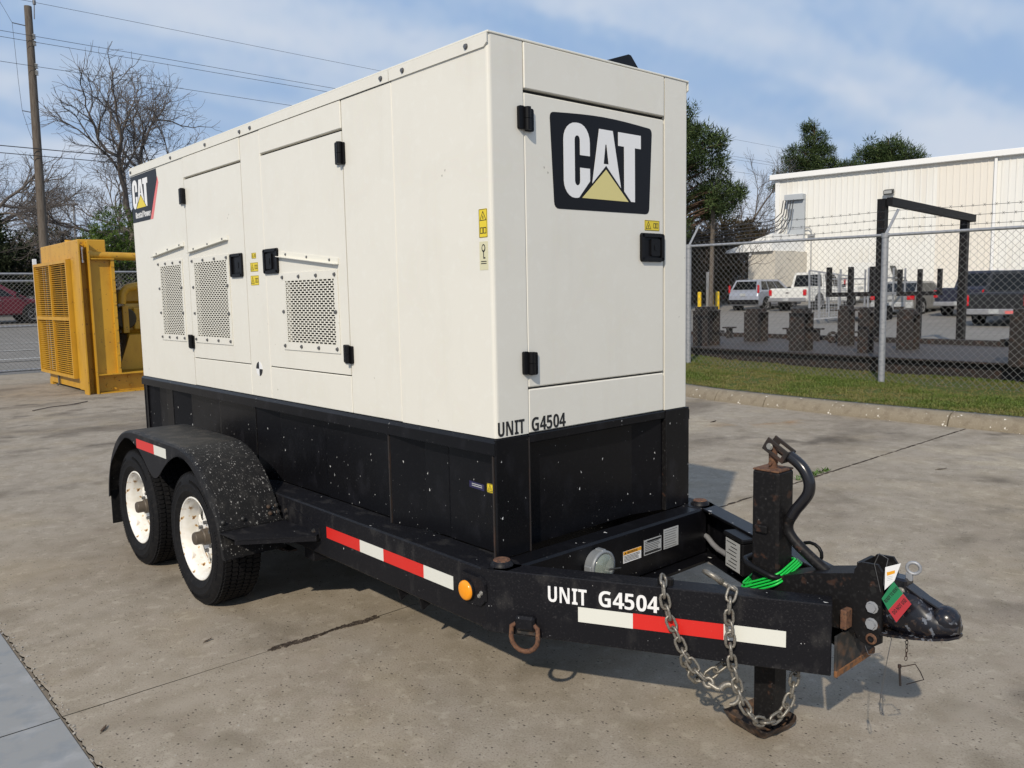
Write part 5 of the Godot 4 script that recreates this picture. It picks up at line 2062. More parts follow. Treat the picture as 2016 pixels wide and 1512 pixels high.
func build_ground() -> void:
	var xs := [-400.0, -120.0, -40.0, -10.0, -1.0, 7.0, 10.4, 14.0, 18.0, 22.0, 25.0, 29.0, 36.0, 45.0, 60.0, 89.0, 160.0, 500.0]
	var zs := [-500.0, -160.0, -78.0, -60.0, -45.0, -36.0, -30.0, -24.0, -18.0, -10.0, -4.0, 2.0, 12.0, 40.0, 120.0, 300.0]
	# the streets and lots around: one sheet, lower beneath the yard
	var b := mb()
	for i in xs.size() - 1:
		for j in zs.size() - 1:
			var p := []
			for q in [[i, j], [i + 1, j], [i + 1, j + 1], [i, j + 1]]:
				var x: float = xs[q[0]]
				var z: float = zs[q[1]]
				p.append(Vector3(x, land(x, z) - (0.14 if x < 10.5 and z > -18.1 else 0.0), z))
			b.quad(p[0], p[1], p[2], p[3], Vector3.UP)
	setting("ground", b.mesh(M.asphalt))
	# yard: dirt bed, then slabs
	var yard := Node3D.new()
	yard.name = numbered("concrete_yard")
	add_child(yard)
	yard.set_meta("kind", "structure")
	part("joint_dirt", mb().bx(-9.0, 7.6, -0.06, -0.006, -17.95, 9.0), M.joint, yard)
	var zl := [-17.9, -13.2, -7.1, -1.055, 5.0, 9.0]
	for k in zl.size() - 1:
		yard_slab(yard, -1.198, 7.75, zl[k] + 0.002, zl[k + 1] - 0.002, M.yard, 0.014)
	for k in zl.size() - 1:
		yard_slab(yard, -6.5, -1.206, zl[k] + 0.004, zl[k + 1] - 0.004, M.slab if k >= 2 else M.yard, 0.0, -0.003)
	# crumbs of broken concrete along the worn edge
	rng.seed = 12
	b = mb()
	for i in 190:
		var z := rng.randf_range(-3.0, 0.6)
		var s := rng.randf_range(0.002, 0.008)
		var x := -1.198 + rng.randf_range(-0.006, 0.03)
		b.box(Vector3(x, s * 0.15, z), Vector3(s, s * 0.7, s * 1.2), Basis(Vector3(rng.randf(), rng.randf(), rng.randf()).normalized(), rng.randf() * TAU))
	var cr := part("concrete_crumbs", b, M.crumb, yard)
	cr.set_meta("kind", "stuff")
	# worn patch of dark filler in the joint
	b = mb()
	for i in 420:
		var x := lerpf(-0.40, 0.14, rng.randf())
		var s := rng.randf_range(0.003, 0.011)
		var w := 0.016 * (0.3 + absf(sin(x * 9.0 + 1.0)))
		b.box(Vector3(x, 0.0, -1.055 + 0.006 * sin(x * 23.0) + rng.randf_range(-w, w)), Vector3(s * 1.8, 0.005, s * 0.7), Basis(Vector3.UP, rng.randf_range(-0.7, 0.7)))
	for i in 420:
		var x := lerpf(1.2, 7.3, rng.randf())
		var s := rng.randf_range(0.008, 0.03)
		b.box(Vector3(x, -0.0005, -1.055 + rng.randf_range(-0.006, 0.006)), Vector3(s * 2.2, 0.006, s * 0.5), Basis(Vector3.UP, rng.randf_range(-0.15, 0.15)))
	var jf := part("joint_filler", b, M.dirt, yard)
	jf.set_meta("kind", "stuff")
	# kerb in segments
	var path := [Vector2(7.50, 9.0), Vector2(7.40, 5.0), Vector2(7.36, 2.0), Vector2(7.35, -0.4), Vector2(7.36, -1.25), Vector2(7.37, -2.4), Vector2(7.44, -3.5), Vector2(7.55, -4.3), Vector2(7.70, -4.9), Vector2(8.02, -6.0), Vector2(8.5, -7.6), Vector2(9.0, -9.5), Vector2(9.3, -12.0), Vector2(9.4, -17.9)]
	var prof := [Vector2(-0.01, -0.1), Vector2(0.0, 0.012), Vector2(0.02, 0.06), Vector2(0.05, 0.105), Vector2(0.09, 0.13), Vector2(0.13, 0.140), Vector2(0.24, 0.142), Vector2(0.25, -0.1)]
	var kerb := Node3D.new()
	kerb.name = numbered("kerb")
	add_child(kerb)
	kerb.set_meta("kind", "structure")
	var cuts := [0, 2, 4, 6, 7, 9, 11, 13]
	for k in cuts.size() - 1:
		var rings := []
		var c0: int = cuts[k]
		var c1: int = cuts[k + 1]
		var pts := []
		for i in range(c0, c1):
			for s in 6:
				pts.append([path[i].lerp(path[i + 1], s / 6.0), (path[i + 1] - path[i]).normalized()])
		pts.append([path[c1], (path[c1] - path[c1 - 1]).normalized()])
		for i in pts.size():
			var p: Vector2 = pts[i][0]
			var dd: Vector2 = pts[i][1]
			if i == 0:
				p += dd * 0.007
			if i == pts.size() - 1:
				p -= dd * 0.007
			var o := Vector2(-dd.y, dd.x)
			if o.x < 0.0:
				o = -o
			var r := PackedVector3Array()
			for q in prof:
				var w: Vector2 = p + o * (q.x + 0.003 * sin(p.y * 1.7 + q.y * 9.0))
				r.append(Vector3(w.x, q.y, w.y))
			rings.append(r)
		b = mb()
		b.loft(rings, true, true, true)
		part("kerb_segment", b, M.kerb, kerb)
	# grass verge behind it
	b = mb()
	var gx := [0.0, 0.25, 0.5, 0.75, 1.0]
	for i in path.size() - 1:
		for k in 4:
			var q := []
			for e in [[i, k], [i + 1, k], [i + 1, k + 1], [i, k + 1]]:
				var p: Vector2 = path[e[0]]
				var x := lerpf(p.x + 0.235, 11.2, gx[e[1]])
				q.append(Vector3(x, verge(x, p.y), p.y))
			b.quad(q[0], q[1], q[2], q[3], Vector3.UP)
	b.bx(11.1, 11.2, -0.3, 0.05, -9.0, 9.0)
	setting("grass_verge", b.mesh(M.turf))
	grass(path)


func verge(x: float, z: float) -> float:
	var t := clampf((x - 7.6) / 2.6, 0.0, 1.0)
	return 0.128 + (0.0 + 0.13 * clampf((-z - 3.2) / 4.0, 0.0, 1.0)) * t - 0.02 * clampf(z + 3.0, 0.0, 1.0) * t + 0.012 * sin(x * 2.1 + z) * t


func grass(path: Array) -> void:
	# one tuft of seven bent blades, many copies
	rng.seed = 31
	var st := MB.new()
	for i in 7:
		var a := rng.randf() * TAU
		var h := rng.randf_range(0.5, 1.0)
		var o := Vector3(cos(a), 0, sin(a)) * rng.randf() * 0.35
		var d := Vector3(cos(a), 0, sin(a)) * rng.randf_range(0.25, 0.9) * h
		var w := Vector3(-sin(a), 0, cos(a)) * 0.055
		var m := o + d * 0.35 + Vector3.UP * h * 0.65
		var e := o + d + Vector3.UP * h * 0.9
		st.quad(o - w, o + w, m + w * 0.7, m - w * 0.7, Vector3(0, 0.5, 0) - d)
		var nn := (m + w - m).cross(e - m).normalized()
		st.tri(m - w * 0.7, m + w * 0.7, e, nn, nn, nn)
	var am := st.mesh(M.leaf)
	var tf := []
	var cs := []
	var pn := noise(91, 0.7, 3)
	var pn2 := noise(92, 2.5, 2)
	for i in 90000:
		var z := rng.randf_range(-9.0, 4.5)
		var x0 := 7.38 + 0.24
		for k in path.size() - 1:
			if z <= path[k].y and z >= path[k + 1].y:
				x0 = lerpf(path[k].x, path[k + 1].x, (path[k].y - z) / (path[k].y - path[k + 1].y)) + 0.235
		var x := lerpf(x0, 11.1, rng.randf())
		var v := pn.get_noise_2d(x * 1.0, z * 0.6) + 0.4 * pn2.get_noise_2d(x, z)
		# bare soil shows in places, more so by the fence
		if v < -0.22 + 0.18 * clampf((x - 8.8) / 1.2, 0.0, 1.0) and rng.randf() < 0.85:
			continue
		var s := rng.randf_range(0.022, 0.05) * (1.0 + 0.5 * clampf(v, -0.5, 0.8))
		tf.append(Transform3D(Basis(Vector3.UP, rng.randf() * TAU).scaled(Vector3(s, s * rng.randf_range(0.6, 1.2), s)), Vector3(x, verge(x, z) - 0.004, z)))
		var dry := clampf(0.45 - v * 1.0 + rng.randf_range(-0.3, 0.3), 0.0, 1.0)
		cs.append(Color(0.10, 0.14, 0.026).lerp(Color(0.24, 0.19, 0.08), dry * 0.95))
	scatter("grass", am, tf, cs, self)


func scatter(called: String, am: Mesh, tf: Array, cs: Array, parent: Node3D) -> MultiMeshInstance3D:
	var mm := MultiMesh.new()
	mm.transform_format = MultiMesh.TRANSFORM_3D
	mm.use_colors = true
	mm.mesh = am
	mm.instance_count = tf.size()
	for i in tf.size():
		mm.set_instance_transform(i, tf[i])
		mm.set_instance_color(i, cs[i])
	var o := MultiMeshInstance3D.new()
	o.multimesh = mm
	o.name = numbered(called) if parent == self else called
	parent.add_child(o, true)
	o.set_meta("kind", "stuff")
	return o


# woven wire between two posts, in the plane from a to c (both at foot level), height h
func woven(b: MB, a: Vector3, c: Vector3, h: float, cell := 0.068, r := 0.0020) -> void:
	var d := c - a
	var l := Vector2(d.x, d.z).length()
	var u := Vector3(d.x, 0, d.z) / l
	var nrm := Vector3(-u.z, 0, u.x)
	var pitch := cell * 1.414
	var k := int(ceil((l + h) / pitch)) + 1
	for s in 2:
		for i in k:
			# a wire rising along the fence at 45 degrees
			var t0 := i * pitch - h
			var p0 := Vector2(t0, 0.0)
			var p1 := Vector2(t0 + h, h)
			if p0.x < 0.0:
				p0 = Vector2(0.0, -t0)
			if p1.x > l:
				p1 = Vector2(l, l - t0)
			if p1.x - p0.x < 0.01:
				continue
			var q0 := p0
			var q1 := p1
			if s == 1:
				q0.x = l - p0.x
				q1.x = l - p1.x
			var o := nrm * (0.0016 if s else -0.0016)
			var w0 := a + u * q0.x + Vector3(0, q0.y + d.y * q0.x / l, 0) + o
			var w1 := a + u * q1.x + Vector3(0, q1.y + d.y * q1.x / l, 0) + o
			b.tube(PackedVector3Array([w0, w1]), r, 4)


func build_fences() -> void:
	# fence behind the verge: posts with outriggers, top rail, woven wire, three strands of barbed wire
	var f := thing("chain_link_fence", "grey chain link fence topped with barbed wire behind the grass verge", "fence", Vector3(9.9, 0.1, -3.1))
	var posts := [3.7, 0.24, -3.11, -6.46, -9.8, -13.1]
	var foot := [0.10, 0.10, 0.10, 0.22, 0.25, 0.25]
	var top := [2.17, 2.185, 2.205, 2.235, 2.25, 2.26]
	for i in posts.size():
		var b := mb()
		b.cyl(Vector3(9.9, foot[i] - 0.1, posts[i]), Vector3(9.9, top[i] - 0.02, posts[i]), 0.045, 12)
		b.cyl(Vector3(9.9, top[i] - 0.035, posts[i]), Vector3(9.9, top[i] + 0.03, posts[i]), 0.053, 12)
		var p := part("post", b, M.galvanized, f)
		b = mb()
		b.bar(Vector3(9.9, top[i], posts[i]), Vector3(10.06, top[i] + 0.36, posts[i] + 0.10), 0.04, 0.016, Vector3(1, -0.5, 0), 0.003)
		part("outrigger", b, M.galvanized, p)
		for y in [0.35, 0.8, 1.25, 1.7]:
			b = mb()
			b.lathe(PackedVector2Array([Vector2(0.0455, -0.01), Vector2(0.0475, -0.008), Vector2(0.0475, 0.008), Vector2(0.0455, 0.01)]), Transform3D(Basis(), Vector3(9.9, foot[i] + y, posts[i])), 12)
			part("tie_band", b, M.galvanized, p)
	for i in posts.size() - 1:
		part("top_rail", mb().cyl(Vector3(9.9, top[i], posts[i]), Vector3(9.9, top[i + 1], posts[i + 1]), 0.022, 10), M.galvanized, f)
		var b := mb()
		if i > 3:
			continue
		woven(b, Vector3(9.945, foot[i] + 0.02, posts[i]), Vector3(9.945, foot[i + 1] + 0.02, posts[i + 1]), top[i] - foot[i] - 0.03)
		var w := part("woven_wire", b, M.wire_mesh, f)
		w.set_meta("kind", "stuff")
	for k in 3:
		var b := mb()
		for i in posts.size() - 1:
			var t := 0.28 + 0.34 * k
			var a := Vector3(9.9, top[i], posts[i]).lerp(Vector3(10.06, top[i] + 0.36, posts[i] + 0.10), t)
			var c := Vector3(9.9, top[i + 1], posts[i + 1]).lerp(Vector3(10.06, top[i + 1] + 0.36, posts[i + 1] + 0.10), t)
			var mid := (a + c) * 0.5 - Vector3(0, 0.025, 0)
			b.tube(PackedVector3Array([a, a.lerp(mid, 0.5) - Vector3(0, 0.006, 0), mid, mid.lerp(c, 0.5) - Vector3(0, 0.006, 0), c]), 0.003, 5)
			for j in 24:
				var q := a.lerp(mid, j / 12.0) if j < 12 else mid.lerp(c, (j - 12) / 12.0)
				b.bar(q + Vector3(0.012, 0.018, 0.01), q - Vector3(0.012, 0.018, 0.01), 0.003, 0.003)
				b.bar(q + Vector3(-0.012, 0.018, -0.008), q - Vector3(-0.012, 0.018, -0.008), 0.003, 0.003)
		part("barbed_wire", b, M.bolt_black, f)
	# gate and fence across the end of the yard
	var g := thing("yard_gate", "long chain link sliding gate with three pipes across the end of the yard", "gate", Vector3(-2.0, 0, -18.1))
	for y in [2.12, 1.965, 1.003, 0.06]:
		part("rail", mb().cyl(Vector3(-6.5, y, -18.1), Vector3(3.1, y, -18.1), 0.026 if y < 2.0 else 0.022, 10), M.galvanized, g)
	for x in [-6.5, -3.3, -0.1, 3.1]:
		part("post", mb().cyl(Vector3(x, 0.045, -18.1), Vector3(x, 2.13, -18.1), 0.025, 10), M.galvanized, g)
	var b2 := mb()
	woven(b2, Vector3(-6.5, 0.05, -18.065), Vector3(3.1, 0.05, -18.065), 2.06, 0.066, 0.0026)
	var w2 := part("woven_wire", b2, M.wire_mesh, g)
	w2.set_meta("kind", "stuff")
	var e := thing("yard_fence", "chain link fence behind the yellow engine, meeting the gate", "fence", Vector3(6.0, 0, -18.1))
	for x in [3.35, 6.4, 9.4]:
		part("post", mb().cyl(Vector3(x, 0.0, -18.1), Vector3(x, 2.18, -18.1), 0.036, 10), M.galvanized, e)
	part("top_rail", mb().cyl(Vector3(3.35, 2.165, -18.1), Vector3(9.4, 2.165, -18.1), 0.022, 10), M.galvanized, e)
	b2 = mb()
	woven(b2, Vector3(3.35, 0.05, -18.07), Vector3(9.4, 0.05, -18.07), 2.1, 0.066, 0.0026)
	w2 = part("woven_wire", b2, M.wire_mesh, e)
	w2.set_meta("kind", "stuff")
	var b3 := mb()
	b3.box(Vector3(2.44, 1.4, -18.02), Vector3(0.08, 2.06, 0.025), Basis(), 0.004)
	for k in 8:
		b3.bx(2.415, 2.425, 1.75 + 0.08 * k, 1.765 + 0.08 * k, -18.008, -18.005)
	lone("gate_stop", b3, M.white, "thin white upright batten fixed to the sliding gate beside the yellow radiator", "batten", Vector3.ZERO)


# ---------------------------------------------------------------- yellow engine with its radiator
func build_engine() -> void:
	var g := thing("engine_unit", "yellow industrial engine with a tall louvred radiator at the end of the yard", "engine", Vector3(2.4, 0.0, -13.6))
	var x := 1.92
	# radiator core, header tank, side columns
	part("radiator_core", mb().bx(x + 0.06, x + 0.42, 0.2, 2.2, -15.05, -12.50), M.machine_dark, g)
	var b := mb()
	b.bx(x - 0.02, x + 0.40, 2.20, 2.50, -14.95, -12.50, 0.012)
	part("header_tank", b, M.machine, g)
	part("filler_cap", mb().cyl(Vector3(x + 0.15, 2.5, -13.7), Vector3(x + 0.15, 2.56, -13.7), 0.06, 14), M.machine, g)
	# guard: frame, cross bars, slats
	var z0 := -15.12
	var z1 := -12.86
	var gy0 := 0.23
	var gy1 := 2.19
	var gx := x - 0.11
	b = mb()
	b.bx(gx - 0.02, gx + 0.12, gy0, gy0 + 0.05, z0, z1)
	b.bx(gx - 0.02, gx + 0.12, gy1 - 0.05, gy1, z0, z1)
	b.bx(gx - 0.02, gx + 0.12, gy0 + 0.05, gy1 - 0.05, z0, z0 + 0.05)
	b.bx(gx - 0.02, gx + 0.12, gy0 + 0.05, gy1 - 0.05, z1 - 0.05, z1)
	b.bx(gx - 0.022, gx + 0.05, 1.19, 1.25, z0 + 0.05, z1 - 0.05)
	b.bx(gx - 0.022, gx + 0.05, gy0 + 0.05, 1.19, -13.99, -13.95)
	b.bx(gx - 0.022, gx + 0.05, 1.25, gy1 - 0.05, -13.99, -13.95)
	var guard := part("radiator_guard", b, M.machine, g)
	var slat := mb().bx(-0.004, 0.022, -0.0045, 0.0045, -1.05, 1.05).mesh(M.machine)
	for k in 52:
		var y := lerpf(gy0 + 0.075, gy1 - 0.07, k / 51.0)
		if absf(y - 1.22) < 0.035:
			continue
		inst("slat", slat, guard, Transform3D(Basis(Vector3(0, 0, 1), 0.2), Vector3(gx, y, (z0 + z1) / 2) ))
	for zz in [-14.6, -13.4]:
		part("guard_strut", mb().bx(gx + 0.03, gx + 0.05, gy0 + 0.05, gy1 - 0.05, zz - 0.02, zz + 0.02), M.machine, guard)
	# folded end plate and near column
	b = mb()
	b.bx(x - 0.06, x + 0.0, 0.05, 2.20, -12.82, -12.44, 0.006)
	part("end_plate", b, M.machine, g)
	b = mb()
	b.bx(1.845, 1.865, 0.0, 2.47, -12.50, -12.27)
	b.bx(1.866, 2.005, 0.0, 2.47, -12.50, -12.46)
	b.bx(1.985, 2.006, 0.0, 2.47, -12.459, -12.27)
	var col := part("side_column", b, M.machine, g)
	for y in [0.12, 0.22, 0.45, 0.7, 0.95, 1.2, 1.45, 1.7, 1.95, 2.2, 2.4]:
		for q in [1.955, 1.9]:
			if q < 1.93 and y > 0.3 and int(y * 100) % 50 != 20:
				continue
			b = mb()
			hexhead(b, Vector3(q, y, -12.46), Vector3(0, 0, 1), 0.018, 0.014)
			part("bolt", b, M.machine, col)
	b = mb()
	b.cyl(Vector3(1.93, 2.35, -12.40), Vector3(1.93, 2.14, -12.40), 0.02, 10)
	b.cyl(Vector3(1.93, 2.37, -12.40), Vector3(1.93, 2.33, -12.40), 0.035, 8)
	b.cyl(Vector3(1.93, 2.16, -12.40), Vector3(1.93, 2.12, -12.40), 0.035, 8)
	part("sight_glass", b, M.chrome, col)
	# fan shroud: flat side with a flanged edge
	part("fan_shroud", mb().bx(2.02, 2.33, 0.30, 2.17, -15.0, -12.36, 0.004), M.machine, g)
	b = mb()
	b.bx(2.325, 2.375, 0.30, 2.175, -12.40, -12.30)
	b.bx(2.02, 2.375, 2.172, 2.19, -12.40, -12.28)
	var fl := part("shroud_flange", b, M.machine, g)
	for k in 9:
		b = mb()
		hexhead(b, Vector3(2.35, 0.42 + 0.205 * k, -12.30), Vector3(0, 0, 1), 0.014, 0.012)
		part("bolt", b, M.machine, fl)
	# fan guard ring, water pipes
	b = mb()
	b.lathe(PackedVector2Array([Vector2(0.98, -0.02), Vector2(1.0, 0.0), Vector2(0.94, 0.14), Vector2(0.86, 0.22), Vector2(0.3, 0.26)]), Transform3D(Basis(Vector3(0, 1, 0), Vector3(1, 0, 0), Vector3(0, 0, -1)), Vector3(2.36, 1.2, -13.75)), 28)
	part("fan_guard", b, M.machine_dark, g)
	part("water_pipe", mb().tube(PackedVector3Array([Vector3(2.0, 2.24, -12.42), Vector3(2.4, 2.235, -12.44), Vector3(3.6, 2.22, -12.5)]), 0.065, 14), M.machine, g)
	part("pipe_collar", mb().cyl(Vector3(2.02, 2.24, -12.42), Vector3(2.08, 2.24, -12.42), 0.085, 14), M.machine, g)
	b = mb()
	b.tube(PackedVector3Array([Vector3(2.58, 1.45, -12.75), Vector3(2.6, 1.62, -12.75), Vector3(2.68, 1.72, -12.75), Vector3(2.85, 1.75, -12.76), Vector3(3.3, 1.75, -12.8)]), 0.07, 14)
	part("intake_pipe", b, M.machine, g)
	b = mb()
	b.bx(2.66, 4.6, 0.95, 1.45, -13.6, -12.95, 0.05)
	b.bx(2.72, 4.5, 0.35, 0.95, -13.5, -13.0, 0.03)
	b.bx(2.7, 4.4, 1.45, 1.75, -13.45, -13.1, 0.05)
	part("engine_block", b, M.machine, g)
	b = mb()
	for k in 5:
		b.bx(2.8 + 0.34 * k, 3.0 + 0.34 * k, 1.0, 1.38, -12.96, -12.88, 0.02)
	part("valve_cover", b, M.machine, g)
	part("side_bracket", mb().bx(2.60, 2.70, 0.95, 1.42, -12.93, -12.80, 0.01), M.machine, g)
	b = mb()
	facing(b, PackedVector2Array([Vector2(2.50, 0.34), Vector2(2.50, 0.46), Vector2(2.60, 0.74), Vector2(2.66, 0.92), Vector2(3.0, 0.92), Vector2(3.0, 0.34)]), -12.75, -12.70)
	part("mount_plate", b, M.machine, g)
	b = mb()
	b.lathe(PackedVector2Array([Vector2(0.18, 0.0), Vector2(0.18, 0.1), Vector2(0.15, 0.12), Vector2(0.0, 0.12)]), Transform3D(Basis(Vector3.RIGHT, Vector3(0, 0, 1), Vector3.DOWN), Vector3(2.66, 1.2, -12.95)), 18)
	part("pulley", b, M.machine_dark, g)
	# base: channel along the side with bolts, lifting plate across the front, stub feet
	b = mb()
	b.bx(2.02, 5.4, 0.02, 0.31, -12.46, -12.44)
	b.bx(2.02, 5.4, 0.302, 0.318, -12.46, -12.26)
	b.bx(2.02, 5.4, 0.0, 0.016, -12.46, -12.28)
	b.bx(2.02, 5.4, 0.0, 0.31, -15.0, -14.94)
	var base := part("base_channel", b, M.machine, g)
	for q in [[2.18, 0.12], [2.30, 0.065], [2.32, 0.22], [2.55, 0.10], [2.52, 0.24], [2.9, 0.1], [2.9, 0.24]]:
		b = mb()
		hexhead(b, Vector3(q[0], q[1], -12.44), Vector3(0, 0, 1), 0.024, 0.022)
		part("bolt", b, M.machine, base)
	b = mb()
	b.bx(1.90, 1.92, 0.05, 0.22, -14.95, -12.46)
	b.bx(1.90, 2.0, 0.0, 0.049, -14.95, -14.82)
	b.bx(1.90, 2.0, 0.0, 0.10, -15.0, -14.951)
	part("base_front", b, M.machine, g)
	b = mb()
	b.tube(PackedVector3Array([Vector3(1.87, 0.22, -14.2), Vector3(1.87, 0.06, -14.2), Vector3(1.85, 0.03, -14.25)]), 0.018, 8)
	b.bx(1.86, 1.88, 0.2, 0.215, -14.28, -14.12)
	part("drain_cock", b, M.bolt, g)


# ---------------------------------------------------------------- flatbed frame of rusty steel beyond the fence
func build_flatbed() -> void:
	var g := thing("steel_skid", "long rusty steel skid with square stubs lying behind the right fence", "steel skid", Vector3(12.0, 0.0, -4.0))
	var b := mb()
	# near beam: tall I section
	b.bar(Vector3(10.98, 0.475, -14.0), Vector3(11.06, 0.335, 3.0), 0.16, 0.022)
	b.bar(Vector3(11.02, 0.33, -14.0), Vector3(11.10, 0.20, 3.0), 0.016, 0.27)
	b.bar(Vector3(10.98, 0.18, -14.0), Vector3(11.06, 0.055, 3.0), 0.16, 0.022)
	part("near_beam", b, M.rusty_steel, g)
	b = mb()
	b.bar(Vector3(12.7, 0.455, -14.0), Vector3(12.7, 0.35, 3.0), 3.3, 0.012)
	part("deck_plate", b, M.deck_steel, g)
	b = mb()
	b.bar(Vector3(14.4, 0.40, -14.0), Vector3(14.4, 0.32, 3.0), 0.2, 0.28)
	part("far_beam", b, M.rusty_steel, g)
	for z in [-11.0, -6.6, -0.9, 1.5]:
		part("foot_block", mb().bx(10.9, 11.3, -0.05, 0.2, z - 0.2, z + 0.2), M.label_grey, g)
	# stubs: x, z, width, height of the top
	for q in [[11.62, -7.30, 0.42, 1.08], [11.3, -7.75, 0.24, 0.94], [13.25, -7.23, 0.40, 1.0], [11.5, -5.25, 0.34, 1.05], [13.13, -5.25, 0.26, 1.06], [11.68, -4.19, 0.22, 1.06], [12.8, -3.97, 0.33, 1.0], [10.95, -1.62, 0.36, 1.06]]:
		b = mb()
		var dz: float = q[2] * 0.8
		# open H section
		b.bx(q[0] - q[2] / 2, q[0] - q[2] / 2 + 0.03, 0.36, q[3], q[1] - dz / 2, q[1] + dz / 2)
		b.bx(q[0] + q[2] / 2 - 0.03, q[0] + q[2] / 2, 0.36, q[3], q[1] - dz / 2, q[1] + dz / 2)
		b.bx(q[0] - q[2] / 2 + 0.03, q[0] + q[2] / 2 - 0.03, 0.36, q[3], q[1] - 0.02, q[1] + 0.02)
		var s := part("stub", b, M.rusty_steel, g)
		b = mb()
		b.bx(q[0] - q[2] * 0.52, q[0] + q[2] * 0.52, q[3] + 0.001, q[3] + 0.018, q[1] - dz * 0.52, q[1] + dz * 0.52)
		b.bx(q[0] - q[2] * 0.45, q[0] + q[2] * 0.45, q[3] + 0.022, q[3] + 0.09, q[1] - dz * 0.4, q[1] + dz * 0.4)
		part("stub_plate", b, M.rusty_steel, s)
	# low brackets on the deck
	for q in [[13.9, -8.3], [14.0, -6.9], [14.0, -6.3], [13.3, -5.0], [12.4, -7.6]]:
		b = mb()
		b.bx(q[0] - 0.05, q[0] + 0.05, 0.40, 0.64, q[1] - 0.05, q[1] + 0.05)
		b.bx(q[0] - 0.11, q[0] + 0.11, 0.64, 0.67, q[1] - 0.11, q[1] + 0.11)
		part("deck_bracket", b, M.rusty_steel, g)
	b = mb()
	b.lathe(PackedVector2Array([Vector2(0.06, -0.02), Vector2(0.12, -0.02), Vector2(0.12, 0.02), Vector2(0.06, 0.02)]), Transform3D(Basis(Vector3(0, 1, 0), Vector3(-0.85, 0, 0.5), Vector3(0.5, 0, 0.85)), Vector3(13.6, 0.52, -5.75)), 18)
	part("lug_ring", b, M.rusty_steel, g)
	part("side_bracket", mb().bx(11.0, 11.4, 0.62, 0.72, -1.95, -1.8), M.rusty_steel, g)
	# forked racks: two beyond the skid
	var k := 0
	for q in [[Vector3(14.41, 0, -6.27), Vector3(15.07, 0, -5.68), 1.90, 1.34, 0.38, "three pronged steel rack standing left of the dark steel portal"], [Vector3(17.02, 0, -5.96), Vector3(17.69, 0, -5.37), 1.86, 1.315, 0.02, "three pronged steel rack standing right of the fence post, before the sedan"]]:
		var a: Vector3 = q[0]
		var c: Vector3 = q[1]
		var m := (a + c) * 0.5
		var r := thing("pronged_rack", q[5], "steel rack", Vector3(m.x, q[4], m.z), "pronged racks on the steel skid")
		part("crossbar", mb().bar(Vector3(a.x, q[3], a.z) - (c - a).normalized() * 0.05, Vector3(c.x, q[3], c.z) + (c - a).normalized() * 0.05, 0.09, 0.09), M.black_worn, r)
		for e in [a, m, c]:
			part("prong", mb().bar(Vector3(e.x, q[3] + 0.045, e.z), Vector3(e.x, q[2], e.z), 0.085, 0.085), M.black_worn, r)
		part("stem", mb().bar(Vector3(m.x, q[4], m.z), Vector3(m.x, q[3] - 0.045, m.z), 0.10, 0.10), M.black_worn, r)
		k += 1
	# steel portal
	var p := thing("steel_portal", "tall dark steel portal frame standing behind the right fence", "steel frame", Vector3(16.2, 0, -6.0))
	part("column", mb().bar(Vector3(16.2, 0.0, -6.02), Vector3(16.2, 3.36, -6.02), 0.17, 0.17, Vector3.UP), M.black_worn, p)
	part("column", mb().bar(Vector3(20.2, 0.0, -5.8), Vector3(20.2, 3.17, -5.8), 0.17, 0.17, Vector3.UP), M.black_worn, p)
	part("lintel", mb().bar(Vector3(16.14, 3.29, -5.85), Vector3(20.34, 3.10, -5.66), 0.13, 0.17), M.black_worn, p)
	part("end_plate", mb().bar(Vector3(20.12, 3.115, -5.77), Vector3(20.37, 3.104, -5.758), 0.11, 0.178), M.rust, p)


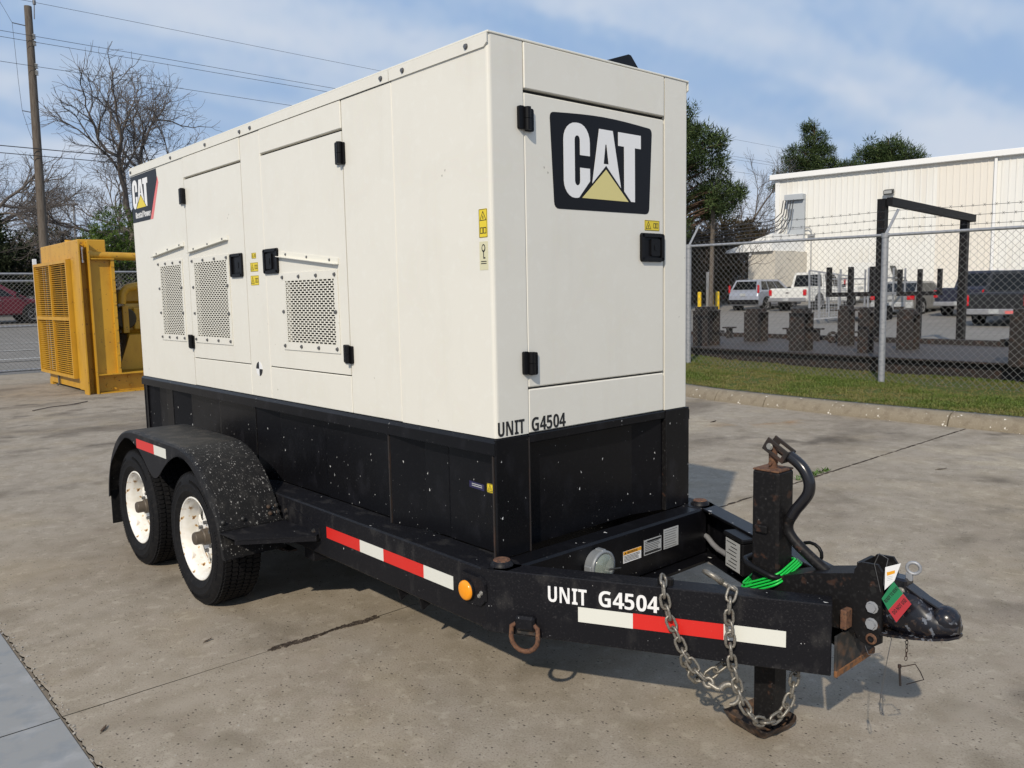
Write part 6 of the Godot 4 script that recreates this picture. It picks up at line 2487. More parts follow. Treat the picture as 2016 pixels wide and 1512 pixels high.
# ---------------------------------------------------------------- buildings
func build_buildings() -> void:
	var w := Vector3(45.99, 0, -26.30)
	var u := Vector3(0.143, 0, 0.990)
	var nrm := Vector3(-0.990, 0, 0.143)
	var g := thing("metal_warehouse", "large cream ribbed metal warehouse behind the parked cars", "building", w, "", atan2(u.x, u.z))
	# in its own axes: z along the long wall, x into the building
	var L := 46.0
	var H := 8.50
	part("wall", mb().bx(0.0, 24.0, -0.2, H, 0.0, L), M.cladding, g, false)
	var rib := mb()
	rib.prism(PackedVector2Array([Vector2(-0.05, 0.0), Vector2(0.05, 0.0), Vector2(0.024, 0.027), Vector2(-0.024, 0.027)]), Transform3D(Basis(Vector3(0, 0, 1), Vector3(-1, 0, 0), Vector3(0, 1, 0)), Vector3.ZERO), 0.0, H - 0.3)
	var rm := rib.mesh(M.cladding)
	var rs := rib.mesh(M.cladding_stained)
	for k in 84:
		var z := 0.70 + 0.335 * k
		inst("wall_rib", rs if z > 9.3 and z < 11.9 else rm, g, Transform3D(Basis(), Vector3(0, 0.1, z)))
	part("stained_sheet", mb().bx(-0.004, 0.0, 1.6, H - 0.25, 9.25, 12.0), M.cladding_stained, g, false, "rust washed wall sheet")
	part("corner_trim", mb().bx(-0.06, 0.3, 0.0, H - 0.25, -0.05, 0.22), M.trim_white, g, false)
	var e := mb()
	e.bx(-0.30, 0.1, H - 0.26, H + 0.06, -0.35, L + 0.3, 0.02)
	part("eave_trim", e, M.trim_white, g, false)
	e = mb()
	e.quad(Vector3(-0.2, H + 0.05, -0.3), Vector3(-0.2, H + 0.05, L), Vector3(12, H + 0.9, L), Vector3(12, H + 0.9, -0.3), Vector3.UP)
	e.quad(Vector3(24.2, H + 0.05, -0.3), Vector3(24.2, H + 0.05, L), Vector3(12, H + 0.9, L), Vector3(12, H + 0.9, -0.3), Vector3.UP)
	e.quad(Vector3(-0.2, H, -0.2), Vector3(12, H + 0.9, -0.2), Vector3(24.2, H, -0.2), Vector3(12, H - 0.1, -0.2), Vector3(0, 0, -1))
	part("roof", e, M.roof, g, false)
	part("downspout", mb().bx(-0.17, -0.055, 0.2, H - 0.3, 12.07, 12.2), M.trim_white, g, false)
	part("downspout", mb().bx(-0.17, -0.055, 0.2, H - 0.3, 22.07, 22.2), M.trim_white, g, false)
	# grey cable duct with its cover and wall lamp
	e = mb()
	e.bx(-0.34, -0.055, 4.30, 6.86, 0.86, 1.90, 0.02)
	var duct := part("cable_duct", e, M.grey_box, g, false)
	part("duct_cover", mb().bx(-0.62, -0.055, 6.87, 7.22, 0.76, 1.90, 0.02), M.grey_box, duct, false)
	for y in [5.1, 4.75]:
		part("duct_seam", mb().bx(-0.346, -0.34, y, y + 0.03, 0.9, 1.86), M.galvanized, duct, false)
	e = mb()
	e.tube(PackedVector3Array([Vector3(-0.2, 5.15, 1.92), Vector3(-0.2, 5.15, 2.2), Vector3(-0.2, 5.0, 2.32), Vector3(-0.2, 2.6, 2.34)]), 0.035, 8)
	part("conduit", e, M.galvanized, g, false)
	part("conduit_box", mb().bx(-0.3, -0.06, 4.62, 4.72, 2.12, 2.5), M.galvanized, g, false)
	e = mb()
	e.box(Vector3(-0.28, 6.88, 6.78), Vector3(0.35, 0.26, 0.52), Basis(Vector3(0, 0, 1), 0.25), 0.03)
	var lamp := part("wall_lamp", e, M.bolt_black, g, false)
	e = mb()
	e.box(Vector3(-0.46, 6.86, 6.78), Vector3(0.02, 0.17, 0.42), Basis(Vector3(0, 0, 1), 0.25))
	part("lamp_glass", e, M.label_grey, lamp, false)
	# low lean-to at the left end
	var l := thing("lean_to", "low tan annex with a pale sloping roof at the warehouse end", "annex", Vector3(43.0, 0.3, -26.0))
	var b := mb()
	b.bx(42.6, 47.0, 0.2, 3.70, -26.1, -24.3)
	part("wall", b, M.tan_wall, l)
	b = mb()
	b.prism(PackedVector2Array([Vector2(-27.6, 3.70), Vector2(-27.55, 3.84), Vector2(-24.4, 4.72), Vector2(-24.4, 3.70)]), Transform3D(Basis(Vector3(0, 0, 1), Vector3.UP, Vector3(-1, 0, 0)), Vector3.ZERO), -47.0, -42.4)
	var rf := part("roof", b, M.trim_white, l)
	for k in 9:
		var z := -27.3 + 0.33 * k
		part("roof_rib", mb().bx(42.36, 42.4, 3.71, 3.78 + (z + 27.55) * 0.279, z - 0.02, z + 0.02), M.trim_white, rf)
	part("wall_lamp", mb().bx(42.45, 42.6, 3.45, 3.62, -26.0, -25.85, 0.02), M.white, l)
	# small brick building further off
	var h := thing("brick_house", "small dark red brick house with a black roof far behind the yellow posts", "house", Vector3(45.0, 0.6, -33.0))
	part("wall", mb().bx(43.0, 49.0, 0.4, 2.55, -36.0, -31.6), M.brick, h)
	b = mb()
	b.bx(42.2, 49.8, 2.55, 2.85, -36.8, -30.9)
	part("roof", b, M.black_worn, h)
	part("door", mb().bx(42.98, 43.0, 0.6, 2.3, -32.3, -31.75), M.white, h)


# ---------------------------------------------------------------- vehicles: x forward, y up, z to the right; origin on the ground below the rear end
func side_ring(pts: Array, z: float, inset: float) -> PackedVector3Array:
	var c := Vector2()
	for p in pts:
		c += Vector2(p[0], p[1])
	c /= pts.size()
	var r := PackedVector3Array()
	for p in pts:
		var q := Vector2(p[0], p[1])
		var d := (q - c)
		q -= Vector2(clampf(d.x, -inset, inset), clampf(d.y, -inset, inset))
		r.append(Vector3(q.x, q.y, z))
	return r


func vehicle(called: String, label: String, category: String, at: Vector3, turn: float, spec: Dictionary) -> Node3D:
	var g := thing(called, label, category, at, "vehicles parked before the warehouse" if spec.get("lot", true) else "", turn)
	var hw: float = spec.w / 2.0
	var b := mb()
	b.loft([side_ring(spec.body, -hw, 0.07), side_ring(spec.body, -hw + 0.035, 0.02), side_ring(spec.body, -hw + 0.09, 0.0), side_ring(spec.body, hw - 0.09, 0.0), side_ring(spec.body, hw - 0.035, 0.02), side_ring(spec.body, hw, 0.07)], true, true, false)
	var body := part("body", b, spec.paint, g, false)
	# cabin: x at belt and roof, front to rear
	var cb: Array = spec.cabin   # [rear belt x, rear roof x, front roof x, front belt x, belt y, roof y]
	var wb := hw - 0.06
	var wr := hw - 0.22
	b = mb()
	var bl := [Vector3(cb[0], cb[4], -wb), Vector3(cb[3], cb[4], -wb), Vector3(cb[3], cb[4], wb), Vector3(cb[0], cb[4], wb)]
	var tp := [Vector3(cb[1], cb[5], -wr), Vector3(cb[2], cb[5], -wr), Vector3(cb[2], cb[5], wr), Vector3(cb[1], cb[5], wr)]
	var mid := []
	var up2 := []
	for i in 4:
		mid.append(bl[i].lerp(tp[i], 0.9))
		var cc := Vector3((cb[1] + cb[2]) / 2, cb[5] + 0.03, 0)
		up2.append(tp[i].lerp(cc, 0.12) + Vector3(0, 0.02, 0))
	b.loft([PackedVector3Array(bl), PackedVector3Array(mid), PackedVector3Array(tp), PackedVector3Array(up2)], true, true, false)
	var cabin := part("cabin", b, spec.paint, g, false)
	# panes, slightly proud: rear, front, two or three a side
	var pane := func(p: Array, o: Vector3):
		var q := mb()
		q.quad(p[0] + o * 0.012, p[1] + o * 0.012, p[2] + o * 0.012, p[3] + o * 0.012, o)
		part("window", q, M.glass, cabin, false)
	var ins := func(a: Vector3, c: Vector3, d: Vector3, e: Vector3, m0: float, m1: float, u0: float, u1: float) -> Array:
		# a..c along the belt, e..d along the roof
		return [a.lerp(c, m0).lerp(e.lerp(d, m0), u0), a.lerp(c, m1).lerp(e.lerp(d, m1), u0), a.lerp(c, m1).lerp(e.lerp(d, m1), u1), a.lerp(c, m0).lerp(e.lerp(d, m0), u1)]
	if not spec.has("blank"):
		pane.call(ins.call(bl[0], bl[3], tp[3], tp[0], 0.08, 0.92, 0.10, 0.86), Vector3(-1, 0.3, 0).normalized())
	pane.call(ins.call(bl[1], bl[2], tp[2], tp[1], 0.07, 0.93, 0.05, 0.88), Vector3(1, 0.4, 0).normalized())
	var splits: Array = spec.splits
	for k in splits.size():
		var s = splits[k]
		pane.call(ins.call(bl[3], bl[2], tp[2], tp[3], s[0], s[1], 0.08, 0.86), Vector3(0, 0.25, 1).normalized())
		pane.call(ins.call(bl[0], bl[1], tp[1], tp[0], s[0], s[1], 0.08, 0.86), Vector3(0, 0.25, -1).normalized())
	# wheels with dark arches
	var wr2: float = spec.wheel
	var first: Node3D = null
	for x in [spec.axles[0], spec.axles[1]]:
		for s in [1.0, -1.0]:
			b = mb()
			b.cyl(Vector3(x, wr2 + 0.02, s * (hw - 0.2)), Vector3(x, wr2 + 0.02, s * (hw + 0.004)), wr2 + 0.075, 22)
			part("wheel_arch", b, M.dark, body, false)
			var wn: Node3D
			if first == null:
				wn = Node3D.new()
				var q := mb()
				var ax := Transform3D(Basis(Vector3.RIGHT, Vector3(0, 0, 1), Vector3.DOWN), Vector3.ZERO)
				q.lathe(PackedVector2Array([Vector2(wr2 * 0.62, -0.11), Vector2(wr2 * 0.93, -0.11), Vector2(wr2, -0.07), Vector2(wr2, 0.07), Vector2(wr2 * 0.93, 0.11), Vector2(wr2 * 0.62, 0.11)]), ax, 24)
				inst("tyre", q.mesh(M.rubber), wn)
				q = mb()
				q.lathe(PackedVector2Array([Vector2(wr2 * 0.64, 0.06), Vector2(wr2 * 0.62, 0.112), Vector2(wr2 * 0.55, 0.10), Vector2(wr2 * 0.5, 0.06), Vector2(wr2 * 0.2, 0.08), Vector2(0.0, 0.09)]), ax, 24)
				for i in 5:
					var an := TAU * i / 5.0
					q.bar(Vector3(cos(an) * wr2 * 0.15, sin(an) * wr2 * 0.15, 0.09), Vector3(cos(an) * wr2 * 0.57, sin(an) * wr2 * 0.57, 0.098), 0.06, 0.02)
				inst("rim", q.mesh(M.bumper_grey), wn)
				first = wn
			else:
				wn = first.duplicate()
			wn.name = "wheel"
			g.add_child(wn, true)
			wn.position = Vector3(x, wr2, s * (hw - 0.09))
			wn.rotation.y = 0.0 if s > 0 else PI
	# rear lamps, bumper, plate
	for s in [1.0, -1.0]:
		var tl: Array = spec.tail  # [x, y0, y1, width, wrap]
		b = mb()
		b.bx(tl[0] - 0.03, tl[0] + tl[4], tl[1], tl[2], s * (hw - tl[3] + 0.012), s * (hw + 0.012), 0.02)
		part("tail_light", b, M.tail, g, false)
	b = mb()
	var bu: Array = spec.bumper  # [x0, x1, y0, y1]
	b.bx(bu[0], bu[1], bu[2], bu[3], -hw + 0.02, hw - 0.02, 0.03)
	part("bumper", b, spec.get("bumper_paint", spec.paint), g, false)
	b = mb()
	var pl: Array = spec.plate
	b.bx(pl[0] - 0.015, pl[0], pl[1], pl[1] + 0.15, -0.155, 0.155)
	part("number_plate", b, M.label_grey, g, false)
	for s in [1.0, -1.0]:
		b = mb()
		b.box(Vector3(cb[3] - 0.35, cb[4] + 0.1, s * (hw + 0.08)), Vector3(0.1, 0.16, 0.2), Basis(), 0.04)
		part("wing_mirror", b, M.plastic, g, false)
		for x in spec.handles:
			b = mb()
			b.bx(x, x + 0.16, cb[4] - 0.12, cb[4] - 0.085, s * (hw - 0.01), s * (hw + 0.02), 0.008)
			part("door_handle", b, spec.get("handle_paint", M.bumper_grey), body, false)
			b = mb()
			b.bx(x + 0.2, x + 0.212, 0.45, cb[4] - 0.02, s * (hw - 0.01), s * (hw + 0.003))
			part("door_seam", b, M.dark, body, false)
	return g


func build_vehicles() -> void:
	var pickup_body := [[0.0, 0.55], [0.0, 1.12], [0.05, 1.17], [1.85, 1.17], [4.35, 1.17], [5.5, 1.08], [5.72, 0.95], [5.75, 0.5], [5.6, 0.42], [0.1, 0.48]]
	var suv_body := [[0.08, 0.40], [0.0, 0.55], [0.02, 0.80], [0.10, 1.05], [0.3, 1.10], [3.2, 1.05], [4.25, 0.92], [4.5, 0.72], [4.52, 0.42], [4.4, 0.28], [0.2, 0.28]]
	var sedan_body := [[0.05, 0.35], [0.0, 0.55], [0.03, 0.88], [0.14, 0.98], [0.75, 1.0], [3.3, 0.94], [4.5, 0.80], [4.82, 0.62], [4.84, 0.36], [4.7, 0.22], [0.2, 0.24]]
	var g := vehicle("pickup_truck", "white pickup truck with its tailgate towards the yard, beside the silver car", "pickup", Vector3(36.3, land(36.3, -19.8), -19.85), 0.0, {
		"w": 2.03, "body": pickup_body, "paint": M.car_white, "cabin": [2.0, 2.12, 3.3, 4.05, 1.16, 1.95], "splits": [[0.06, 0.42], [0.46, 0.84]],
		"wheel": 0.42, "axles": [1.35, 4.75], "tail": [0.0, 0.80, 1.10, 0.17, 0.06], "bumper": [-0.14, 0.06, 0.50, 0.70], "bumper_paint": M.bumper_grey, "plate": [-0.14, 0.54], "handles": [2.35, 3.3]})
	var b := mb()
	b.bx(-0.012, 0.0, 0.80, 1.08, -0.75, 0.75, 0.004)
	part("tailgate", b, M.car_white, g, false)
	part("tailgate_badge", mb().bx(-0.02, -0.012, 0.91, 0.97, -0.08, 0.08, 0.003), M.bolt_black, g, false)
	part("bed_liner", mb().bx(0.1, 1.8, 1.171, 1.185, -0.93, 0.93), M.dark, g, false)
	vehicle("silver_car", "silver blue hatchback at the left end of the parked vehicles", "car", Vector3(36.6, land(36.6, -23.0), -22.6), 0.0, {
		"w": 1.82, "body": suv_body, "paint": M.car_silver, "cabin": [0.12, 0.42, 2.4, 3.3, 1.07, 1.63], "splits": [[0.10, 0.30], [0.33, 0.60], [0.63, 0.88]],
		"wheel": 0.34, "axles": [0.85, 3.5], "tail": [0.07, 0.95, 1.36, 0.10, 0.06], "bumper": [-0.05, 0.12, 0.36, 0.60], "bumper_paint": M.plastic, "plate": [0.0, 0.78], "handles": [1.3, 2.2]})
	vehicle("sedan", "dark grey brown sedan parked behind the second pronged rack", "car", Vector3(34.3, land(34.3, -13.4), -13.75), 0.0, {
		"w": 1.85, "body": sedan_body, "paint": M.car_grey, "cabin": [0.55, 1.15, 2.55, 3.45, 0.96, 1.44], "splits": [[0.08, 0.24], [0.27, 0.55], [0.58, 0.88]],
		"wheel": 0.33, "axles": [0.95, 3.75], "tail": [0.02, 0.66, 0.90, 0.3, 0.10], "bumper": [-0.06, 0.14, 0.30, 0.56], "bumper_paint": M.label_grey, "plate": [-0.02, 0.68], "handles": [1.7, 2.6]})
	g = vehicle("pickup_truck", "black pickup truck at the right edge behind the fence", "pickup", Vector3(29.25, land(29.3, -7.9), -8.0), 0.02, {
		"w": 2.02, "body": pickup_body, "paint": M.car_black, "cabin": [1.75, 1.95, 3.2, 4.05, 1.16, 1.92], "splits": [[0.06, 0.42], [0.46, 0.84]],
		"wheel": 0.41, "axles": [1.3, 4.7], "tail": [0.0, 0.72, 1.10, 0.18, 0.06], "bumper": [-0.16, 0.06, 0.42, 0.62], "bumper_paint": M.bumper_grey, "plate": [-0.16, 0.46], "handles": [2.2, 3.2]})
	part("tailgate", mb().bx(-0.012, 0.0, 0.72, 1.09, -0.78, 0.78, 0.004), M.car_black, g, false)
	part("bumper_sticker", mb().bx(-0.176, -0.161, 0.46, 0.56, 0.35, 0.85), M.pink, g, false)
	vehicle("blue_car", "dark blue truck half hidden behind the black pickup", "truck", Vector3(33.6, land(33.6, -10.5), -10.75), 0.0, {
		"w": 1.95, "body": pickup_body, "paint": M.car_blue, "cabin": [1.9, 2.05, 3.2, 4.0, 1.16, 1.83], "splits": [[0.06, 0.42], [0.46, 0.84]],
		"wheel": 0.38, "axles": [1.15, 4.3], "tail": [0.0, 0.78, 1.08, 0.16, 0.06], "bumper": [-0.12, 0.06, 0.44, 0.62], "bumper_paint": M.bumper_grey, "plate": [-0.12, 0.48], "handles": [1.9, 2.9]})
	vehicle("white_van", "white van showing its roof behind the pickup and the wire trailer", "van", Vector3(43.0, land(43.0, -19.6), -19.3), 0.0, {
		"w": 1.95, "body": suv_body, "paint": M.car_white, "blank": true, "cabin": [0.05, 0.2, 2.6, 3.5, 1.07, 2.2], "splits": [[0.62, 0.9]],
		"wheel": 0.34, "axles": [0.9, 3.5], "tail": [0.06, 0.92, 1.42, 0.12, 0.06], "bumper": [-0.05, 0.12, 0.36, 0.60], "bumper_paint": M.bumper_grey, "plate": [0.0, 0.78], "handles": [1.3, 2.2]})
	vehicle("red_car", "dark red car on the street beyond the sliding gate", "car", Vector3(2.2, land(3.0, -36.8), -36.9), 0.0, {
		"lot": false, "w": 1.9, "body": [[0.05, 0.40], [0.0, 0.7], [0.05, 1.05], [3.6, 1.0], [4.5, 0.9], [4.9, 0.65], [4.9, 0.35], [0.2, 0.3]], "paint": M.car_red, "cabin": [0.05, 0.4, 2.5, 3.7, 1.02, 1.75], "splits": [[0.05, 0.3], [0.33, 0.6], [0.63, 0.9]],
		"wheel": 0.36, "axles": [0.95, 3.9], "tail": [0.02, 0.8, 1.1, 0.2, 0.1], "bumper": [-0.05, 0.14, 0.34, 0.58], "plate": [-0.02, 0.68], "handles": [1.7, 2.6]})
	# wire sided utility trailer between white pickup and sedan
	var u := thing("utility_trailer", "small grey utility trailer with wire mesh ramp and tall corner posts", "trailer", Vector3(31.0, land(30.5, -14.0), -14.0))
	var y := land(30.5, -14.0)
	var a := [Vector3(29.2, y + 0.15, -14.75), Vector3(29.3, y + 2.1, -14.85), Vector3(30.3, y + 1.85, -13.72), Vector3(30.2, y + 0.25, -13.62)]
	for i in 4:
		part("ramp_frame", mb().bar(a[i], a[(i + 1) % 4], 0.06, 0.06), M.galvanized, u)
	for k in 3:
		part("ramp_bar", mb().bar(a[0].lerp(a[3], (k + 1) / 4.0), a[1].lerp(a[2], (k + 1) / 4.0), 0.05, 0.05), M.galvanized, u)
	b = mb()
	for k in 16:
		b.tube(PackedVector3Array([a[0].lerp(a[1], k / 16.0), a[3].lerp(a[2], k / 16.0)]), 0.008, 4)
	for k in 14:
		b.tube(PackedVector3Array([a[0].lerp(a[3], k / 14.0), a[1].lerp(a[2], k / 14.0)]), 0.008, 4)
	var rm := part("ramp_mesh", b, M.galvanized, u)
	rm.set_meta("kind", "stuff")
	part("bed", mb().bx(30.3, 33.6, y + 0.45, y + 0.55, -14.6, -12.9), M.deck_steel, u)
	for z in [-14.6, -12.9]:
		part("side_rail", mb().bar(Vector3(30.3, y + 1.75, z), Vector3(33.6, y + 1.75, z), 0.06, 0.06), M.galvanized, u)
		part("side_rail", mb().bar(Vector3(30.3, y + 1.1, z), Vector3(33.6, y + 1.1, z), 0.05, 0.05), M.galvanized, u)
		for x in [30.3, 31.4, 32.5, 33.6]:
			part("post", mb().bx(x - 0.03, x + 0.03, y + 0.4, y + 2.15, z - 0.03, z + 0.03), M.galvanized, u)
		part("wheel", mb().cyl(Vector3(32.0, y + 0.32, z - 0.1), Vector3(32.0, y + 0.32, z + 0.1), 0.32, 18), M.rubber, u)
	# yellow bollards
	var i := 0
	for q in [[38.15, -26.46, "yellow steel bollard, leftmost of three beside the wooden pole"], [38.17, -25.65, "yellow steel bollard, middle one of three beside the wooden pole"], [38.18, -25.25, "yellow steel bollard, rightmost of three beside the wooden pole"]]:
		b = mb()
		b.lathe(PackedVector2Array([Vector2(0.11, 0.0), Vector2(0.11, 0.92), Vector2(0.09, 0.98), Vector2(0.0, 1.0)]), Transform3D(), 16)
		lone("bollard", b, M.bollard, q[2], "bollard", Vector3(q[0], land(q[0], q[1]), q[1]), "yellow bollards by the lot entrance")
		i += 1
	lone("sign_post", mb().bx(-0.14, 0.14, -0.1, 2.1, -0.14, 0.14, 0.02), M.bumper_grey, "grey square pillar standing among the yellow bollards", "pillar", Vector3(38.6, land(38.6, -26.0), -26.1))


# ---------------------------------------------------------------- poles and wires
func build_wires() -> void:
	var g := thing("utility_pole", "tall weathered timber utility pole beyond the sliding gate", "utility pole", Vector3(6.5, 0.3, -34.85))
	var b := mb()
	b.tube(PackedVector3Array([Vector3(6.36, 0.3, -34.8), Vector3(6.43, 6.0, -34.85), Vector3(6.52, 12.85, -34.9)]), 0.19, 12, false, 0.135)
	part("pole", b, M.pole, g)
	for q in [[11.7, 0.5], [11.45, 0.5], [10.6, 0.45], [10.35, 0.45]]:
		b = mb()
		for k in 4:
			b.lathe(PackedVector2Array([Vector2(0.03, 0.0), Vector2(0.075, 0.015), Vector2(0.03, 0.04)]), Transform3D(Basis(), Vector3(6.6, q[0] - 0.1 + 0.05 * k, -34.7)), 10)
		part("insulator", b, M.label_grey, g)
	b = mb()
	b.cyl(Vector3(6.7, 12.4, -34.85), Vector3(6.74, 13.05, -34.85), 0.02, 6)
	b.cyl(Vector3(6.74, 12.95, -34.85), Vector3(6.74, 13.1, -34.85), 0.06, 8)
	part("pole_pin", b, M.bolt, g)
	for q in [[12.1, 5.95], [8.85, 6.05]]:
		b = mb()
		b.cyl(Vector3(q[1], q[0] + 0.05, -34.95), Vector3(6.5, q[0], -34.9), 0.018, 6)
		part("standoff", b, M.bolt, g)
	b = mb()
	b.tube(PackedVector3Array([Vector3(5.55, 13.6, -35.2), Vector3(5.62, 12.9, -35.1), Vector3(5.95, 12.15, -34.95), Vector3(5.98, 11.0, -34.95), Vector3(6.0, 10.0, -34.95), Vector3(6.05, 8.9, -34.95), Vector3(6.2, 8.2, -34.9), Vector3(6.42, 7.4, -34.85)]), 0.007, 5)
	part("jumper_wire", b, M.cable, g)
	# wires run along the street, each sagging a little between poles
	for q in [[13.05, 0.008, -34.85, "uppermost single power line over the street"], [11.72, 0.0095, -34.65, "power line second from the top, above its close twin"], [11.5, 0.0095, -34.65, "power line just under its close twin near the pole top"], [10.59, 0.0095, -34.65, "power line at the lower insulator of the timber pole"], [7.47, 0.018, -34.65, "thick upper telephone cable low on the timber pole"], [7.2, 0.016, -34.65, "thick lower telephone cable low on the timber pole"]]:
		b = mb()
		var p := PackedVector3Array()
		for k in 33:
			var x := -80.0 + 6.0 * k
			# poles every 46 m from the visible one
			var t := fposmod((x - 6.5) / 80.0, 1.0)
			p.append(Vector3(x, q[0] - 0.7 * t * (1.0 - t) * (1.0 if x > 6.5 else 0.6), q[2]))
		b.tube(p, q[1], 5)
		lone("power_line", b, M.cable, q[3], "wire", Vector3.ZERO, "wires strung along the street")
	# service drop: five cables sagging from the left to the warehouse duct
	for k in 5:
		b = mb()
		var e := Vector3(45.2, 6.85, -25.35 + 0.17 * k)
		var s := Vector3(30.0, 4.2 - 0.12 * k, -29.0 + 0.1 * k)
		var p := PackedVector3Array()
		for i in 15:
			var t := i / 14.0
			var q := s.lerp(Vector3(44.6, 5.6 - 0.22 * k, -26.0 + 0.1 * k), t)
			q.y -= 0.5 * sin(PI * t) * (1 - t)
			p.append(q)
		p.append(Vector3(44.9, 5.75 - 0.2 * k, -25.75 + 0.15 * k))
		p.append(Vector3(45.15, 6.1 - 0.1 * k, -25.45 + 0.16 * k))
		p.append(e)
		b.tube(p, 0.028, 6)
		lone("service_cable", b, M.cable, ["topmost black cable curving up into the grey wall duct", "second black cable from the top entering the grey wall duct", "middle black cable of five entering the grey wall duct", "second lowest black cable entering the grey wall duct", "lowest black cable entering the grey wall duct"][k], "cable", Vector3.ZERO, "cables into the wall duct")
	b = mb()
	b.tube(PackedVector3Array([Vector3(36.0, 0.2, -24.2), Vector3(36.1, 6.05, -24.15)]), 0.13, 10, false, 0.105)
	lone("wooden_pole", b, M.pole, "slim grey wooden pole behind the yellow bollards", "pole", Vector3.ZERO)
	b = mb()
	b.tube(PackedVector3Array([Vector3(12.2, 1.0, -53.2), Vector3(12.3, 7.3, -53.3)]), 0.1, 8, false, 0.07)
	b.box(Vector3(12.3, 7.35, -53.0), Vector3(0.25, 0.12, 0.7), Basis(), 0.03)
	lone("street_lamp", b, M.bumper_grey, "thin grey street lamp behind the bare tree's lower twigs", "street lamp", Vector3.ZERO)


# ---------------------------------------------------------------- trees
func limb(b: MB, p: Vector3, d: Vector3, length: float, r: float, depth: int, spread: float, lift: float, wig: float, minr: float) -> void:
	var pts := PackedVector3Array([p])
	var n := 4
	var kids := []
	var dir := d
	var q := p
	for i in n:
		dir = (dir + Vector3(rng.randf_range(-1, 1), rng.randf_range(-1, 1) + lift, rng.randf_range(-1, 1)) * wig).normalized()
		q += dir * length / n
		pts.append(q)
		if depth > 0:
			var c := (0 if i < 1 else (1 + int(rng.randf() < 0.25))) if depth > 2 else (1 + int(rng.randf() < (0.3 if i > 0 else 0.0)))
			for k in c:
				kids.append([q, dir, i])
	b.tube(pts, r, 6 if r > 0.08 else (4 if r > 0.02 else 3), false, maxf(r * 0.55, minr))
	if depth <= 0:
		return
	for kq in kids:
		var ax := Vector3(rng.randf_range(-1, 1), rng.randf_range(-1, 1), rng.randf_range(-1, 1)).normalized()
		var dd: Vector3 = (kq[1] + ax * spread).normalized()
		limb(b, kq[0], dd, length * rng.randf_range(0.5, 0.78), maxf(r * rng.randf_range(0.34, 0.52), minr), depth - 1, spread, lift, wig, minr)
	limb(b, q, dir, length * rng.randf_range(0.55, 0.75), maxf(r * 0.55, minr), depth - 1, spread, lift, wig, minr)


func bare_tree(label: String, base: Vector3, height: float, trunk_r: float, trunk_h: float, limbs: Array, depth: int, sd: int, wig := 0.38) -> void:
	rng.seed = sd
	var g := thing("bare_tree", label, "tree", base)
	var b := mb()
	b.tube(PackedVector3Array([Vector3.ZERO - Vector3(0, 0.2, 0), Vector3(0.05, trunk_h * 0.5, 0.03), Vector3(0, trunk_h, 0)]), trunk_r * 1.2, 10, false, trunk_r * 0.9)
	part("trunk", b, M.bark, g, false)
	b = mb()
	for l in limbs:
		var d := Vector3(l[0], l[1], l[2]).normalized()
		limb(b, Vector3(0, trunk_h * l[4], 0), d, l[3], trunk_r * l[5], depth, 0.85, 0.10, wig, 0.0065)
	var c := part("branches", b, M.twig_bark, g, false)
	c.set_meta("kind", "stuff")


# a spray of flat leaves or needles of unit size
func spray(n: int, longish: float, sd: int) -> ArrayMesh:
	rng.seed = sd
	var b := mb()
	for i in n:
		var d := Vector3(rng.randf_range(-1, 1), rng.randf_range(-0.6, 1), rng.randf_range(-1, 1)).normalized()
		var o := d * rng.randf_range(0.05, 0.7)
		var s := d.cross(Vector3(rng.randf_range(-1, 1), 1, rng.randf_range(-1, 1))).normalized()
		var l := rng.randf_range(0.25, 0.5)
		var w := l * longish
		var nn := s.cross(d).normalized()
		if nn.y < 0.0:
			nn = -nn
		b.tri(o - s * w, o + d * l * 0.5 + s * w * 0.4, o + d * l, nn, nn, nn)
		b.tri(o - s * w, o + d * l, o + s * w, nn, nn, nn)
	return b.mesh(M.leaf)


# crown from overlapping ellipsoids of sprays
func crown(parent: Node3D, am: ArrayMesh, lobes: Array, per: float, size: float, c0: Color, c1: Color, sd: int, hollow := 0.35) -> void:
	rng.seed = sd
	var tf := []
	var cs := []
	for l in lobes:
		var c: Vector3 = l[0]
		var r: Vector3 = l[1]
		var n := int(per * r.x * r.y * r.z)
		for i in n:
			var d := Vector3(rng.randf_range(-1, 1), rng.randf_range(-1, 1), rng.randf_range(-1, 1))
			if d.length() > 1.0 or d.length() < hollow:
				continue
			var s := size * rng.randf_range(0.6, 1.25)
			tf.append(Transform3D(Basis(Vector3(rng.randf_range(-0.4, 0.4), 1, rng.randf_range(-0.4, 0.4)).normalized(), rng.randf() * TAU).scaled(Vector3.ONE * s), c + d * r))
			cs.append(c0.lerp(c1, rng.randf()))
	scatter("crown", am, tf, cs, parent)


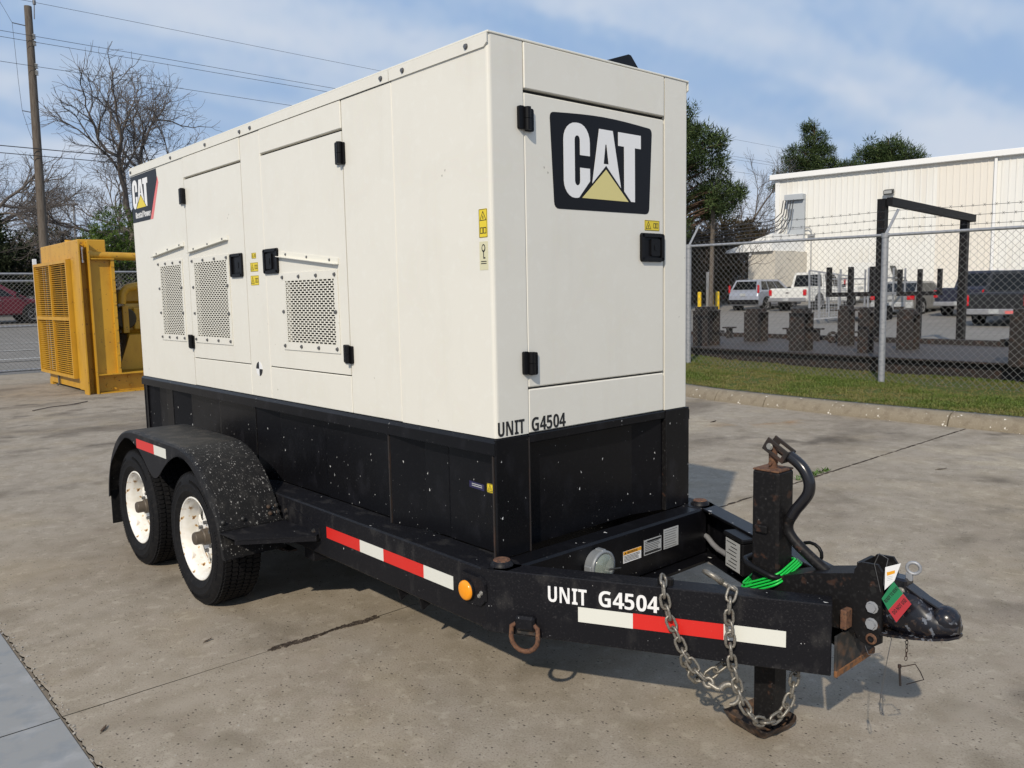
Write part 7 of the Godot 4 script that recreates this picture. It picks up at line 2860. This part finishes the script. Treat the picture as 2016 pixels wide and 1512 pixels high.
func pine(label: String, base: Vector3, h: float, lobes: Array, sd: int) -> void:
	var g := thing("pine_tree", label, "pine tree", base)
	part("trunk", mb().tube(PackedVector3Array([Vector3(0, -0.3, 0), Vector3(0.1, h * 0.5, 0), Vector3(0, h * 0.97, 0)]), h * 0.02, 8, false, h * 0.005), M.pine_bark, g, false)
	rng.seed = sd
	var b := mb()
	var lb := []
	for l in lobes:
		var c: Vector3 = l[0]
		var n: int = l[2]
		for i in n:
			# each bough ends in a tuft
			var d := Vector3(rng.randf_range(-1, 1), rng.randf_range(-0.7, 1), rng.randf_range(-1, 1))
			if d.length() > 1.0:
				d = d.normalized()
			var e: Vector3 = c + d * l[1]
			var root := Vector3(0, clampf(e.y - absf(e.x) * 0.35 - 0.3, h * 0.25, h * 0.95), 0)
			b.tube(PackedVector3Array([root, root.lerp(e, 0.6) + Vector3(0, 0.15, 0), e]), h * 0.0045, 4, false, h * 0.0015)
			var s: float = l[3]
			lb.append([e, Vector3(s, s * 0.75, s)])
	part("boughs", b, M.pine_bark, g, false)
	crown(g, M_needles, lb, 21.0 / pow(lobes[0][3], 3.0), lobes[0][3] * 0.8, Color(0.024, 0.045, 0.015), Color(0.10, 0.14, 0.05), sd + 1, 0.0)


var M_needles: ArrayMesh
var M_leaves: ArrayMesh


func build_trees() -> void:
	M_needles = spray(44, 0.12, 3)
	M_leaves = spray(26, 0.3, 4)
	bare_tree("large spreading bare tree behind the yellow engine", Vector3(10.8, 0.6, -38.0), 13.0, 0.25, 4.4, [[-0.75, 0.9, 0.1, 3.1, 1.0, 0.62], [0.05, 1.0, -0.2, 3.3, 1.0, 0.6], [0.5, 1.0, 0.25, 3.1, 1.0, 0.6], [-1.0, 0.35, 0.3, 2.5, 0.92, 0.42], [0.95, 0.5, -0.2, 2.4, 0.95, 0.42], [-0.2, 0.6, 0.9, 2.3, 0.95, 0.4], [-0.9, 0.02, 0.5, 2.2, 0.75, 0.34], [0.7, 0.1, 0.7, 2.0, 0.8, 0.34], [-0.3, 0.2, -0.9, 2.3, 0.9, 0.4]], 4, 21)
	bare_tree("bare tree at the left edge behind the timber pole", Vector3(6.6, 1.2, -50.5), 8.5, 0.28, 2.4, [[-0.6, 0.8, 0.2, 3.4, 1.0, 0.6], [0.5, 1.0, 0.1, 3.6, 1.0, 0.6], [0.95, 0.4, 0.2, 3.0, 0.95, 0.45], [0.1, 1.0, -0.4, 3.2, 1.0, 0.5]], 4, 55)
	bare_tree("slender bare tree against the end of the warehouse", Vector3(46.3, 0.7, -29.9), 9.0, 0.2, 2.6, [[-0.3, 1.0, 0.2, 3.2, 1.0, 0.6], [0.25, 1.0, 0.1, 3.4, 1.0, 0.6], [0.6, 0.8, 0.2, 2.8, 0.95, 0.45], [-0.6, 0.8, -0.2, 2.6, 0.95, 0.45], [0.0, 1.0, -0.5, 3.0, 1.0, 0.5]], 4, 71, 0.2)
	bare_tree("low bare tree left of the yellow radiator", Vector3(9.3, 0.9, -45.5), 7.0, 0.16, 1.6, [[-0.5, 0.8, 0.2, 2.6, 1.0, 0.6], [0.5, 0.9, 0.1, 2.8, 1.0, 0.6], [0.9, 0.3, 0.2, 2.4, 0.95, 0.5], [-0.9, 0.4, 0.2, 2.4, 0.95, 0.5]], 3, 83)
	# pines on the right
	pine("tall dense pine just right of the cream enclosure", Vector3(35.3, 0.4, -25.6), 11.0, [[Vector3(0.2, 8.0, 0.2), Vector3(1.9, 2.0, 1.9), 46, 0.7], [Vector3(1.25, 5.75, 1.1), Vector3(1.7, 0.75, 1.6), 30, 0.7], [Vector3(-1.2, 5.2, -1.0), Vector3(1.9, 1.6, 1.9), 30, 0.7], [Vector3(0, 10.0, 0), Vector3(0.8, 0.9, 0.8), 8, 0.7]], 101)
	pine("pointed pine rising behind the warehouse roof, left of its rounder neighbour", Vector3(69.7, 1.5, -36.7), 15.0, [[Vector3(0, 13.0, 0), Vector3(1.0, 1.7, 1.0), 18, 0.7], [Vector3(-0.3, 11.2, -0.3), Vector3(2.0, 1.5, 2.0), 40, 0.75], [Vector3(-0.5, 9.6, -0.5), Vector3(2.6, 1.4, 2.6), 34, 0.75], [Vector3(1.9, 10.2, 2.0), Vector3(1.3, 0.9, 1.3), 18, 0.75]], 111)
	pine("rounded pine behind the warehouse roof, right of its pointed neighbour", Vector3(75.0, 1.5, -32.4), 13.6, [[Vector3(0, 10.6, 0), Vector3(2.6, 2.4, 2.6), 60, 0.85], [Vector3(0.6, 10.2, 1.4), Vector3(2.6, 1.6, 2.2), 34, 0.85]], 121)
	# thickets
	var t := thing("thicket", "brown thicket of dense twigs behind the wooden pole", "bushes", Vector3(44.0, 0.6, -31.0))
	rng.seed = 131
	var b := mb()
	for i in 44:
		var p := Vector3(rng.randf_range(-4.5, 4.0), -0.3, rng.randf_range(-4.0, 5.0))
		limb(b, p, Vector3(rng.randf_range(-0.3, 0.3), 1, rng.randf_range(-0.3, 0.3)).normalized(), 3.0, 0.04, 2, 0.7, 0.1, 0.3, 0.012)
	part("stems", b, M.twig, t, false).set_meta("kind", "stuff")
	crown(t, M_leaves, [[Vector3(-0.5, 2.2, -1.0), Vector3(4.4, 3.0, 3.0)], [Vector3(1.0, 2.9, 2.4), Vector3(3.0, 2.6, 2.2)]], 120.0, 0.4, Color(0.05, 0.042, 0.022), Color(0.11, 0.085, 0.05), 132)
	t = thing("evergreen_hedge", "dark evergreen shrubbery across the street behind the red car", "hedge", Vector3(7.0, 0.9, -42.5))
	crown(t, M_leaves, [[Vector3(-4.0, 1.7, 0), Vector3(4.6, 2.1, 1.6)], [Vector3(1.6, 1.9, -0.4), Vector3(3.6, 2.2, 1.5)], [Vector3(6.4, 1.4, 0), Vector3(3.6, 1.8, 1.5)]], 70.0, 0.42, Color(0.012, 0.022, 0.01), Color(0.05, 0.06, 0.03), 142)
	t = thing("evergreen_tree", "small dark evergreen tree at the far left over the hedge", "tree", Vector3(6.0, 0.9, -44.4))
	part("trunk", mb().tube(PackedVector3Array([Vector3.ZERO, Vector3(0, 3.0, 0)]), 0.12, 8), M.bark, t, false)
	crown(t, M_leaves, [[Vector3(0, 3.4, 0), Vector3(1.5, 1.7, 1.5)], [Vector3(-1.8, 2.8, 0), Vector3(1.6, 1.4, 1.4)]], 90.0, 0.4, Color(0.015, 0.03, 0.012), Color(0.06, 0.085, 0.03), 152)
	t = thing("green_tree", "light green young tree in fresh leaf beside the big trunk", "tree", Vector3(7.9, 0.5, -30.8))
	part("trunk", mb().tube(PackedVector3Array([Vector3.ZERO, Vector3(0.1, 1.8, 0), Vector3(0, 4.0, 0)]), 0.07, 8, false, 0.02), M.bark, t, false)
	crown(t, M_leaves, [[Vector3(0.0, 3.2, 0), Vector3(1.0, 1.35, 0.9)], [Vector3(-0.7, 2.8, 0.2), Vector3(0.9, 0.9, 0.8)], [Vector3(0.6, 2.4, 0.2), Vector3(0.8, 0.9, 0.8)]], 620.0, 0.16, Color(0.06, 0.11, 0.02), Color(0.15, 0.22, 0.05), 162, 0.1)
	t = thing("shrubbery", "dull green shrubbery behind the yard fence right of the yellow radiator", "bushes", Vector3(8.6, 0.4, -28.0))
	crown(t, M_leaves, [[Vector3(0, 1.0, 0), Vector3(2.6, 1.5, 1.0)]], 80.0, 0.3, Color(0.02, 0.028, 0.014), Color(0.06, 0.065, 0.03), 172)
	# a mass of trees beyond everything
	for q in [[Vector3(25.0, 3.0, -110.0), 30.0, "distant brown tree line behind the enclosure, left part"], [Vector3(85.0, 3.0, -90.0), 26.0, "distant brown tree line behind the warehouse"]]:
		t = thing("tree_line", q[2], "tree line", q[0])
		t.set_meta("kind", "stuff")
		crown(t, M_leaves, [[Vector3(-q[1] * 0.4, 1.0, 0), Vector3(q[1] * 0.5, 5.5, 4)], [Vector3(q[1] * 0.35, 0.6, 0), Vector3(q[1] * 0.55, 6.5, 4)]], 6.0, 1.6, Color(0.03, 0.032, 0.02), Color(0.09, 0.075, 0.05), 180 + int(q[1]))


func build_litter() -> void:
	# weeds in the joint
	var k := 0
	for q in [[4.11, -1.085, "larger green weed in the concrete joint behind the jack handle", 0.07], [4.38, -1.10, "smaller green weed in the joint, right of the larger one", 0.05]]:
		rng.seed = 200 + k
		var b := mb()
		for i in 46:
			var a := rng.randf() * TAU
			var o := Vector3(rng.randf_range(-0.14, 0.14), 0, rng.randf_range(-0.02, 0.02))
			var d := Vector3(cos(a), rng.randf_range(0.4, 1.4), sin(a)).normalized()
			var l: float = q[3] * rng.randf_range(0.5, 1.3)
			var s := d.cross(Vector3.UP).normalized() * 0.005
			var m := o + d * l * 0.6
			var e := o + d * l - Vector3(0, l * 0.12, 0)
			var nn := s.cross(d).normalized()
			b.tri(o - s, o + s, m + s, nn, nn, nn)
			b.tri(o - s, m + s, m - s, nn, nn, nn)
			b.tri(m - s, m + s, e, nn, nn, nn)
		lone("weed", b, M.weed, q[2], "weed", Vector3(q[0], 0.0, q[1]), "weeds in the concrete joint")
		k += 1
	# leaves and twigs on the concrete
	var leaf := func(at: Vector3, turn: float, s: float, label: String):
		var b := mb()
		var r := PackedVector2Array()
		for i in 10:
			var a := TAU * i / 10.0
			r.append(Vector2(cos(a) * s, sin(a) * s * 0.27 * (1.0 - 0.3 * cos(a))))
		b.prism(r, Transform3D(Basis(Vector3.RIGHT, Vector3(0, 0.25, 1).normalized(), Vector3(0, 1, -0.25).normalized()), Vector3(0, 0.006, 0)), 0.0, 0.0015)
		b.tube(PackedVector3Array([Vector3(-s * 1.35, 0.002, 0), Vector3(s * 0.9, 0.009, 0)]), 0.0012, 4)
		var o := lone("fallen_leaf", b, M.dead_leaf, label, "leaf", at, "leaves lying on the yard")
		o.rotation.y = turn
	leaf.call(Vector3(-1.115, 0, -0.85), 0.9, 0.022, "dry brown leaf on the concrete by the grey slab corner")
	leaf.call(Vector3(-0.55, 0, -1.34), 0.3, 0.02, "small dead leaf left of the dark crack in the concrete")
	leaf.call(Vector3(5.16, 0, -0.458), -0.5, 0.05, "twiggy dead leaf on the bare concrete at far right")
	leaf.call(Vector3(6.04, 0, -3.27), 0.2, 0.07, "dark dead leaf near the kerb, right of the enclosure")
	var b := mb()
	b.tube(PackedVector3Array([Vector3(-0.5, 0.012, 0.02), Vector3(-0.2, 0.02, 0.0), Vector3(0.1, 0.015, 0.04), Vector3(0.5, 0.012, -0.05)]), 0.007, 5)
	b.tube(PackedVector3Array([Vector3(0.0, 0.016, 0.02), Vector3(0.2, 0.02, 0.14)]), 0.004, 5)
	var o := lone("twig", b, M.twig, "long bare twig on the concrete before the yellow radiator", "twig", Vector3(1.15, 0, -11.0))
	o.rotation.y = 0.5
	# painted stall lines on the street beyond the gate
	var z := [-25.9, -23.55, -21.1, -18.6]
	for i in 4:
		b = mb()
		for s in 14:
			var x0 := -14.0 + 1.6 * s
			b.quad(Vector3(x0, land(x0, z[i]) + 0.006, z[i] - 0.06), Vector3(x0 + 1.45, land(x0 + 1.45, z[i]) + 0.006, z[i] - 0.06), Vector3(x0 + 1.45, land(x0 + 1.45, z[i]) + 0.006, z[i] + 0.06), Vector3(x0, land(x0, z[i]) + 0.006, z[i] + 0.06), Vector3.UP)
		setting("road_marking", b.mesh(M.road_paint))


func _ready() -> void:
	var cam := Camera3D.new()
	cam.name = "camera"
	cam.position = Vector3(-1.858, 1.495, 2.182)
	cam.rotation = Vector3(-0.108849, -0.725891, -0.019737)
	cam.fov = 49.774
	cam.near = 0.05
	cam.far = 1500.0
	cam.current = true
	add_child(cam)
	var env := Environment.new()
	env.background_mode = Environment.BG_SKY
	env.sky = build_sky()
	env.tonemap_mode = Environment.TONE_MAPPER_LINEAR
	env.tonemap_exposure = 0.9
	env.background_energy_multiplier = 1.0
	env.sdfgi_enabled = true
	env.ssao_enabled = true
	env.ssil_enabled = true
	var we := WorldEnvironment.new()
	we.name = "world_environment"
	we.environment = env
	add_child(we)
	var sun := DirectionalLight3D.new()
	sun.name = "sun"
	sun.light_energy = 1.26
	sun.light_color = Color(1.0, 0.955, 0.88)
	sun.light_angular_distance = 0.8
	sun.shadow_enabled = true
	add_child(sun)
	sun.look_at_from_position(SUN * 50.0, Vector3.ZERO, Vector3.UP)

	build_materials()
	build_ground()
	build_buildings()
	build_fences()
	build_trees()
	build_wires()
	build_flatbed()
	build_vehicles()
	build_engine()
	build_generator()
	build_trailer()
	build_hangings()
	build_litter()
